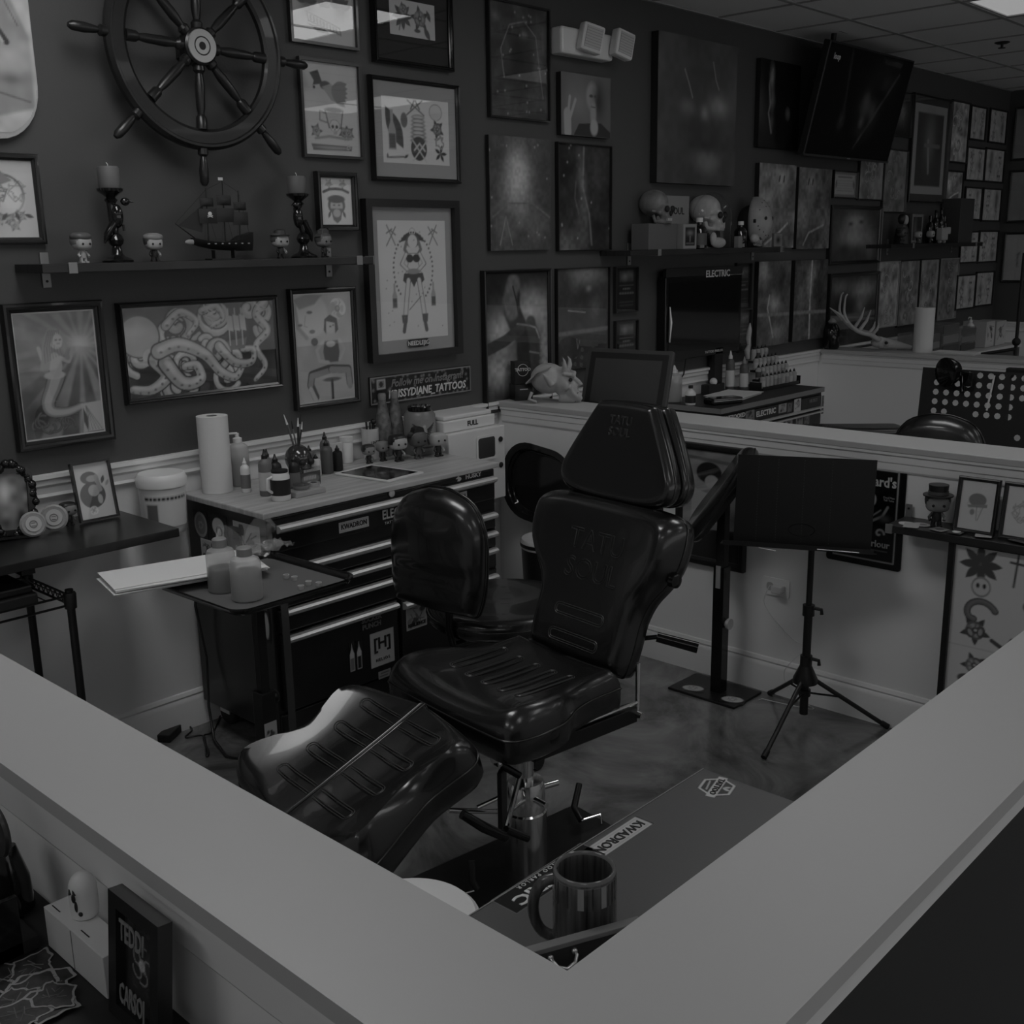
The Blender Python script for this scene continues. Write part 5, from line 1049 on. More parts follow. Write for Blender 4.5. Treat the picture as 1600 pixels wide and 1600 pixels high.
ar.poly([(0, h*.02), (.95, h*.12), (.97, h*.45), (.8, h*.62), (.55, h*.86), (0, h*1.0)], .24, soft=.04); ar.glow(.75, h*.35, .25, h*.1, .33); ar.glow(.7, h*.25, .2, h*.03, .14); ar.line([(.1, h*.56), (.45, h*.58), (.7, h*.42)], .07, .05); ar.line([(.1, h*.545), (.45, h*.565), (.66, h*.42)], .025, .4)
ar.line([(.2, h*.8), (.6, h*.72), (.85, h*.5)], .012, .1); ar.line([(.4, h*.20), (.9, h*.15)], .02, .12, soft=.02); ar.noise(.15, 9, 3); 
P2 = None; ar.build('print', t, T(xr-1.455-R_W, -.0135, zz-2.52+.33) @ FRONT, keep=lambda c: (c[:, 1] > -.165) | (np.hypot(c[:, 0]/(R_W*.96), (c[:, 1]+.165)/.150) < 1))
t = thing('emergency_light', 'white emergency light with two square lamp heads, right of the starry sky print', 'emergency light', (4.262, D-.001, 2.668))
obj('housing', G().bx(-.195, .185, -.075, 0, -.062, .055), WPLAS, t, bevel=.012)
for x, r in ((-.035, -.35), (.205, -.15)):
    M = T(x, -.115, .01) @ RZ(r) @ RY(.22)
    l = obj('lamp_head', G().bx(-.058, .058, -.025, .03, -.062, .062, M), WPLAS, t, bevel=.012); obj('lens', G().bx(-.043, .043, -.029, -.026, -.047, .047, M), mat('lamp_lens', .5, .15), l)
    obj('swivel', G().tube([(x, -.06, -.01), (x, -.10, .0)], .02, 12), WPLAS, l, smooth=40)
    g = G(); [g.bx(-.043, .043, -.0305, -.029, z-.001, z+.001, M) for z in [(-.036+.012*k) for k in range(7)]]; obj('lens_ribs', g, mat('lens_rib', .3, .3), l)
# ---- hanging television
t = thing('television', 'wide black television hanging from the ceiling, screen tilted down', 'television', (6.80, 3.33, 2.56), rot=(math.radians(13), 0, 0))
obj('casing', G().bx(-.575, .575, 0, .045, -.315, .330), BLKP, t, bevel=.005)
ar = Art(1.12, .62, .009); ar.C[:] = .003; h = ar.a
for x, y, rx, ry, g, al in ((.58, .42, .12, .2, .03, .9), (.55, .50, .06, .1, .12, .9), (.62, .46, .05, .08, .08, .8), (.54, .36, .03, .05, .14, .8), (.30, .35, .03, .08, .04, .9), (.72, .8, .15, .15, .03, .8)): ar.glow(x, y*h, rx, ry*h, g, al)
ar.poly([(.62, h*.97), (.88, h*.97), (.86, h*.91), (.66, h*.92)], .05); ar.line([(.52, h*.1), (.68, h*.45), (.86, h*.85)], .018, .06, soft=.02); ar.line([(.25, h*.98), (.30, h*.5), (.33, h*.3)], .02, .02, soft=.02); ar.noise(.5, 14, 2)
ar.build('print', t, T(0, -.001, .008) @ FRONT, mat('screen_image', .5, .12, kind='vcol')); text('loop', .045, INKW, t, T(-.46, -.0035, .25) @ FRONT, bold=.0015)
obj('lower_bezel', G().bx(-.575, .575, -.003, 0, -.315, -.302), mat('bezel_grey', .05, .3), t); obj('badge', G().bx(-.02, .02, -.0045, -.003, -.312, -.306), ALU, t)
obj('ceiling_mount', G().tube([(-.42, .05, .18), (-.42, .08, .40)], .016, 10).bx(-.47, -.37, .02, .14, .384, .388).tube([(-.55, .06, .1), (-.2, .05, .1)], .012, 8), BLKM, t)
# ---- wall screen in the second booth
p0, p1 = ony(1043, 428, 3.46), ony(1158, 548, 3.46)
t = thing('wall_screen', 'black wall mounted screen with ELECTRIC lettering above it, below the skull shelf', 'screen', ((p0.x+p1.x)/2, 3.47, 1.36))
w_ = p1.x-p0.x; obj('casing', G().bx(-w_/2, w_/2, 0, .05, -.235, .215), BLKG, t, bevel=.004); obj('screen', G().bx(-w_/2+.03, w_/2-.03, -.002, 0, -.19, .185), mat('screen_black', .004, .06), t)
text('ELECTRIC', .052, INKW, t, T(.12, -.004, .222) @ FRONT, sx=1.1, bold=.0014); text('TATTOO PARLOR', .020, INKW, t, T(.10, -.003, -.213) @ FRONT, spacing=1.2)
obj('top_board', G().bx(-w_/2, w_/2, -.002, .02, .216, .26), BLKM, t)
obj('door_handle' if False else 'stylus_clip', G().tube([(-w_/2+.03, -.008, -.13), (-w_/2+.035, -.012, -.02), (-w_/2+.03, -.008, .06)], [.006, .011, .004], 8), ALU, t, smooth=50)
obj('cord', G().tube([(-w_/2+.02, .03, -.235), (-w_/2+.05, .01, -.33), (-w_/2+.12, 0, -.37), (-w_/2+.2, .01, -.32), (-w_/2+.25, .03, -.235)], .004, 8), BLKP, t, smooth=60)
# ---- second shelf: skulls, mask, bottles
BONE = mat('bone', .42, .6, var=.12, vscale=20); BONE2 = mat('aged_bone', .18, .5, var=.4, vscale=18)
def skull(x, y, z, s, label, m, rz=0, jaw=True):
    t = thing('skull', label, 'skull', (x, y, z), rz)
    g = G().ball((0, .030*s, .105*s), .075*s, sc=(.86, 1.12, .92), n=24, m=16).ball((0, -.040*s, .060*s), .048*s, sc=(.9, .7, .9), n=20, m=12).box((0, -.050*s, .028*s), (.055*s, .045*s, .03*s))
    for q in (-1, 1): g.ball((q*.045*s, -.038*s, .058*s), .020*s, sc=(1.1, .9, .8)).tube([(q*.05*s, -.04*s, .06*s), (q*.066*s, .0, .062*s)], .008*s, 8)
    if jaw: g.tube([(-.048*s, .0, .045*s), (-.046*s, -.01*s, .012*s), (-.022*s, -.062*s, .006*s), (.022*s, -.062*s, .006*s), (.046*s, -.01*s, .012*s), (.048*s, 0, .045*s)], .011*s, 10)
    c = obj('cranium', g, m, t, smooth=80); md = c.modifiers.new('r', 'REMESH'); md.mode = 'VOXEL'; md.voxel_size = .0045*s; md.use_smooth_shade = True; sm = c.modifiers.new('s', 'SMOOTH'); sm.iterations = 4
    for q in (-1, 1): obj('eye_socket', G().ball((q*.026*s, -.071*s, .073*s), .019*s, sc=(1, .6, .9)), BLKM, t, smooth=70)
    obj('nose_hole', G().ball((0, -.078*s, .050*s), .012*s, sc=(.8, .6, 1.2)), BLKM, t, smooth=70)
    g = G(); [g.box((k*.008*s, -.0745*s+abs(k)*.0016*s, .020*s), (.0068*s, .004*s, .013*s)) for k in range(-3, 4)]; obj('teeth', g, mat('teeth', .45, .4), t)
    return t
y2 = D-.10
def tin(x0, x1, y0, y1, z0, z1, m, name, label, cat='box', face=None, rz=0):
    t = thing(name, label, cat, ((x0+x1)/2, (y0+y1)/2, z0+.0005), rz); w_, d_, h_ = x1-x0, y1-y0, z1-z0
    obj('body', G().bx(-w_/2, w_/2, -d_/2, d_/2, 0, h_), m, t, bevel=min(.002, w_*.05))
    if face:
        a = Art(w_*.94, h_*.92, .004); face(a); a.build('label_print', t, T(0, -d_/2-.0006, h_/2) @ FRONT, GLOSSP)
    return t
tin(4.65, 4.90, y2-.05, y2+.06, SH, 1.852, mat('grey_box', .12, .6), 'storage_box', 'plain grey box at the left end of the skull shelf')
tin(4.905, 5.03, y2-.085, y2-.045, SH, 1.850, mat('tin_pale', .22, .5), 'picture_box', 'small pale framed photo box in front of the grey box', face=lambda a: (a.C.fill(.24), a.poly([(.12, a.a*.1), (.88, a.a*.1), (.88, a.a*.9), (.12, a.a*.9)], .02), a.glow(.5, a.a*.65, .25, a.a*.12, .16), a.line([(.5, a.a*.3), (.5, a.a*.5)], .06, .2), a.line([(.2, a.a*.2), (.8, a.a*.2)], .03, .2)))
skull(4.80, y2, 1.853, .98, 'brown aged skull on top of the grey box', BONE2, .05)
t = thing('placard', 'pale card with a curved word partly hidden between the two skulls', 'card', (5.03, D-.03, 1.90)); obj('card', G().box((0, 0, .0), (.30, .003, .20)), PAPER if False else mat('card_pale', .26, .7), t); text('MY SOUL', .05, INKK, t, T(.0, -.002, .02) @ FRONT, bold=.001)
skull(5.28, y2+.0, SH+.095, 1.10, 'pale skull inside the clear dome on the middle shelf', BONE, .12)
t = thing('glass_dome', 'clear glass dome over the pale skull on the middle shelf', 'dome', (5.31, y2-.0, SH+.0005))
prof = [(.128, .004), (.128, .17)] + [(.128*math.cos(a), .17+.128*math.sin(a)) for a in [PI/2*k/10 for k in range(1, 11)]]
obj('dome', G().lathe([(r if r > .001 else .001, z) for r, z in prof], n=40, cap=False, sx=1.25, sy=.58), GLASS, t, smooth=70); obj('base', G().lathe([(.135, 0), (.135, .004)], n=40, sx=1.25, sy=.56), BLK, t); obj('riser', G().box((-.05, -.01, .05), (.12, .07, .089)), BLKM, t)
GB = mat('dark_bottle_glass', .01, .08, coat=.5)
def dark_bottle(x, y, z, h, label, r=.022, lm=None, cap=WPLAS, body=GB, name='bottle', group=None, rz=0):
    t = thing(name, label, 'bottle', (x, y, z+.0005), rz, group=group)
    obj('body', G().lathe([(r*.9, 0), (r, .004), (r, h*.62), (r*.75, h*.72), (r*.38, h*.78), (r*.38, h*.86)], n=20), body, t, smooth=35)
    obj('cap', G().lathe([(r*.46, h*.86), (r*.46, h*.99), (r*.40, h)], n=16), cap, t, smooth=35)
    if lm: obj('label_wrap', G().lathe([(r*1.012, h*.12), (r*1.012, h*.5)], n=20, cap=False), lm, t, smooth=40)
    return t
dark_bottle(5.085, y2-.065, SH, .16, 'dark round bottle with a white cap left of the dome skull', .040, mat('label_dark_pale', .08, .5))
dark_bottle(5.545, y2-.035, SH, .145, 'dark bottle with a white cap behind the animal skull', .036)
t = thing('boot_figurine', 'pale painted shoe shaped ornament in front of the dome', 'ornament', (5.24, y2-.085, SH+.0005)); obj('body', G().ball((0, 0, .03), .03, sc=(2.3, .7, .95)).ball((-.05, 0, .05), .022, sc=(1, .8, 1.6)), BONE, t, smooth=70)
t = thing('hockey_mask', 'white hockey goalie mask with small holes on a dark head form', 'mask', (5.80, y2+.0, SH+.0005), .02)
obj('head_form', G().ball((-.02, .045, .135), .085, sc=(.85, 1.0, 1.25)).lathe([(.06, 0), (.05, .04)], (-.02, .03, 0)), BLKM, t, smooth=70)
g = G(); nu, nv = 18, 18; v = []
for i in range(nu+1):
    th = -.15+ (PI*.92)*i/nu
    for j in range(nv+1):
        ph = -1.5+3.0*j/nv; r = .105; v.append((-.02+r*.80*math.sin(th)*math.sin(ph), .02-r*.98*math.sin(th)*math.cos(ph)-.012*math.exp(-((th-1.7)/.25)**2-(ph/.25)**2), .145+r*1.32*math.cos(th)))
f = [(i*(nv+1)+j, i*(nv+1)+j+1, (i+1)*(nv+1)+j+1, (i+1)*(nv+1)+j) for i in range(nu) for j in range(nv)]
mk = obj('shell', g.add(v, f), mat('mask_white', .34, .45, var=.12, vscale=20), t, smooth=80); md = mk.modifiers.new('s', 'SOLIDIFY'); md.thickness = .003
def onmask(th, ph, r=.107): return (-.02+r*.80*math.sin(th)*math.sin(ph), .02-r*.98*math.sin(th)*math.cos(ph), .145+r*1.32*math.cos(th))
for q in (-.42, .42): obj('eye_hole', G().ball(onmask(1.45, q), .013, sc=(1, .5, .8)), BLKM, t, smooth=60)
g = G()
for th, ph in [(.75, -.5), (.75, .5), (.6, 0), (.95, -.25), (.95, .25), (2.0, -.5), (2.0, .5), (2.15, -.2), (2.15, .2), (2.35, 0), (1.9, .8), (1.9, -.8), (1.75, -.9), (1.75, .9), (2.35, .45), (2.35, -.45), (1.1, .8), (1.1, -.8)]: g.ball(onmask(th, ph), .0035, n=8, m=5)
obj('holes', g, BLKM, t); obj('strap_clip', G().box(onmask(1.55, -1.1, .109), (.014, .012, .02)).box(onmask(1.55, 1.1, .109), (.014, .012, .02)), BLKM, t)
t = thing('animal_skull', 'small pale animal skull with teeth below the hockey mask', 'skull', (5.665, y2-.065, SH+.0005), .2)
c = obj('skull', G().ball((-.03, 0, .05), .032, sc=(1.1, .8, .85)).tube([(-.01, 0, .045), (.05, 0, .03), (.075, 0, .012)], [.026, .018, .010], 12).tube([(-.02, 0, .02), (.05, 0, .01)], [.010, .006], 8), BONE, t, smooth=70)
obj('eye_socket', G().ball((.0, -.02, .048), .010), BLKM, t); g = G(); [g.box((.03+.007*k, -.008, .014), (.003, .003, .012)) for k in range(6)]; obj('teeth', g, mat('teeth', .45, .4), t)
tin(5.455, 5.495, y2-.08, y2-.05, SH, 1.785, mat('tin_pale', .22, .5), 'small_jar', 'narrow pale jar right of the dome', 'jar')
tin(5.83, 5.925, y2-.085, y2-.07, SH, 1.80, mat('grey_box', .12, .6), 'photo_card', 'small photo card under the chin of the hockey mask', 'card', lambda a: (a.C.fill(.2), a.glow(.5, a.a*.5, .3, a.a*.3, .02)))
# ---- third shelf
figurine(7.68, y2-.03, SH, .125, 'toy figure with pointed ears, leftmost on the far shelf', 3, 0, skin=MDT, hair=DKT)
t = thing('bust', 'dark bust figure with a pale face on the far shelf', 'figurine', (7.80, y2+.02, SH+.0005)); obj('robe', G().lathe([(.06, 0), (.05, .08), (.03, .13), (.012, .14)], n=18), DKT, t, smooth=50); obj('head', G().ball((.01, -.01, .165), .03, sc=(.8, .9, 1.2)), SKIN, t, smooth=70); obj('hair', G().ball((-.004, .006, .172), .032, sc=(.9, .9, 1.2)), DKT, t, smooth=70)
figurine(7.91, y2-.05, SH, .10, 'toy figure with a pale head, second on the far shelf', 4, 0); figurine(8.13, y2-.05, SH, .105, 'toy figure with a square pale head left of the pale plush', 4, 0)
tin(7.98, 8.17, y2+.03, y2+.05, SH, 1.935, mat('frame_grey', .10, .5), 'framed_photo', 'small standing framed photo behind the toy figures on the far shelf', 'frame', lambda a: (a.C.fill(.03), a.border(.08, .2), a.glow(.3, a.a*.5, .15, a.a*.4, .09)))
t = thing('plush_toy', 'pale blocky toy with a bow shape on the far shelf', 'toy', (8.34, y2-.05, SH+.0005)); obj('body', G().box((0, 0, .065), (.11, .05, .09)).box((-.04, 0, .012), (.02, .03, .024)).box((.04, 0, .012), (.02, .03, .024)), SKIN, t, bevel=.008); obj('arm', G().box((.09, 0, .09), (.07, .03, .05)), SKIN, t, bevel=.006)
for k, (x, h) in enumerate(((8.30, .20), (8.40, .24), (8.50, .26), (8.56, .20))): dark_bottle(x, y2+.03, SH, h, 'dark bottle on the far shelf, %s from the left behind the pale toy' % ('first', 'second', 'third', 'fourth')[k], .028, cap=BLKG, group='dark bottles on the far shelf')
tin(8.63, 8.90, y2-.06, y2+.09, SH, 2.05, mat('speaker_grey', .06, .4), 'speaker_box', 'tall dark box with a pale side at the right end of the far shelf', 'box')
# ================================================================== small things in the booth
ZT = .9075
def roll(x, y, z, h, label, r=.058):
    t = thing('paper_towel_roll', label, 'paper towels', (x, y, z+.0005))
    obj('paper', G().lathe([(.020, 0), (r, 0), (r, h), (.020, h)], n=40, cap=False), mat('towel_paper', .68, .9, bump=.1, bscale=60), t, smooth=35); obj('core', G().lathe([(.020, 0), (.020, h), (.018, h), (.018, 0)], n=24, cap=False), mat('cardboard', .2, .8), t, smooth=40)
    return t
roll(2.092, 3.425, ZT, .275, 'upright paper towel roll at the left end of the tool chest', .055)
CLOUD = mat('cloudy_plastic', .60, .35, kind='frosted', alpha=.42); LIQ = mat('cloudy_liquid', .22, .25, kind='frosted', alpha=.9)
def squeeze(x, y, z, h, r, label, body=CLOUD, cap=BLKP, liquid=None, blunt=False, group=None, pump=False, lm=None, nm='squeeze_bottle'):
    t = thing(nm, label, 'bottle', (x, y, z+.0005), group=group)
    obj('body', G().lathe([(r*.92, 0), (r, .004), (r, h*.66), (r*.88, h*.74), (r*.42, h*.80)], n=24), body, t, smooth=40)
    if liquid: obj('liquid', G().lathe([(r*.9, .003), (r*.94, .008), (r*.94, h*liquid)], n=24), LIQ, t, smooth=40)
    if lm: obj('label_wrap', G().lathe([(r*1.015, h*.12), (r*1.015, h*.52)], n=24, cap=False), lm, t, smooth=40)
    if pump: obj('spray_head', G().lathe([(r*.45, h*.80), (r*.45, h*.88), (r*.2, h*.90), (r*.2, h*.97)], n=16).tube([(0, 0, h*.97), (-.04, 0, h*.985), (-.055, 0, h*.93)], .004, 8), WPLAS if cap is None else cap, t, smooth=40)
    elif blunt: obj('cap', G().lathe([(r*.50, h*.80), (r*.50, h*.93), (r*.42, h*.95)], n=20), cap, t, smooth=40)
    else: obj('cap', G().lathe([(r*.46, h*.80), (r*.46, h*.87), (r*.30, h*.89), (r*.10, h)], n=18), cap, t, smooth=40)
    return t
lw, lk, lg = mat('label_white', .55, .5), mat('label_black', .012, .5), mat('label_grey', .15, .5)
squeeze(2.205, 3.45, ZT, .20, .038, 'cloudy wash bottle with a bent spout behind the paper towel roll', liquid=.5, pump=True, cap=WPLAS, nm='wash_bottle')
squeeze(2.150, 3.33, ZT, .125, .017, 'slim pale bottle right beside the paper towel roll', body=WPLAS, cap=WPLAS, lm=lg)
squeeze(2.165, 3.225, ZT, .165, .024, 'tall dark ink bottle with a pale label, near the left front of the tool chest', body=lg, lm=lw); squeeze(2.215, 3.235, ZT, .140, .022, 'black ink bottle behind the white mug shaped bottle', body=lk, lm=lk)
squeeze(2.225, 3.30, ZT, .150, .020, 'dark topped ink bottle in the back of the bottle group', body=lg); squeeze(2.27, 3.20, ZT, .135, .020, 'black ink bottle right of the white handled jar', body=lk, lm=lg)
t = thing('handled_jar', 'white handled jar with a black label at the front of the tool chest', 'jar', (2.155, 3.125, ZT+.0005)); obj('body', G().lathe([(.032, 0), (.034, .004), (.034, .085), (.028, .098)], n=28), WPLAS, t, smooth=40); obj('lid', G().lathe([(.029, .098), (.029, .106)], n=28), lk, t); obj('label_wrap', G().lathe([(.0345, .02), (.0345, .075)], n=28, cap=False), lk, t, smooth=40)
obj('handle', G().tube([(-.033, 0, .085), (-.052, 0, .08), (-.054, 0, .045), (-.034, 0, .03)], .005, 8), WPLAS, t, smooth=50)
tin(2.20, 2.33, 3.10, 3.18, ZT, .925, mat('clear_grey', .35, .3), 'soap_tray', 'small pale tray with a round soap on the front of the tool chest', 'tray'); t = thing('soap_dish', 'round dark lidded dish on the pale tray', 'dish', (2.255, 3.145, .926)); obj('dish', G().lathe([(.024, 0), (.030, .010), (.030, .016)], n=24), GREY, t, smooth=40); obj('lid', G().lathe([(.031, .0165), (.012, .020)], n=24), mat('lid_dark', .06, .3), t)
t = thing('tape_roll', 'clear tape roll lying on the pale tray', 'tape', (2.315, 3.15, .926)); obj('tape', G().lathe([(.012, 0), (.022, 0), (.022, .014), (.012, .014)], n=24, cap=False), mat('clear_grey', .35, .3), t, smooth=40)
# skull pen pot
t = thing('skull_pot', 'glossy black skull shaped pen pot holding brushes on the tool chest', 'pen pot', (2.42, 3.38, ZT+.0005)); sg = mat('gloss_black_chrome', .10, .12, .6)
obj('pot', G().ball((0, 0, .075), .055, sc=(.9, 1, 1)).ball((0, -.03, .045), .036, sc=(.9, .8, .9)).tube([(-.03, 0, .02), (-.02, -.05, .012), (.02, -.05, .012), (.03, 0, .02)], .010, 8), sg, t, smooth=70)
for q in (-1, 1): obj('eye_socket', G().ball((q*.019, -.052, .068), .014), BLKM, t, smooth=60)
g = G(); [g.box((k*.007, -.062, .033), (.005, .004, .014)) for k in range(-3, 4)]; obj('teeth', g, mat('teeth', .45, .4), t)
for k, (dx, dy, dz, r, gm) in enumerate(((-.05, .0, .13, .004, 'mid'), (-.012, .01, .10, .003, 'mid'), (.01, .0, .11, .004, 'dark'), (.03, .01, .12, .0025, 'pale'), (.02, -.01, .095, .003, 'dark'))):
    tt = thing('paint_brush', 'brush standing in the skull pen pot, %s from the left' % ('first', 'second', 'third', 'fourth', 'fifth')[k], 'brush', (2.42+dx*.3, 3.38, ZT+.12), group='brushes in the skull pot'); gm_ = mat('brush_'+gm, {'mid': .12, 'dark': .03, 'pale': .35}[gm], .4)
    obj('handle', G().tube([(0, 0, 0), (dx*.5, dy, dz*.7)], r, 8), gm_, tt, smooth=40); obj('bristles', G().tube([(dx*.5, dy, dz*.7), (dx*.75, dy, dz)], [r*1.1, r*.3], 8), BLKM if k % 2 else PAPER, tt)
t = thing('clear_mug', 'clear glass mug with a toothy grin print in front of the skull pot', 'mug', (2.36, 3.26, ZT+.0005)); ar = Art(.09, .045, .003); ar.C[:] = .05; ar.ell(.5, .2, .45, .2, .12); [ar.line([(.2+.08*k, .2), (.2+.08*k, .32)], .04, .4) for k in range(8)]
obj('body', G().box((0, 0, .035), (.10, .06, .068)), mat('acrylic', rough=.02, kind='clear', alpha=.9), t, bevel=.004); ar.build('print', t, T(0, -.0315, .03) @ FRONT, GLOSSP); obj('base', G().box((0, 0, .003), (.095, .055, .005)), lg, t)
for k, (x, y, h, m_, l_) in enumerate(((2.50, 3.42, .110, lg, 'small dark bottle just right of the skull pot'), (2.545, 3.37, .135, lk, 'tall grey squeeze bottle with a pointed cap right of the skull pot'), (2.585, 3.43, .150, lg, 'twin capped grey bottle behind the tall squeeze bottle'), (2.605, 3.38, .10, lk, 'short dark bottle at the right of the squeeze bottle group'), (2.485, 3.36, .085, lw, 'short pale labelled bottle in front of the dark bottle row'))): squeeze(x, y, ZT, h, .020 if k != 1 else .024, l_, body=m_ if k != 1 else mat('grey_bottle', .09, .4), lm=lw if k in (0, 4) else None)
t = thing('tablet', 'white edged tablet computer lying flat on the tool chest', 'tablet', (2.685, 3.230, ZT+.0005), math.atan2(.033, .188)+.0); 
c0, c1, c2, c3 = onz(520, 738, .915), onz(573, 725, .915), onz(667, 738, .915), onz(612, 751, .915); t.location = ((c0.x+c1.x+c2.x+c3.x)/4, (c0.y+c1.y+c2.y+c3.y)/4, ZT+.0005); u_ = c1-c0; L1 = (c2-c1).length; an = math.atan2((c2-c1).y, (c2-c1).x); t.rotation_euler = (0, 0, an)
obj('body', G().prism(rrect(.285, .205, .012), 0, .006), WPLAS, t, bevel=.001); ar = Art(.245, .175, .004); ar.C[:] = .006; [ar.glow(x, y, .07, .06, g_, .9) for x, y, g_ in ((.35, .3, .05), (.55, .35, .12), (.62, .5, .08), (.8, .2, .04), (.5, .15, .09))]; ar.noise(.6, 12, 4); ar.build('print', t, T(0, 0, .0064), mat('screen_image', .5, .12, kind='vcol'))
# back row
t = thing('photo_card', 'small white card with glasses drawing standing on the tool chest', 'card', (2.655, 3.47, ZT+.0005)); obj('card', G().box((0, 0, .045), (.085, .012, .09)), lw, t, bevel=.001); obj('glasses', G().tube([(.010*math.cos(a)-.012, -.0075, .045+.010*math.sin(a)) for a in [PI*k/6 for k in range(12)]], .002, 6, closed=True).tube([(.010*math.cos(a)+.014, -.0075, .042+.010*math.sin(a)) for a in [PI*k/6 for k in range(12)]], .002, 6, closed=True), BLKM, t)
t = thing('white_canister', 'small white canister behind the glasses card', 'canister', (2.735, 3.485, ZT+.0005)); obj('body', G().lathe([(.025, 0), (.027, .08), (.024, .085)], n=24), WPLAS, t, smooth=40); obj('lid', G().lathe([(.027, .086), (.027, .105)], n=24), WPLAS, t, smooth=40)
t = thing('pen_cup', 'white pen cup with pens left of the tall bottles', 'pen cup', (2.855, 3.478, ZT+.0005)); obj('cup', G().lathe([(.033, 0), (.036, .125), (.033, .125), (.031, .006)], n=28, cap=False), lw, t, smooth=40); text('LINER', .018, INKK, t, T(-.004, -.037, .07) @ FRONT)
obj('pens', G().tube([(-.01, 0, .02), (-.018, 0, .155)], .004, 8).tube([(.0, 0, .02), (.002, .0, .15)], .004, 8).tube([(.012, 0, .02), (.018, 0, .15)], .006, 8).ball((.02, 0, .15), .012), BLKP, t, smooth=50)
fg = [(2.775, 3.395, .085, 0, 'dark haired small toy figure, leftmost in the front row on the tool chest', SK2, DKT), (2.845, 3.39, .095, 4, 'round headed pale toy figure second in the front row', SK2, SK2), (2.882, 3.335, .120, 2, 'dark haired pale faced toy figure, middle of the front row on the chest', SKIN, DKT), (2.970, 3.315, .124, 3, 'horned grey faced toy figure in front of the lidded jar', MDT, MDT), (3.056, 3.285, .115, 4, 'pale headed toy figure in a coat, rightmost of the front row', SKIN, SKIN)]
for x, y, h, hat, l_, sk, hr in fg: figurine(x, y, ZT, h, l_, hat if hat != 2 else 0, -.15, skin=sk, hair=hr, cloth=MDT if hat == 3 else DKT, brim=DKT)
for x, l_ in ((2.925, 'grey patterned tall bottle, left one of the pair below the banner'), (2.992, 'grey patterned tall bottle, right one of the pair below the banner')):
    t = thing('patterned_bottle', l_, 'bottle', (x, 3.475, ZT+.0005)); obj('body', G().lathe([(.033, 0), (.035, .006), (.035, .10), (.032, .14), (.018, .215), (.015, .235)], n=28), mat('patterned_glass', .14, .3, var=.6, vscale=40), t, smooth=40); obj('cap', G().lathe([(.016, .235), (.017, .255), (.014, .262)], n=20), mat('foil', .2, .4), t, smooth=40)
t = thing('lidded_jar', 'wide grey jar with an eagle print and black lid on the tool chest', 'jar', (3.062, 3.400, ZT+.0005)); obj('body', G().lathe([(.064, 0), (.0665, .006), (.0665, .165), (.055, .180)], n=36), mat('jar_grey', .20, .35), t, smooth=40); obj('lid', G().lathe([(.048, .180), (.050, .197), (.046, .202)], n=32), BLKG, t, smooth=40)
ar = Art(.13, .13, .0035, .20)
def eagle(a):
    a.C[:] = .20
    for k in range(7): a.line([(.5, .62-.02*k), (.12+.04*k, .86-.07*k)], .035, .02); a.line([(.5, .62-.02*k), (.88-.04*k, .86-.07*k)], .035, .02)
    a.ell(.5, .6, .09, .16, .3); a.ell(.5, .78, .05, .05, .35); a.line([(.42, .4), (.36, .2)], .05, .02); a.line([(.58, .4), (.64, .2)], .05, .02); a.line([(.2, .1), (.8, .1)], .05, .05)
eagle(ar); me_ = ar.build('print', t, Matrix.Identity(4), GLOSSP)
co = np.empty(len(me_.data.vertices)*3); me_.data.vertices.foreach_get('co', co); co = co.reshape(-1, 3); th = co[:, 0]/.067-PI/2-.45; nc = np.stack([.0671*np.cos(th), .0671*np.sin(th), co[:, 1]+.085], 1); me_.data.vertices.foreach_set('co', nc.ravel()); me_.data.update()
# ---- instrument tray contents
TRX = Matrix.Translation((1.74, 2.685, 0)) @ RZ(.02)
def stack(name, x, y, z, w_, d_, n_, label, rz, fan=.012, m=PAPER):
    t = thing(name, label, 'paper towels', (x, y, z), rz); rr = random.Random(5); g = G()
    for k in range(n_): g.box((rr.uniform(-fan, fan), rr.uniform(-fan, fan), .0015+k*.0032), (w_, d_, .0022), rz=rr.uniform(-.05, .05))
    obj('sheets', g, m, t); return t
p = onz(265, 895, .812); q = onz(400, 882, .812)
stack('paper_towel_stack', 1.615, 2.865, .8105, .44, .20, 7, 'folded white paper towels overhanging the left of the tray', math.atan2(q.y-p.y, q.x-p.x)+.25)
squeeze(1.640, 2.700, .792, .165, .042, 'cloudy spray bottle on the tray, left one of the pair', liquid=.42, cap=GREY, blunt=True, nm='spray_bottle'); squeeze(1.640, 2.575, .792, .160, .044, 'cloudy spray bottle on the tray, right and nearest one', liquid=.52, cap=GREY, blunt=True, nm='spray_bottle')
WRAP = mat('clear_wrap', .55, .12, spec=1, coat=.6, kind='frosted', alpha=.22)
t = thing('plastic_wrap', 'crumpled clear plastic wrap behind the two spray bottles', 'plastic wrap', (1.775, 2.80, .8345)); rr = random.Random(3); g = G(); nx = 14; v = []
for i in range(nx):
    for j in range(10):
        v.append((-.09+.18*i/(nx-1)+rr.uniform(-.008, .008), .03*math.sin(i*.9)+rr.uniform(-.012, .012)-.02*j/9, .004+.125*(j/9)*(.7+.3*math.sin(i*.7))+rr.uniform(-.006, .006)*(j > 0)))
obj('sheet', g.add(v, [(i*10+j, i*10+j+1, (i+1)*10+j+1, (i+1)*10+j) for i in range(nx-1) for j in range(9)]), WRAP, t)
g = G(); v = []
for i in range(10):
    for j in range(8): v.append((.03+.13*i/9+rr.uniform(-.005, .005), -.05+.09*j/7, .012+.02*abs(math.sin(i*1.3+j))+rr.uniform(0, .006)))
obj('loose_end', g.add(v, [(i*8+j, i*8+j+1, (i+1)*8+j+1, (i+1)*8+j) for i in range(9) for j in range(7)]), WRAP, t)
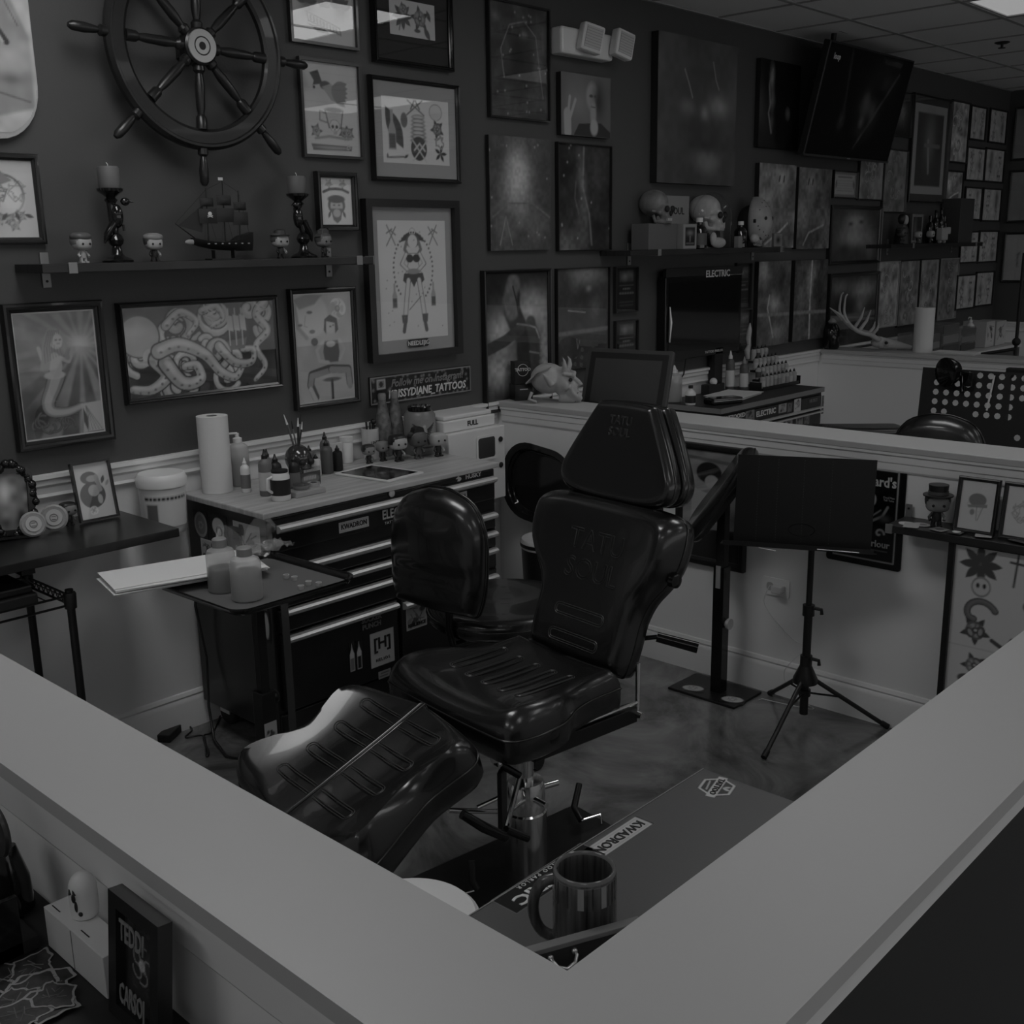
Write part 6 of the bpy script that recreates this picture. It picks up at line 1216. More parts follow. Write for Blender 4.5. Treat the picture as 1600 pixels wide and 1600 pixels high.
for k, (px_, py_) in enumerate(((447, 900), (460, 903), (470, 917), (482, 910), (498, 912))):
    o_ = onz(px_, py_, .80); c = tag(obj('ink_cup', G().lathe([(.008, 0), (.0095, .012), (.008, .012), (.007, .002)], n=14, cap=False), mat('cap_white', .55, .4), smooth=40, loc=(o_.x, o_.y, .7925)), 'tiny white ink cup on the right half of the tray', 'ink cup', 'ink cups on the tray')
# ---- left wall desk ornaments
ZL = .8905
picture('standing_frame', 'small black framed drawing of a crouching figure standing on the left wall desk', 'picture', .135, .195, .007, .018, lambda a: (a.C.fill(.52), a.ell(.42, a.a*.74, .24, .17, .12), a.ell(.5, a.a*.72, .16, .09, .35), a.ell(.45, a.a*.42, .36, .36, .10), a.ell(.5, a.a*.5, .16, .16, .36), a.line([(.62, a.a*.75), (.68, a.a*.5)], .12, .3), a.ell(.64, a.a*.33, .07, .13, .4), rose(a, .4, a.a*.14, .13, .3), leaf(a, .75, a.a*.6, .25, 1.2, .1), leaf(a, .85, a.a*.55, .2, 1.0, .3)), (1.632, 3.435, ZL+.098), 0, style=1, lean=-.18, cell=.0022)
figurine(1.535, 3.42, ZL, .085, 'small pale faced toy figure left of the standing frame', 0, .1, skin=SK2, hair=DKT)
for x, y, r_, l_, rz in ((1.395, 3.37, .040, 'round carved disc ornament on the left wall desk, left one of two', -.15), (1.475, 3.395, .042, 'round pale disc ornament on the left wall desk, right one of two', -.5)):
    t = thing('disc_ornament', l_, 'ornament', (x, y, ZL+r_), rot=(-.25, 0, rz)); obj('disc', G().lathe([(r_*.9, -.008), (r_, -.003), (r_, .003), (r_*.86, .008), (r_*.7, .006)], n=36, M=RX(PI/2)), mat('plaster_pale', .34, .6, bump=.3, bscale=60), t, smooth=40); obj('face', G().lathe([(r_*.62, .0065), (r_*.6, .009)], n=30, M=RX(PI/2)), mat('plaster_light', .5, .6), t)
    obj('mark', G().tube([(r_*.28*math.cos(a), -.0095, r_*.28*math.sin(a)) for a in [PI*k/6 for k in range(12)]], .0018, 6, closed=True).tube([(-.006, -.0095, .004), (.006, -.0095, .004)], .0015, 6).tube([(-.006, -.0095, -.005), (.006, -.0095, -.006)], .0015, 6), GREY, t)
t = thing('ornate_mirror', 'glossy black ornate framed glass standing at the left edge of the wall desk', 'mirror', (1.335, 3.40, ZL+.0005), rot=(-.12, .10, 0)); g = G().ring(rrect(.15, .21, .02), rrect(.115, .175, .01), -.012, .012, T(0, 0, .115) @ FRONT)
rr = random.Random(6)
for k in range(46):
    a = 2*PI*k/46; g.ball((.074*math.cos(a)*(1+.1*rr.random()), -.004+rr.uniform(-.008, .008), .115+.108*math.sin(a)+.012*rr.random()), .011+.007*rr.random(), n=8, m=6)
obj('frame', g, BLKG, t, smooth=60); ar = Art(.12, .18, .004, .3); ar.noise(.8, 4, 3); ar.C *= .5; ar.glow(.4, 1.0, .15, .3, .5); ar.build('print', t, T(0, -.004, .115) @ FRONT, GLOSSP); obj('foot', G().box((0, 0, .004), (.16, .05, .008)), BLKG, t)  # mirror face painted with grey blotches and a pale glow as its reflection
t = thing('round_plate', 'pale rounded plate edge above the ornate mirror at the left picture edge', 'plate', (1.305, D-.02, 1.235)); obj('disc', G().lathe([(.055, -.008), (.062, 0), (.055, .008)], n=36, M=RX(PI/2)), mat('deck_white', .42, .5), t, smooth=40)
t = thing('hanging_tub', 'white plastic tub with a printed label hanging on the wall right of the wall desk', 'tub', (1.882, 3.44, .80)); obj('tub', G().lathe([(.070, 0), (.076, .01), (.080, .16), (.084, .165)], n=36), WPLAS, t, smooth=35); obj('lid', G().lathe([(.086, .1655), (.087, .19), (.080, .205), (.076, .209)], n=36), WPLAS, t, smooth=35)
ar = Art(.16, .11, .004, .5); ar.C[:] = .48; ar.poly([(.05, .05), (.3, .05), (.3, .5), (.05, .5)], .10); ar.line([(.04, .62), (.96, .62)], .07, .03); [ar.line([(.12+.09*k, .58), (.12+.09*k, .66)], .02, .48) for k in range(10)]; me_ = ar.build('label_print', t, Matrix.Identity(4), GLOSSP)
co = np.empty(len(me_.data.vertices)*3); me_.data.vertices.foreach_get('co', co); co = co.reshape(-1, 3); th = co[:, 0]/.0795-PI/2-.35; nc = np.stack([.0800*np.cos(th), .0800*np.sin(th), co[:, 1]+.085], 1); me_.data.vertices.foreach_set('co', nc.ravel()); me_.data.update()
obj('handle', G().tube([(.087*math.cos(a), .087*math.sin(a)*.3-.01, .155-.05*math.sin(a)**2*0) for a in [PI*k/10 for k in range(11)]], .002, 6), STEEL, t); obj('wall_hook', G().bx(-.01, .01, .07, .095, .10, .20), STEEL, t)
t = thing('power_adapter', 'black power adapter lying on the floor by the left baseboard', 'adapter', (*onz(265, 1148, .01)[:2], .0005), .6); obj('body', G().box((0, 0, .015), (.10, .05, .03)), BLKP, t, bevel=.004)
P = [onz(x, y, .006) for x, y in ((262, 1150), (285, 1130), (300, 1140), (290, 1152), (318, 1150), (322, 1180), (326, 1175), (318, 1150), (335, 1140), (345, 1095))]
tag(obj('floor_cable', G().tube(crom([tuple(p) for p in P], 6)[:-6], .0035, 7), BLKP, smooth=60), 'black cable looping over the floor below the tray stand', 'cable')
# ---- right partition: oval tray, bin, framed print, sign, outlet, shelf
def on_p1(x0, x1): pass
t = thing('oval_tray', 'black rounded tray leaning against the right partition behind the client chair', 'tray', (3.58, 3.19, .71), rot=(0, .12, -PI/2))
Po = rrect(.43, .36, .15, 8); g = G(); n = len(Po); lv = [([(a*.72, b*.72) for a, b in Po], .012), ([(a*.80, b*.80) for a, b in Po], .008), ([(a*.86, b*.86) for a, b in Po], -.014), (Po, -.016), (Po, -.012), ([(a*.84, b*.84) for a, b in Po], -.008), ([(a*.76, b*.76) for a, b in Po], .018)]
v = [(x, y, z) for L_, z in lv for x, y in L_]; f = [(i*n+k, i*n+(k+1) % n, (i+1)*n+(k+1) % n, (i+1)*n+k) for i in range(6) for k in range(n)]+[tuple(range(n)), tuple(6*n+k for k in reversed(range(n)))]
obj('tray', g.add(v, f, T(0, 0, 0) @ RX(PI/2) @ Matrix.Diagonal((1, 1, -1, 1))), BLKG, t, smooth=50); obj('support', G().bx(-.02, .02, .018, .05, -.2, .1), BLKM, t)
t = thing('waste_bin', 'black waste bin with a white liner between the tool chest and client chair', 'bin', (3.43, 3.00, 0)); obj('bin', G().lathe([(.10, 0), (.125, .50), (.13, .50), (.13, .515), (.12, .515), (.10, .05)], n=30, cap=False), BLKP, t, smooth=40); obj('liner', G().lathe([(.1265, .49), (.130, .520), (.122, .530), (.112, .46), (.10, .42)], n=30, cap=False), mat('liner_white', .6, .5, bump=.4, bscale=25), t, smooth=60)
pa, pb = onx(1055, 690, 3.63), onx(1152, 893, 3.63)
picture('framed_poster', 'black framed poster of a dark haired woman, hung behind the headrest and arm rest', 'picture', abs(pa.y-pb.y)+.02, .50, .028, .03, lambda a: (a.C.fill(.26), a.noise(.3, 6, 3), a.line([(.1, a.a*.93), (.9, a.a*.9)], .05, .12), a.ell(.45, a.a*.8, .22, .16, .015), a.ell(.5, a.a*.72, .12, .10, .38), a.poly([(.15, a.a*.65), (.5, a.a*.6), (.42, a.a*.4), (.15, a.a*.35)], .4), busy(4, .2)(Art(.1, .1, .01)) , a.line([(.1, a.a*.6), (.8, a.a*.72)], .03, .35), a.poly([(0, 0), (1, 0), (1, a.a*.3), (0, a.a*.25)], .03)), (PX+.018, (pa.y+pb.y)/2, .723), -PI/2, cell=.004)
pr_, pbr, pbl = onx(1413, 730, 3.65), onx(1402, 897, 3.65), onx(1286, 872, 3.65); w_, h_ = abs(pbl.y-pbr.y), pr_.z-pbr.z
t = thing('parlour_sign', 'black metal sign with a white border and old lettering, behind the music stand', 'sign', (PX+.018, (pbl.y+pr_.y)/2, (pr_.z+pbr.z)/2), -PI/2)
obj('plate', G().prism(rrect(w_, h_, .012), 0, .003, FRONT), mat('black_enamel', .008, .25), t)
ar = Art(w_-.03, h_-.03, .003, .008); ar.line([(.05, .04), (.95, .04), (.95, ar.a-.04), (.05, ar.a-.04), (.05, .04)], .018, .42); ar.line([(.55, ar.a*.42), (.75, ar.a*.5), (.82, ar.a*.60)], .035, .42); ar.line([(.3, ar.a*.40), (.55, ar.a*.46), (.72, ar.a*.56)], .02, .42); ar.ell(.6, ar.a*.66, .05, .08, .4); ar.glow(.78, ar.a*.48, .08, .05, .12); curl(ar, .72, ar.a*.32, .07, 0, .8, .03, .42, .01); curl(ar, .55, ar.a*.33, .07, 2, .8, .03, .42, .01); ar.line([(.3, ar.a*.14), (.85, ar.a*.14)], .012, .15); ar.line([(.2, ar.a*.10), (.7, ar.a*.10)], .012, .15)
ar.build('print', t, T(0, -.0036, 0) @ FRONT, GLOSSP); text("Blackbeard's", .050, INKW, t, T(.0, -.0045, h_*.32) @ FRONT, sx=.88, bold=.0012); text('Tattoo Parlour', .034, INKW, t, T(-.005, -.0045, -h_*.27) @ FRONT, sx=1.0, bold=.0008); text('Dead Men\nTell Tales', .010, INKW, t, T(.085, -.0045, h_*.17) @ FRONT)
pa, pb = onx(1193, 901, PX+.015), onx(1232, 934, PX+.015); cy, cz = (pa.y+pb.y)/2, (pa.z+pb.z)/2
t = thing('wall_outlet', 'white double wall outlet on the right partition', 'outlet', (PX+.018, cy, cz), -PI/2); obj('plate', G().prism(rrect(.118, .072, .006), 0, .005, FRONT), mat('outlet_white', .9, .3), t, bevel=.001); obj('socket', G().prism(rrect(.028, .034, .012), .005, .007, T(-.025, 0, 0) @ FRONT), mat('socket_white', .5, .4), t)
t = thing('phone_charger', 'white plug charger in the outlet with a thin white cable', 'charger', (PX+.009, cy-.02, cz), -PI/2); obj('plug', G().bx(-.022, .022, -.032, .0, -.014, .014), WPLAS, t, bevel=.003)
obj('cable', G().tube(crom([(-.02, -.025, -.006), (-.05, -.03, -.05), (-.02, -.02, -.11), (.08, -.03, -.18), (.14, -.03, -.2), (.10, -.03, -.25), (.05, -.03, -.33), (.10, -.04, -.41), (.20, -.06, -.425), (.13, -.08, -.428), (.0, -.1, -.428), (-.03, -.1, -.428)], 5)[:-5], .0016, 6), WPLAS, t, smooth=60)
# right partition shelf
t = thing('partition_shelf', 'narrow dark shelf on the right partition with cards and small frames', 'shelf', (3.515, 1.545, .805), -PI/2); SB = mat('dark_stained_board', .022, .4)
obj('board', G().bx(0, .90, 0, .155, -.026, 0), SB, t, bevel=.001); obj('bracket', G().bx(.0, .022, .150, .153, 0, .045).bx(-.002, .02, -.003, .15, -.029, -.0265).bx(-.002, .022, -.004, 0, -.029, .003), BRK, t); obj('screw', G().lathe([(.004, 0), (.004, .003)], n=10, M=T(.011, .150, .03) @ RX(PI/2)), BLKM, t)
t = thing('drawer_cabinet', 'cabinet under the partition shelf covered with tattoo flash drawings', 'cabinet', (3.535, 1.325, 0), -PI/2)
obj('body', G().bx(0, .72, .004, .124, 0, .777), BLKM, t); obj('corner_post', G().bx(-.008, .012, -.010, .004, 0, .777), BLK, t)
def flash_big(a):
    a.C[:] = .46; h = a.a; rr = random.Random(12); a.line([(0, h*.55), (1, h*.55)], .003, .3); a.line([(0, h*.28), (1, h*.28)], .003, .3)
    for k in range(8): leaf(a, .12, h*.93, .10, k*.8, .06)
    dagger(a, .28, h*.93, .16, 1.5, .05); rose(a, .55, h*.95, .12, .05, 9, 2)
    for k in range(6): leaf(a, .55, h*.93, .2, k*1.05+.3, .06)
    a.ell(.13, h*.83, .045, .05, .2); a.ell(.13, h*.83, .038, .04, .44); a.ell(.115, h*.835, .008, .012, .03); a.ell(.145, h*.835, .008, .012, .03)
    a.ell(.42, h*.80, .10, .05, .06, rot=.3); [a.line([(.33+.04*k, h*.805), (.37+.04*k, h*.78)], .010, .4) for k in range(4)]; a.ell(.44, h*.745, .075, .085, .08); a.ell(.43, h*.745, .058, .068, .45); a.ell(.41, h*.75, .008, .006, .03); a.ell(.45, h*.752, .008, .006, .03); sprig(a, .46, h*.66, .055, 3, .05); a.ell(.54, h*.72, .06, .07, .12); a.ell(.54, h*.715, .03, .04, .45)
    curl(a, .12, h*.70, .09, .4, .6, .022, .12, .05); sprig(a, .12, h*.63, .05, 1, .05); a.line([(.2, h*.60), (.26, h*.57), (.29, h*.62), (.36, h*.585)], .02, .06); a.ell(.75, h*.77, .02, .08, .05); a.ell(.75, h*.77, .01, .06, .44); sprig(a, .85, h*.65, .07, 5, .05)
    sprig(a, .13, h*.47, .045, 2, .06); a.poly([(.32, h*.5), (.42, h*.5), (.40, h*.43), (.37, h*.40), (.33, h*.44)], .08); a.ell(.37, h*.46, .03, .04, .2); dagger(a, .6, h*.45, .13, .7, .06); dagger(a, .72, h*.57, .15, .3, .05)
    for k in range(4): a.ell(.10, h*(.40-.012*k*2), .045-.007*k, .026, (.08, .25)[k % 2])
    a.poly([(.06, h*.33), (.14, h*.33), (.12, h*.25), (.08, h*.25)], .22); a.line([(.06, h*.29), (.14, h*.29)], .006, .08); scribble(a, .25, h*.36, .04, 4, .08, 5); scribble(a, .28, h*.26, .05, 7, .1, 5); leaf(a, .4, h*.3, .1, 1, .06)
    for k in range(5): sprig(a, rr.random(), h*.22*rr.random(), .05, k, .07)
ar = Art(.70, .76, .0028); flash_big(ar); ar.build('print', t, T(.362, .003, .39) @ FRONT)
for k, (py1, py2, pz1, l_) in enumerate((((1497, 826), (1570, 757), 0, 'small black framed helmet drawing on the partition shelf'), ((1570, 840), (1650, 762), 0, 'small black framed drawing cut by the right edge, on the partition shelf'))):
    a_ = onx(*py1, 3.60); wf = .135
    picture('standing_frame', l_, 'picture', .135, .185, .013, .016, (lambda a: (a.C.fill(.56), scribble(a, .5, a.a*.5, .32, 3, .4, 8, .008), a.ell(.5, a.a*.62, .26, .20, .2), a.poly([(.22, a.a*.5), (.8, a.a*.55), (.8, a.a*.48), (.25, a.a*.45)], .25), a.ell(.38, a.a*.36, .07, .09, .25), a.line([(.5, a.a*.48), (.52, a.a*.2)], .02, .2), a.line([(.68, a.a*.48), (.56, a.a*.2)], .02, .2))) if k == 0 else (lambda a: (a.C.fill(.56), scribble(a, .5, a.a*.5, .35, 5, .2, 14, .02))), (3.585, (1.272, 1.125)[k], .805+.0935), -PI/2, lean=-.15, cell=.0025)
figurine(3.590, 1.405, .8055, .13, 'toy figure in a black top hat on the partition shelf', 5, -PI/2+.5, skin=SK2, hair=DKT)
for k, (px_, py_, w_, h_, l_, el) in enumerate(((1418, 818, .065, .05, 'oval white card lying on the partition shelf, farthest left', 1), (1440, 820, .06, .05, 'oval patterned card behind the fan of cards', 1), (1410, 828, .05, .07, 'fan of striped cards at the left end of the partition shelf', 0), (1465, 830, .05, .05, 'pale sketched card in the middle of the partition shelf', 0), (1490, 835, .045, .06, 'dark edged card with a pale oval on the partition shelf', 0), (1530, 843, .05, .04, 'crumpled pale card in front of the helmet frame', 0), (1588, 856, .09, .035, 'dark card at the right edge on the partition shelf', 0))):
    p = onz(px_, py_, .8065); p.x = max(3.545, min(3.62, p.x)); t = thing('card', l_, 'card', (p.x, p.y, .8055+.0012*k), -PI/2+.3*(k % 3-1)); P = [(w_/2*math.cos(a), h_/2*math.sin(a)) for a in [PI*j/10 for j in range(20)]] if el else rrect(w_, h_, .003)
    obj('card', G().prism(P, 0, .0010), mat('card_%d' % k, (.45, .35, .3, .28, .04, .3, .03)[k], .5), t)
    if k in (1, 3, 4): obj('motif', G().prism([(.3*w_*math.cos(a), .28*h_*math.sin(a)) for a in [PI*j/8 for j in range(16)]], .0011, .0014), lg if k != 4 else lw, t)
# ---- horned mask, card holder and monitor near the art wall
MK = mat('latex_pale', .36, .55, var=.15, vscale=14)
t = thing('horned_mask', 'pale horned demon face mask resting on the partition cap beside the art wall', 'mask', (3.80, 3.275, WT+.0005), .42)
g = G().ball((0, .040, .108), .072, sc=(.92, 1.15, .98), n=24, m=16).ball((0, -.030, .095), .056, sc=(.92, .85, 1.25)).ball((0, -.070, .060), .036, sc=(.9, .9, 1.2)).tube([(0, -.075, .045), (0, -.105, .022), (0, -.118, .012)], [.030, .020, .010], 12).tube([(0, -.02, .03), (0, -.09, .012)], [.035, .018], 12)
g.tube([(0, -.070, .122), (0, -.102, .098), (0, -.116, .086), (0, -.098, .078)], [.010, .011, .012, .008], 10)
for q in (-1, 1): g.tube([(q*.006, -.080, .122), (q*.03, -.075, .132), (q*.052, -.045, .138)], [.010, .012, .008], 10).ball((q*.036, -.052, .080), .020, sc=(.8, 1, 1.1)).tube([(q*.034, -.075, .075), (q*.028, -.085, .048), (q*.018, -.10, .030)], .008, 8).tube([(q*.062, .0, .085), (q*.074, .02, .115), (q*.078, .045, .140)], [.018, .012, .003], 10)
hd = obj('face', g, MK, t, smooth=80); md = hd.modifiers.new('r', 'REMESH'); md.mode = 'VOXEL'; md.voxel_size = .004; md.use_smooth_shade = True; sm = hd.modifiers.new('s', 'SMOOTH'); sm.iterations = 5
for q in (-1, 1):
    obj('horn', G().tube([(q*.030, -.045, .145), (q*.042, -.052, .170), (q*.044, -.050, .192), (q*.038, -.042, .208)], [.014, .011, .006, .001], 12), MK, t, smooth=60)
    obj('eye', G().ball((q*.026, -.074, .106), .012, sc=(1.2, .7, .7)), BLKM, t, smooth=60)
obj('mouth', G().ball((0, -.103, .046), .010, sc=(2, .5, .35)), mat('mask_mouth', .10, .6), t)  # mouth in a darker grey than the face
g = G(); [g.tube([(x, .0+.02*abs(x)/.05, .168-.25*x*x*10), (x*1.25, .07, .15-.2*x*x*10), (x*1.2, .125, .09)], .0035, 6) for x in [-.06+.012*k for k in range(11)]]; obj('hair_ridges', g, MK, t, smooth=60)
obj('jaw_strap', G().tube([(-.06, .10, .05), (-.075, .11, .02), (-.06, .08, .006)], .008, 8), MK, t, smooth=60)
t = thing('brochure_holder', 'black upright card holder with a round white logo left of the horned mask', 'card holder', (3.765, 3.465, WT+.0005), -.45)
obj('holder', G().bx(-.045, .045, -.035, .035, 0, .075), mat('smoked_plastic', .02, .15), t, bevel=.002); obj('cards', G().bx(-.040, .040, -.025, .03, .076, .18), BLKM, t, bevel=.001)
text('TATTOO', .019, INKW, t, T(0, -.0262, .142) @ FRONT, bold=.0006); obj('logo_ring', G().tube([(.027*math.cos(a), -.0262, .140+.027*math.sin(a)) for a in [PI*k/16 for k in range(32)]], .0012, 6, closed=True), INKW, t)
obj('title_line', G().bx(-.02, .02, -.0365, -.035, .050, .054), INKW, t)
a_, b_, c_ = onx(905, 585, 4.08), onx(993, 573, 4.08), onx(1012, 634, 4.08)
t = thing('drawing_monitor', 'grey edged drawing monitor tilted back behind the horned mask', 'monitor', (4.10, 3.12, 1.06), rot=(0, 0, -PI/2+.12)); MM = RX(-.28)
obj('casing', G().prism(rrect(.46, .30, .012), -.02, 0, MM @ T(0, 0, .07) @ FRONT), mat('monitor_grey', .06, .45), t, bevel=.003); obj('bezel', G().prism(rrect(.42, .262, .004), 0, .001, MM @ T(0, 0, .07) @ FRONT), BLKM, t); obj('screen', G().prism(rrect(.36, .21, .002), .001, .002, MM @ T(0, 0, .067) @ FRONT), mat('screen_grey', .055, .35), t); obj('stand', G().bx(-.03, .03, .04, .07, -1.045, .02).bx(-.15, .15, .0, .2, -1.06, -1.045), BLKM, t)
# ---- second booth
t = thing('tool_chest', 'black sticker covered tool chest with a dark top in the second booth', 'tool chest', (4.90, 3.09, 0))
obj('body', G().bx(.01, 1.12, .01, .425, .10, .875), BLK, t, bevel=.004); obj('worktop', G().bx(0, 1.13, 0, .43, .877, .905), mat('dark_top_pale_edge', .028, .5), t, bevel=.002); obj('top_edge', G().bx(0, 1.13, -.004, -.0005, .878, .905).bx(-.004, -.0005, 0, .43, .878, .905), mat('edge_band_light', .2, .4), t)
for z0, z1 in ((.79, .865), (.69, .775), (.56, .675), (.36, .545), (.15, .345)):
    d = obj('drawer', G().bx(.03, 1.10, -.002, .01, z0, z1-.002), BLK, t, bevel=.003); obj('pull', G().bx(.04, 1.09, -.025, -.002, z1-.014-.0, z1-.004) if z0 < .78 else G().bx(.04, 1.09, -.026, -.002, .785, .797), STEEL, d, bevel=.003)
text('TATTOOED\nDAD', .032, INKW, t, T(.13, -.003, .832) @ FRONT, sx=1.3, bold=.0008); text('ELECTRIC', .042, INKW, t, T(.46, -.003, .832) @ FRONT, sx=1.15, bold=.0012); text('HUSKY', .028, mat('grey_ink', .2, .6), t, T(1.0, -.003, .838) @ FRONT, sx=1.1, bold=.0006)
for k, (x, z, w_, h_, g_) in enumerate(((.29, .832, .09, .065, .14), (.64, .835, .09, .05, .25), (.72, .83, .05, .05, .10), (.81, .832, .08, .075, .36), (.28, .735, .08, .05, .25), (.36, .73, .06, .06, .3), (.45, .735, .07, .065, .35), (.54, .73, .06, .05, .25), (.63, .735, .05, .06, .33), (.72, .732, .08, .065, .3), (.84, .735, .08, .07, .2), (.93, .73, .06, .06, .15), (1.115, .80, .03, .11, .12))): sticker(t, w_, h_, blobs(g_, .03, k+3, 4), T(x, -.0032, z) @ FRONT, .006)
Z2 = .9055
squeeze(4.975, 3.44, Z2, .20, .045, 'cloudy wash bottle on the second booth chest', cap=WPLAS, liquid=.5, nm='wash_bottle'); dark_bottle(4.93, 3.30, Z2, .105, 'small bottle with a dark picture label and black cap on the second booth chest', .028, lk, BLKP, WPLAS)
squeeze(5.545, 3.44, Z2, .235, .026, 'white nosed squeeze bottle left of the ink rack', body=mat('grey_bottle', .09, .4), cap=WPLAS, lm=lw); squeeze(5.60, 3.38, Z2, .20, .026, 'grey squeeze bottle with a square white label left of the ink rack', body=mat('grey_bottle', .09, .4), cap=GREY, lm=lw)
stack('paper_towel_stack', 5.37, 3.30, Z2, .30, .22, 5, 'flat white paper towels spread on the second booth chest', .15); t = thing('zip_case', 'glossy black zipped case on the front of the second booth chest', 'case', (5.08, 3.19, Z2), -.35); obj('case', G().bx(-.10, .10, -.045, .045, 0, .035), BLKG, t, bevel=.008); obj('zip', G().bx(-.095, .095, -.0465, -.045, .02, .023), STEEL, t)
t = thing('tattoo_machine', 'black tattoo machine cradle with a pale ball on the second booth chest', 'machine', (5.38, 3.45, Z2)); obj('cradle', G().bx(-.08, .08, -.03, .03, 0, .06), BLKM, t, bevel=.006); obj('ball', G().ball((-.01, -.01, .072), .022), WPLAS, t, smooth=60)
rk = thing('ink_rack', 'black stepped rack of small ink bottles on the second booth chest', 'rack', (5.86, 3.30, Z2))
tiers = ((9, 0, 0), (8, .045, .048), (6, .090, .096), (4, .135, .144), (5, .165, .200))
for n_, dy, dz in tiers[:4]: obj('step', G().bx(-.0235*n_, .0235*n_, dy-.02, dy+.022, dz, dz+.012).bx(-.0235*n_, .0235*n_, dy-.022, dy-.019, dz, dz+.022), BLKP, rk)
obj('side_panel', G().bx(-.230, -.226, -.02, .06, 0, .05), BLKP, rk); obj('side_panel', G().bx(.226, .230, -.02, .06, 0, .05), BLKP, rk)
protos = []; rr = random.Random(11)
for k, gg_ in enumerate((.45, .10, .02, .28)):
    pass
lw_ = [mat('ink_label_%d' % k, g_, .5) for k, g_ in enumerate((.45, .25, .06, .36))]
base = None; cnt = 0; ROWN = ('front', 'second', 'third', 'top')
for ti, (n_, dy, dz) in enumerate(tiers[:4]):
    for k in range(n_):
        x = 5.86-.205+.41*(k+.5)/9+(9-n_)*.0228*0+(.41*(9-n_)/18); lm_ = rr.choice(lw_)
        lb = 'small ink bottle with a pointed black cap in the %s row of the ink rack' % ROWN[ti]
        if base is None:
            base = squeeze(x, 3.30+dy, Z2+dz+.0125, .085, .0165, lb, body=lm_, cap=BLKP, group='ink bottles in the %s row' % ROWN[ti], lm=lw_[0], nm='ink_bottle')
        else:
            c = copy_tree(base, label=lb, loc=(x, 3.30+dy, Z2+dz+.013)); c['group'] = 'ink bottles in the %s row' % ROWN[ti]
            for ch in c.children:
                if ch.name.startswith('label_wrap'):
                    ch.data = ch.data.copy(); ch.data.materials[0] = lm_
t = thing('speaker_column', 'tall dark speaker standing behind the squeeze bottles of the second booth', 'speaker', (5.47, 3.49, Z2)); obj('body', G().bx(-.04, .04, -.02, .025, 0, .26), BLKM, t, bevel=.003)
t = thing('lightning_ornament', 'pale carved tattoo machine figure standing on top of the ink rack', 'ornament', (5.745, 3.445, 1.077)); obj('figure', G().tube([(0, 0, 0), (-.012, 0, .05), (.008, 0, .08), (-.004, 0, .12), (.008, 0, .17), (.012, 0, .21)], [.012, .018, .012, .016, .014, .003], 8), BONE, t, smooth=50)
# second booth: stool, bench, lamp and perforated tray
def place_back(px_, py_, z): p = onz(px_, py_, z); return p
p = onz(1440, 648, .99); c = copy_tree(TC, label='black padded stool whose rounded back shows above the partition, second booth', loc=(p.x+.36, p.y-.02, 0), rz=.15)
p = onz(1318, 664, .80)
t = thing('arm_rest', 'dark flat padded rest just showing above the partition in the second booth', 'arm rest', (p.x, p.y-.05, .0), -.9)
cushion('pad', crom([(.26, -.06), (.26, .06), (.20, .09), (-.20, .09), (-.26, .06), (-.26, -.06), (-.20, -.09), (.20, -.09)], 3), .06, .025, lambda x, y: 0, T(0, 0, .80), LEATHER, t); obj('post', G().tube([(0, 0, .02), (0, 0, .745)], .02, 12), BLKM, t, smooth=40); obj('base', G().lathe([(.2, 0), (.2, .02), (.03, .03)], n=24), BLKM, t, smooth=40)
XB = 5.75
b0, b1, b2, b3 = onx(1493, 607, XB), onx(1600, 620, XB), onx(1577, 694, XB), onx(1467, 681, XB)
wd = abs(b0.y-b1.y); hh = .30
t = thing('perforated_stand', 'black perforated laptop stand with round holes above the right partition', 'stand', (XB, (b0.y+b1.y)/2+.03, b0.z-.26), rot=(-.0, 0, -PI/2))
M0 = T(0, 0, .13) @ RX(-.10); w2, h2 = .66, .40
# panel with real holes: a grid of square cells, each with or without a round opening
g = G(); cols, rows_ = 12, 8; cw, chh = w2/cols, h2/rows_; skip = {(2, 0), (3, 0), (10, 0), (3, 5), (4, 5), (5, 5), (6, 5), (7, 5), (8, 5), (9, 5), (2, 6), (3, 6), (4, 6), (5, 6), (6, 6), (7, 6), (8, 6), (3, 4), (4, 4), (2, 7), (3, 7), (4, 7), (5, 7), (6, 7), (7, 7), (8, 7), (9, 7), (9, 4), (9, 3)}
for j in range(rows_):
    for i in range(cols):
        cx_, cz_ = -w2/2+cw*(i+.5), h2/2-chh*(j+.5); sq = [(cx_+sx*cw/2, cz_+sz*chh/2) for sx, sz in ((1, 0), (1, 1), (0, 1), (-1, 1), (-1, 0), (-1, -1), (0, -1), (1, -1))]
        if (i, j) in skip or i in (0, cols-1): g.prism(sq, 0, .003, M0 @ FRONT)
        else: g.ring(sq, [(cx_+.0165*math.cos(a), cz_+.0165*math.sin(a)) for a in [PI/4*k for k in range(8)]], 0, .003, M0 @ FRONT)
obj('panel', g, BLKM, t); obj('panel_rim', G().bx(-w2/2-.004, w2/2+.004, -.008, .004, -h2/2-.004, -h2/2+.006, M0), BLKM, t); obj('post', G().tube([(0, .03, -.75), (0, .03, .05)], .015, 12), BLKM, t, smooth=40); obj('stand_foot', G().box((0, .03, -.755), (.2, .2, .01)), BLKM, t)
obj('stylus', G().tube([(.03, -.012, .13), (.05, -.02, .31)], .005, 8, M0 @ T(0, 0, -.13)), WPLAS, t, smooth=40)
t.location.z = max(t.location.z, .76)
lp = onx(1484, 581, XB-.02)
t = thing('clip_lamp', 'round black clip-on lamp with a shiny reflector on the perforated stand', 'lamp', tuple(lp), rot=(0, 0, -PI/2-.45))
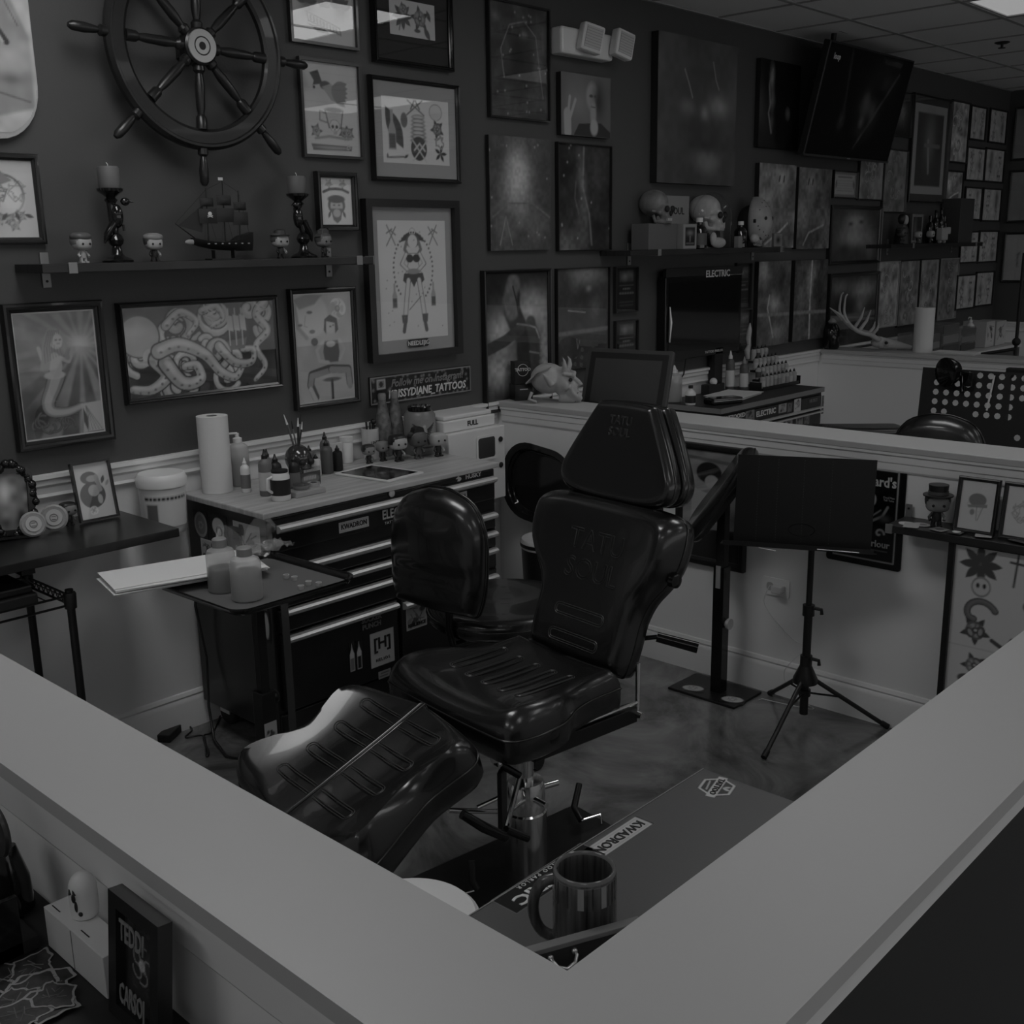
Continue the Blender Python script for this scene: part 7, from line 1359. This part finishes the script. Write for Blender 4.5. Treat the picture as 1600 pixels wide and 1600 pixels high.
obj('shade', G().lathe([(.074, -.03), (.076, -.028), (.072, .0), (.058, .03), (.034, .05)], n=32, M=RX(-PI/2) @ Matrix.Diagonal((1, 1, 1, 1))), BLKG, t, smooth=50); obj('reflector', G().lathe([(.069, -.026), (.054, .008), (.024, .025)], n=32, M=RX(-PI/2), cap=False), CHROME, t, smooth=60); obj('bulb', G().ball((0, 0, 0), .022), mat('bulb_dark', .08, .1), t, smooth=60)
obj('arm', G().tube([(0, .045, 0), (.04, .05, -.03), (.06, .04, -.10)], .014, 10).box((.10, .03, -.03), (.04, .03, .07)), BLKG, t, smooth=50)
# ---- on the second partition and third booth
t = thing('antler_skull', 'pale deer skull with branching antlers lying on the second partition cap', 'skull', (6.905, 3.11, WT+.0005), -1.0); t.scale = (.9, .9, .9)
c = obj('skull', G().ball((-.06, 0, .06), .05, sc=(1.1, .8, .85)).tube([(-.05, 0, .055), (.04, 0, .045), (.13, 0, .028), (.17, 0, .022)], [.045, .034, .020, .014], 12).ball((-.015, -.035, .055), .022).ball((-.015, .035, .055), .022), BONE, t, smooth=70); md = c.modifiers.new('r', 'REMESH'); md.mode = 'VOXEL'; md.voxel_size = .005; md.use_smooth_shade = True
obj('eye_socket', G().ball((-.015, -.048, .058), .013).ball((-.015, .048, .058), .013), BLKM, t, smooth=60)
for q in (-1, 1):
    g = G().tube(crom([(-.07, q*.03, .095), (-.13, q*.09, .12), (-.23, q*.15, .15), (-.31, q*.17, .23), (-.33, q*.15, .32), (-.29, q*.12, .40)], 5)[:-5], [.020-.0006*k for k in range(25)], 10)
    for a1, b1 in (((-.22, q*.14, .15), (-.15, q*.17, .30)), ((-.305, q*.17, .21), (-.40, q*.15, .30)), ((-.12, q*.075, .12), (-.08, q*.10, .20))): g.tube([a1, tuple((a1[i]+b1[i])/2+(.012 if i == 0 else 0) for i in range(3)), b1], [.014, .011, .003], 8)
    obj('antler', g, BONE, t, smooth=60)
roll(6.93, 2.885, WT, .28, 'upright paper towel roll standing on the second partition cap', .060)
t = thing('lantern', 'black lantern shaped jar behind the antlers', 'jar', (6.82, 3.46, WT+.0005)); obj('body', G().lathe([(.045, 0), (.055, .02), (.055, .12), (.035, .16), (.02, .17)], n=24), BLKG, t, smooth=40); obj('lid', G().lathe([(.022, .17), (.028, .18), (.01, .20)], n=20), mat('lid_pale', .3, .4), t, smooth=40)
stack('paper_towel_stack', 6.90, 2.66, WT+.001, .14, .26, 5, 'flat stack of white towels on the second partition cap, right of the roll', 0, .004)
t = thing('third_chest', 'white topped cabinet against the art wall in the third booth', 'cabinet', (7.35, 3.05, 0)); obj('body', G().bx(0, 1.9, .01, .46, 0, .90), BLK, t); obj('worktop', G().bx(-.01, 1.91, 0, .465, .901, .93), WPLAS, t, bevel=.003)
ACR = mat('acrylic', rough=.02, kind='clear', alpha=.9)
for k, (x, w_, h_) in enumerate(((7.62, .26, .17), (7.92, .30, .22), (8.26, .30, .17))):
    t = thing('clear_organizer', 'clear drawer organizer in the third booth, %s from the left' % ('first', 'second', 'third')[k], 'organizer', (x, 3.16, .9315)); obj('case', G().bx(0, w_, 0, .2, 0, h_), mat('clear_case_pale', .22, .25, kind='frosted', alpha=.5), t, bevel=.003)
    for j in range(3): obj('drawer', G().bx(.01, w_-.01, -.006, -.001, .008+h_*j/3, h_*(j+1)/3-.006), mat('drawer_grey_%d' % j, (.05, .2, .1)[j], .4), t)
for k, (x, h_) in enumerate(((7.46, .17), (7.52, .20), (7.575, .16))): squeeze(x, 3.12, .9315, h_, .022, 'dark bottle left of the clear organizers, %s of three' % ('leftmost', 'middle', 'rightmost')[k], body=lk, lm=lg)
tin(8.66, 8.84, 3.12, 3.30, .9315, 1.13, mat('box_white', .42, .5), 'glove_box', 'pale carton with a dark picture in the third booth, left one', 'box', blobs(.42, .05, 5, 4)); tin(8.87, 9.08, 3.12, 3.30, .9315, 1.12, mat('box_white', .42, .5), 'glove_box', 'pale carton with a dark picture in the third booth, right one', 'box', blobs(.40, .10, 9, 3))
squeeze(8.60, 3.22, .9315, .24, .03, 'white pump bottle left of the cartons in the third booth', body=WPLAS, cap=WPLAS, pump=True, nm='pump_bottle')
# boom stand at the far right
t = thing('boom_stand', 'thin black boom stand rising in front of the far corner', 'stand', (8.3, 2.1, 0)); q1 = onx(1592, 395, 8.3); q2 = onx(1587, 545, 8.3); t.location = (8.3, q2.y, 0)
obj('rod', G().tube([(0, 0, .05), (0, 0, q1.z)], .012, 10), BLKM, t, smooth=40); obj('joint', G().ball((0, 0, q2.z+.05), .03), BLKM, t, smooth=60); obj('boom', G().tube([(0, 0, q2.z), (-.08, .10, q2.z-.02), (-.12, .20, q2.z-.04)], .012, 8), BLKM, t, smooth=40); obj('base', G().lathe([(.2, 0), (.2, .02), (.02, .05)], n=24), BLKM, t)
XC = 6.35
p = onx(1588, 580, XC)
t = thing('light_arm', 'black articulated lamp arm at the right picture edge above the partition', 'lamp arm', (XC, p.y, 0), -PI/2)
obj('post', G().tube([(-.035, 0, .1), (-.035, 0, p.z-.03)], .014, 10), BLKM, t, smooth=40); obj('head', G().box((.03, 0, p.z+.0), (.16, .05, .035)).ball((-.035, 0, p.z-.02), .026), BLKM, t, bevel=.006); obj('lamp_bar', G().box((.10, 0, p.z-.03), (.10, .06, .05)), BLKM, t, bevel=.01); obj('base', G().box((-.035, 0, .03), (.2, .2, .06)), BLKM, t)
# ---- table outside the left partition
ZA = .865
t = thing('side_table', 'black table top outside the left partition holding stickers and a frame', 'table', (.20, .85, 0)); obj('top', G().bx(0, .345, 0, 1.1, ZA-.03, ZA), BLKM, t, bevel=.002)
for x, y in ((.02, .02), (.30, .02), (.02, 1.05), (.30, 1.05)): obj('leg', G().bx(x, x+.03, y, y+.03, 0, ZA-.031), BLKM, t)
picture('standing_frame', 'black framed card with old lettering leaning on the left partition', 'picture', .114, .158, .018, .018, lambda a: (a.C.fill(.03), a.noise(.4, 5, 2), [curl(a, .5+.12*math.cos(k*1.3), a.a*(.5+.1*math.sin(k*1.3)), .18, k, .6, .02, .22, .03, 1) for k in range(5)], sprig(a, .5, a.a*.5, .09, 2, .2)), (.516, 1.082, ZA+.078), -PI/2, lean=-.10, cell=.002, style=1, glass=False)
t = [o for o in bpy.data.objects if o.get('label', '').startswith('black framed card with old')][0]
text('TEDDI', .036, mat('silver_ink', .22, .5), t, T(0, -.0190, .040) @ FRONT, sx=.55, bold=.0006); text('CARSOJ', .036, mat('silver_ink', .22, .5), t, T(0, -.0190, -.040) @ FRONT, sx=.46, bold=.0006)
t = thing('white_carton', 'white cardboard box on the side table, left of the lettered frame', 'box', (.525, 1.245, ZA+.0005), -PI/2); obj('carton', G().bx(-.075, .085, -.026, .012, 0, .058), mat('carton_white', .62, .6), t, bevel=.001); obj('flap_line', G().bx(.0, .0015, -.0268, -.026, .002, .057), GREY, t)
for x in (-.068, .012): obj('slot', G().bx(x, x+.022, -.018, -.0165, .0582, .0586), BLKM, t)
t = thing('bullet_figure', 'smooth white bullet shaped figure with a black cat mark, on the white carton', 'ornament', (.528, 1.262, ZA+.0595), -PI/2); t.scale = (.74, .74, .80)
obj('body', G().lathe([(.022, 0), (.024, .01), (.024, .045)]+[(.024*math.cos(a), .045+.030*math.sin(a)) for a in [PI/2*k/8 for k in range(1, 8)]]+[(.001, .075)], n=36), WPLAS, t, smooth=60)
ang0 = -1.15; g = G(); 
for (u0, z0, ru, rz_) in ((0, .040, .008, .008), (.004, .026, .0045, .010), (.010, .013, .009, .004)): g.ball((.0235*math.cos(ang0+u0/.024), .0235*math.sin(ang0+u0/.024), z0), 1, sc=(ru*.6, .0035, rz_), n=10, m=8)
for d_ in (-.006, .003): g.tube([(.0240*math.cos(ang0+d_/.024), .0240*math.sin(ang0+d_/.024), .046), (.0240*math.cos(ang0+(d_-.003)/.024), .0240*math.sin(ang0+(d_-.003)/.024), .055)], [.0035, .0005], 6)
obj('cat_mark', g, BLKM, t, smooth=50)
t = thing('round_badge_stand', 'dark round badge with pale lettering on a black stand, left picture edge', 'sign', (.50, 1.432, ZA+.0005), -PI/2)
obj('badge', G().lathe([(.036, -.004), (.038, 0), (.036, .004)], n=36, M=T(-.005, -.004, .125) @ RX(PI/2)), mat('badge_dark', .035, .35), t, smooth=40); text('can I\nhelp\nyou?', .016, INKW, t, T(-.003, -.0096, .125) @ FRONT, bold=.0005)
obj('stand', G().tube([(-.01, .004, 0), (.0, .006, .05), (-.008, .004, .095)], [.030, .022, .014], 14).tube([(.02, 0, .0), (.012, 0, .05), (.0, 0, .09)], .006, 8), BLKG, t, smooth=50)
t = thing('wooden_tray', 'dark wooden letter tray with a metal upright at the left picture edge', 'tray', (.47, 1.385, ZA+.0005), -PI/2); obj('front_bar', G().bx(-.06, .055, -.05, -.038, .02, .055), mat('wood_mid', .10, .4), t, bevel=.002); obj('upright', G().bx(.052, .060, -.05, .0, 0, .085), BLKG, t, bevel=.001); obj('base', G().bx(-.06, .06, -.05, .02, 0, .018), BLKM, t)
rr = random.Random(4); STK = ((20, 1525, .075), (50, 1510, .065), (70, 1535, .07), (45, 1555, .085), (15, 1570, .07), (65, 1575, .075), (30, 1590, .07), (85, 1560, .06))
for k, (px_, py_, s_) in enumerate(STK):
    p = onz(px_, py_, ZA+.003); t = thing('die_cut_sticker', 'white edged die cut sticker in the pile on the side table, %s' % ('back left', 'back of the pile', 'back right', 'middle', 'left front', 'front', 'front left corner', 'rightmost')[k], 'sticker', (p.x, p.y, ZA+.0008+.0009*k), rr.random()*6)
    P = [(s_*.5*(1+.22*math.sin(3*a+k)+.08*math.sin(9*a))*math.cos(a), s_*.38*(1+.2*math.cos(4*a+k)+.07*math.sin(11*a))*math.sin(a)) for a in [2*PI*j/48 for j in range(48)]]
    obj('border', G().prism(P, 0, .0004), mat('sticker_edge', .30, .5), t); obj('motif', G().prism([(x*.88, y*.88) for x, y in P], .0005, .0007), mat('sticker_dark', .025, .4, var=.8, vscale=60), t)
    g = G(); [g.tube([(s_*.3*math.cos(a+k), s_*.22*math.sin(a+k), .0009), (s_*.1*math.cos(a*2), s_*.1*math.sin(a*2), .0009), (s_*.25*math.cos(a+1.5), s_*.2*math.sin(a+1.5), .0009)], .0007, 5) for a in (0, 1.2, 2.4, 3.6)]; obj('line_art', g, mat('sticker_line', .14, .5), t)
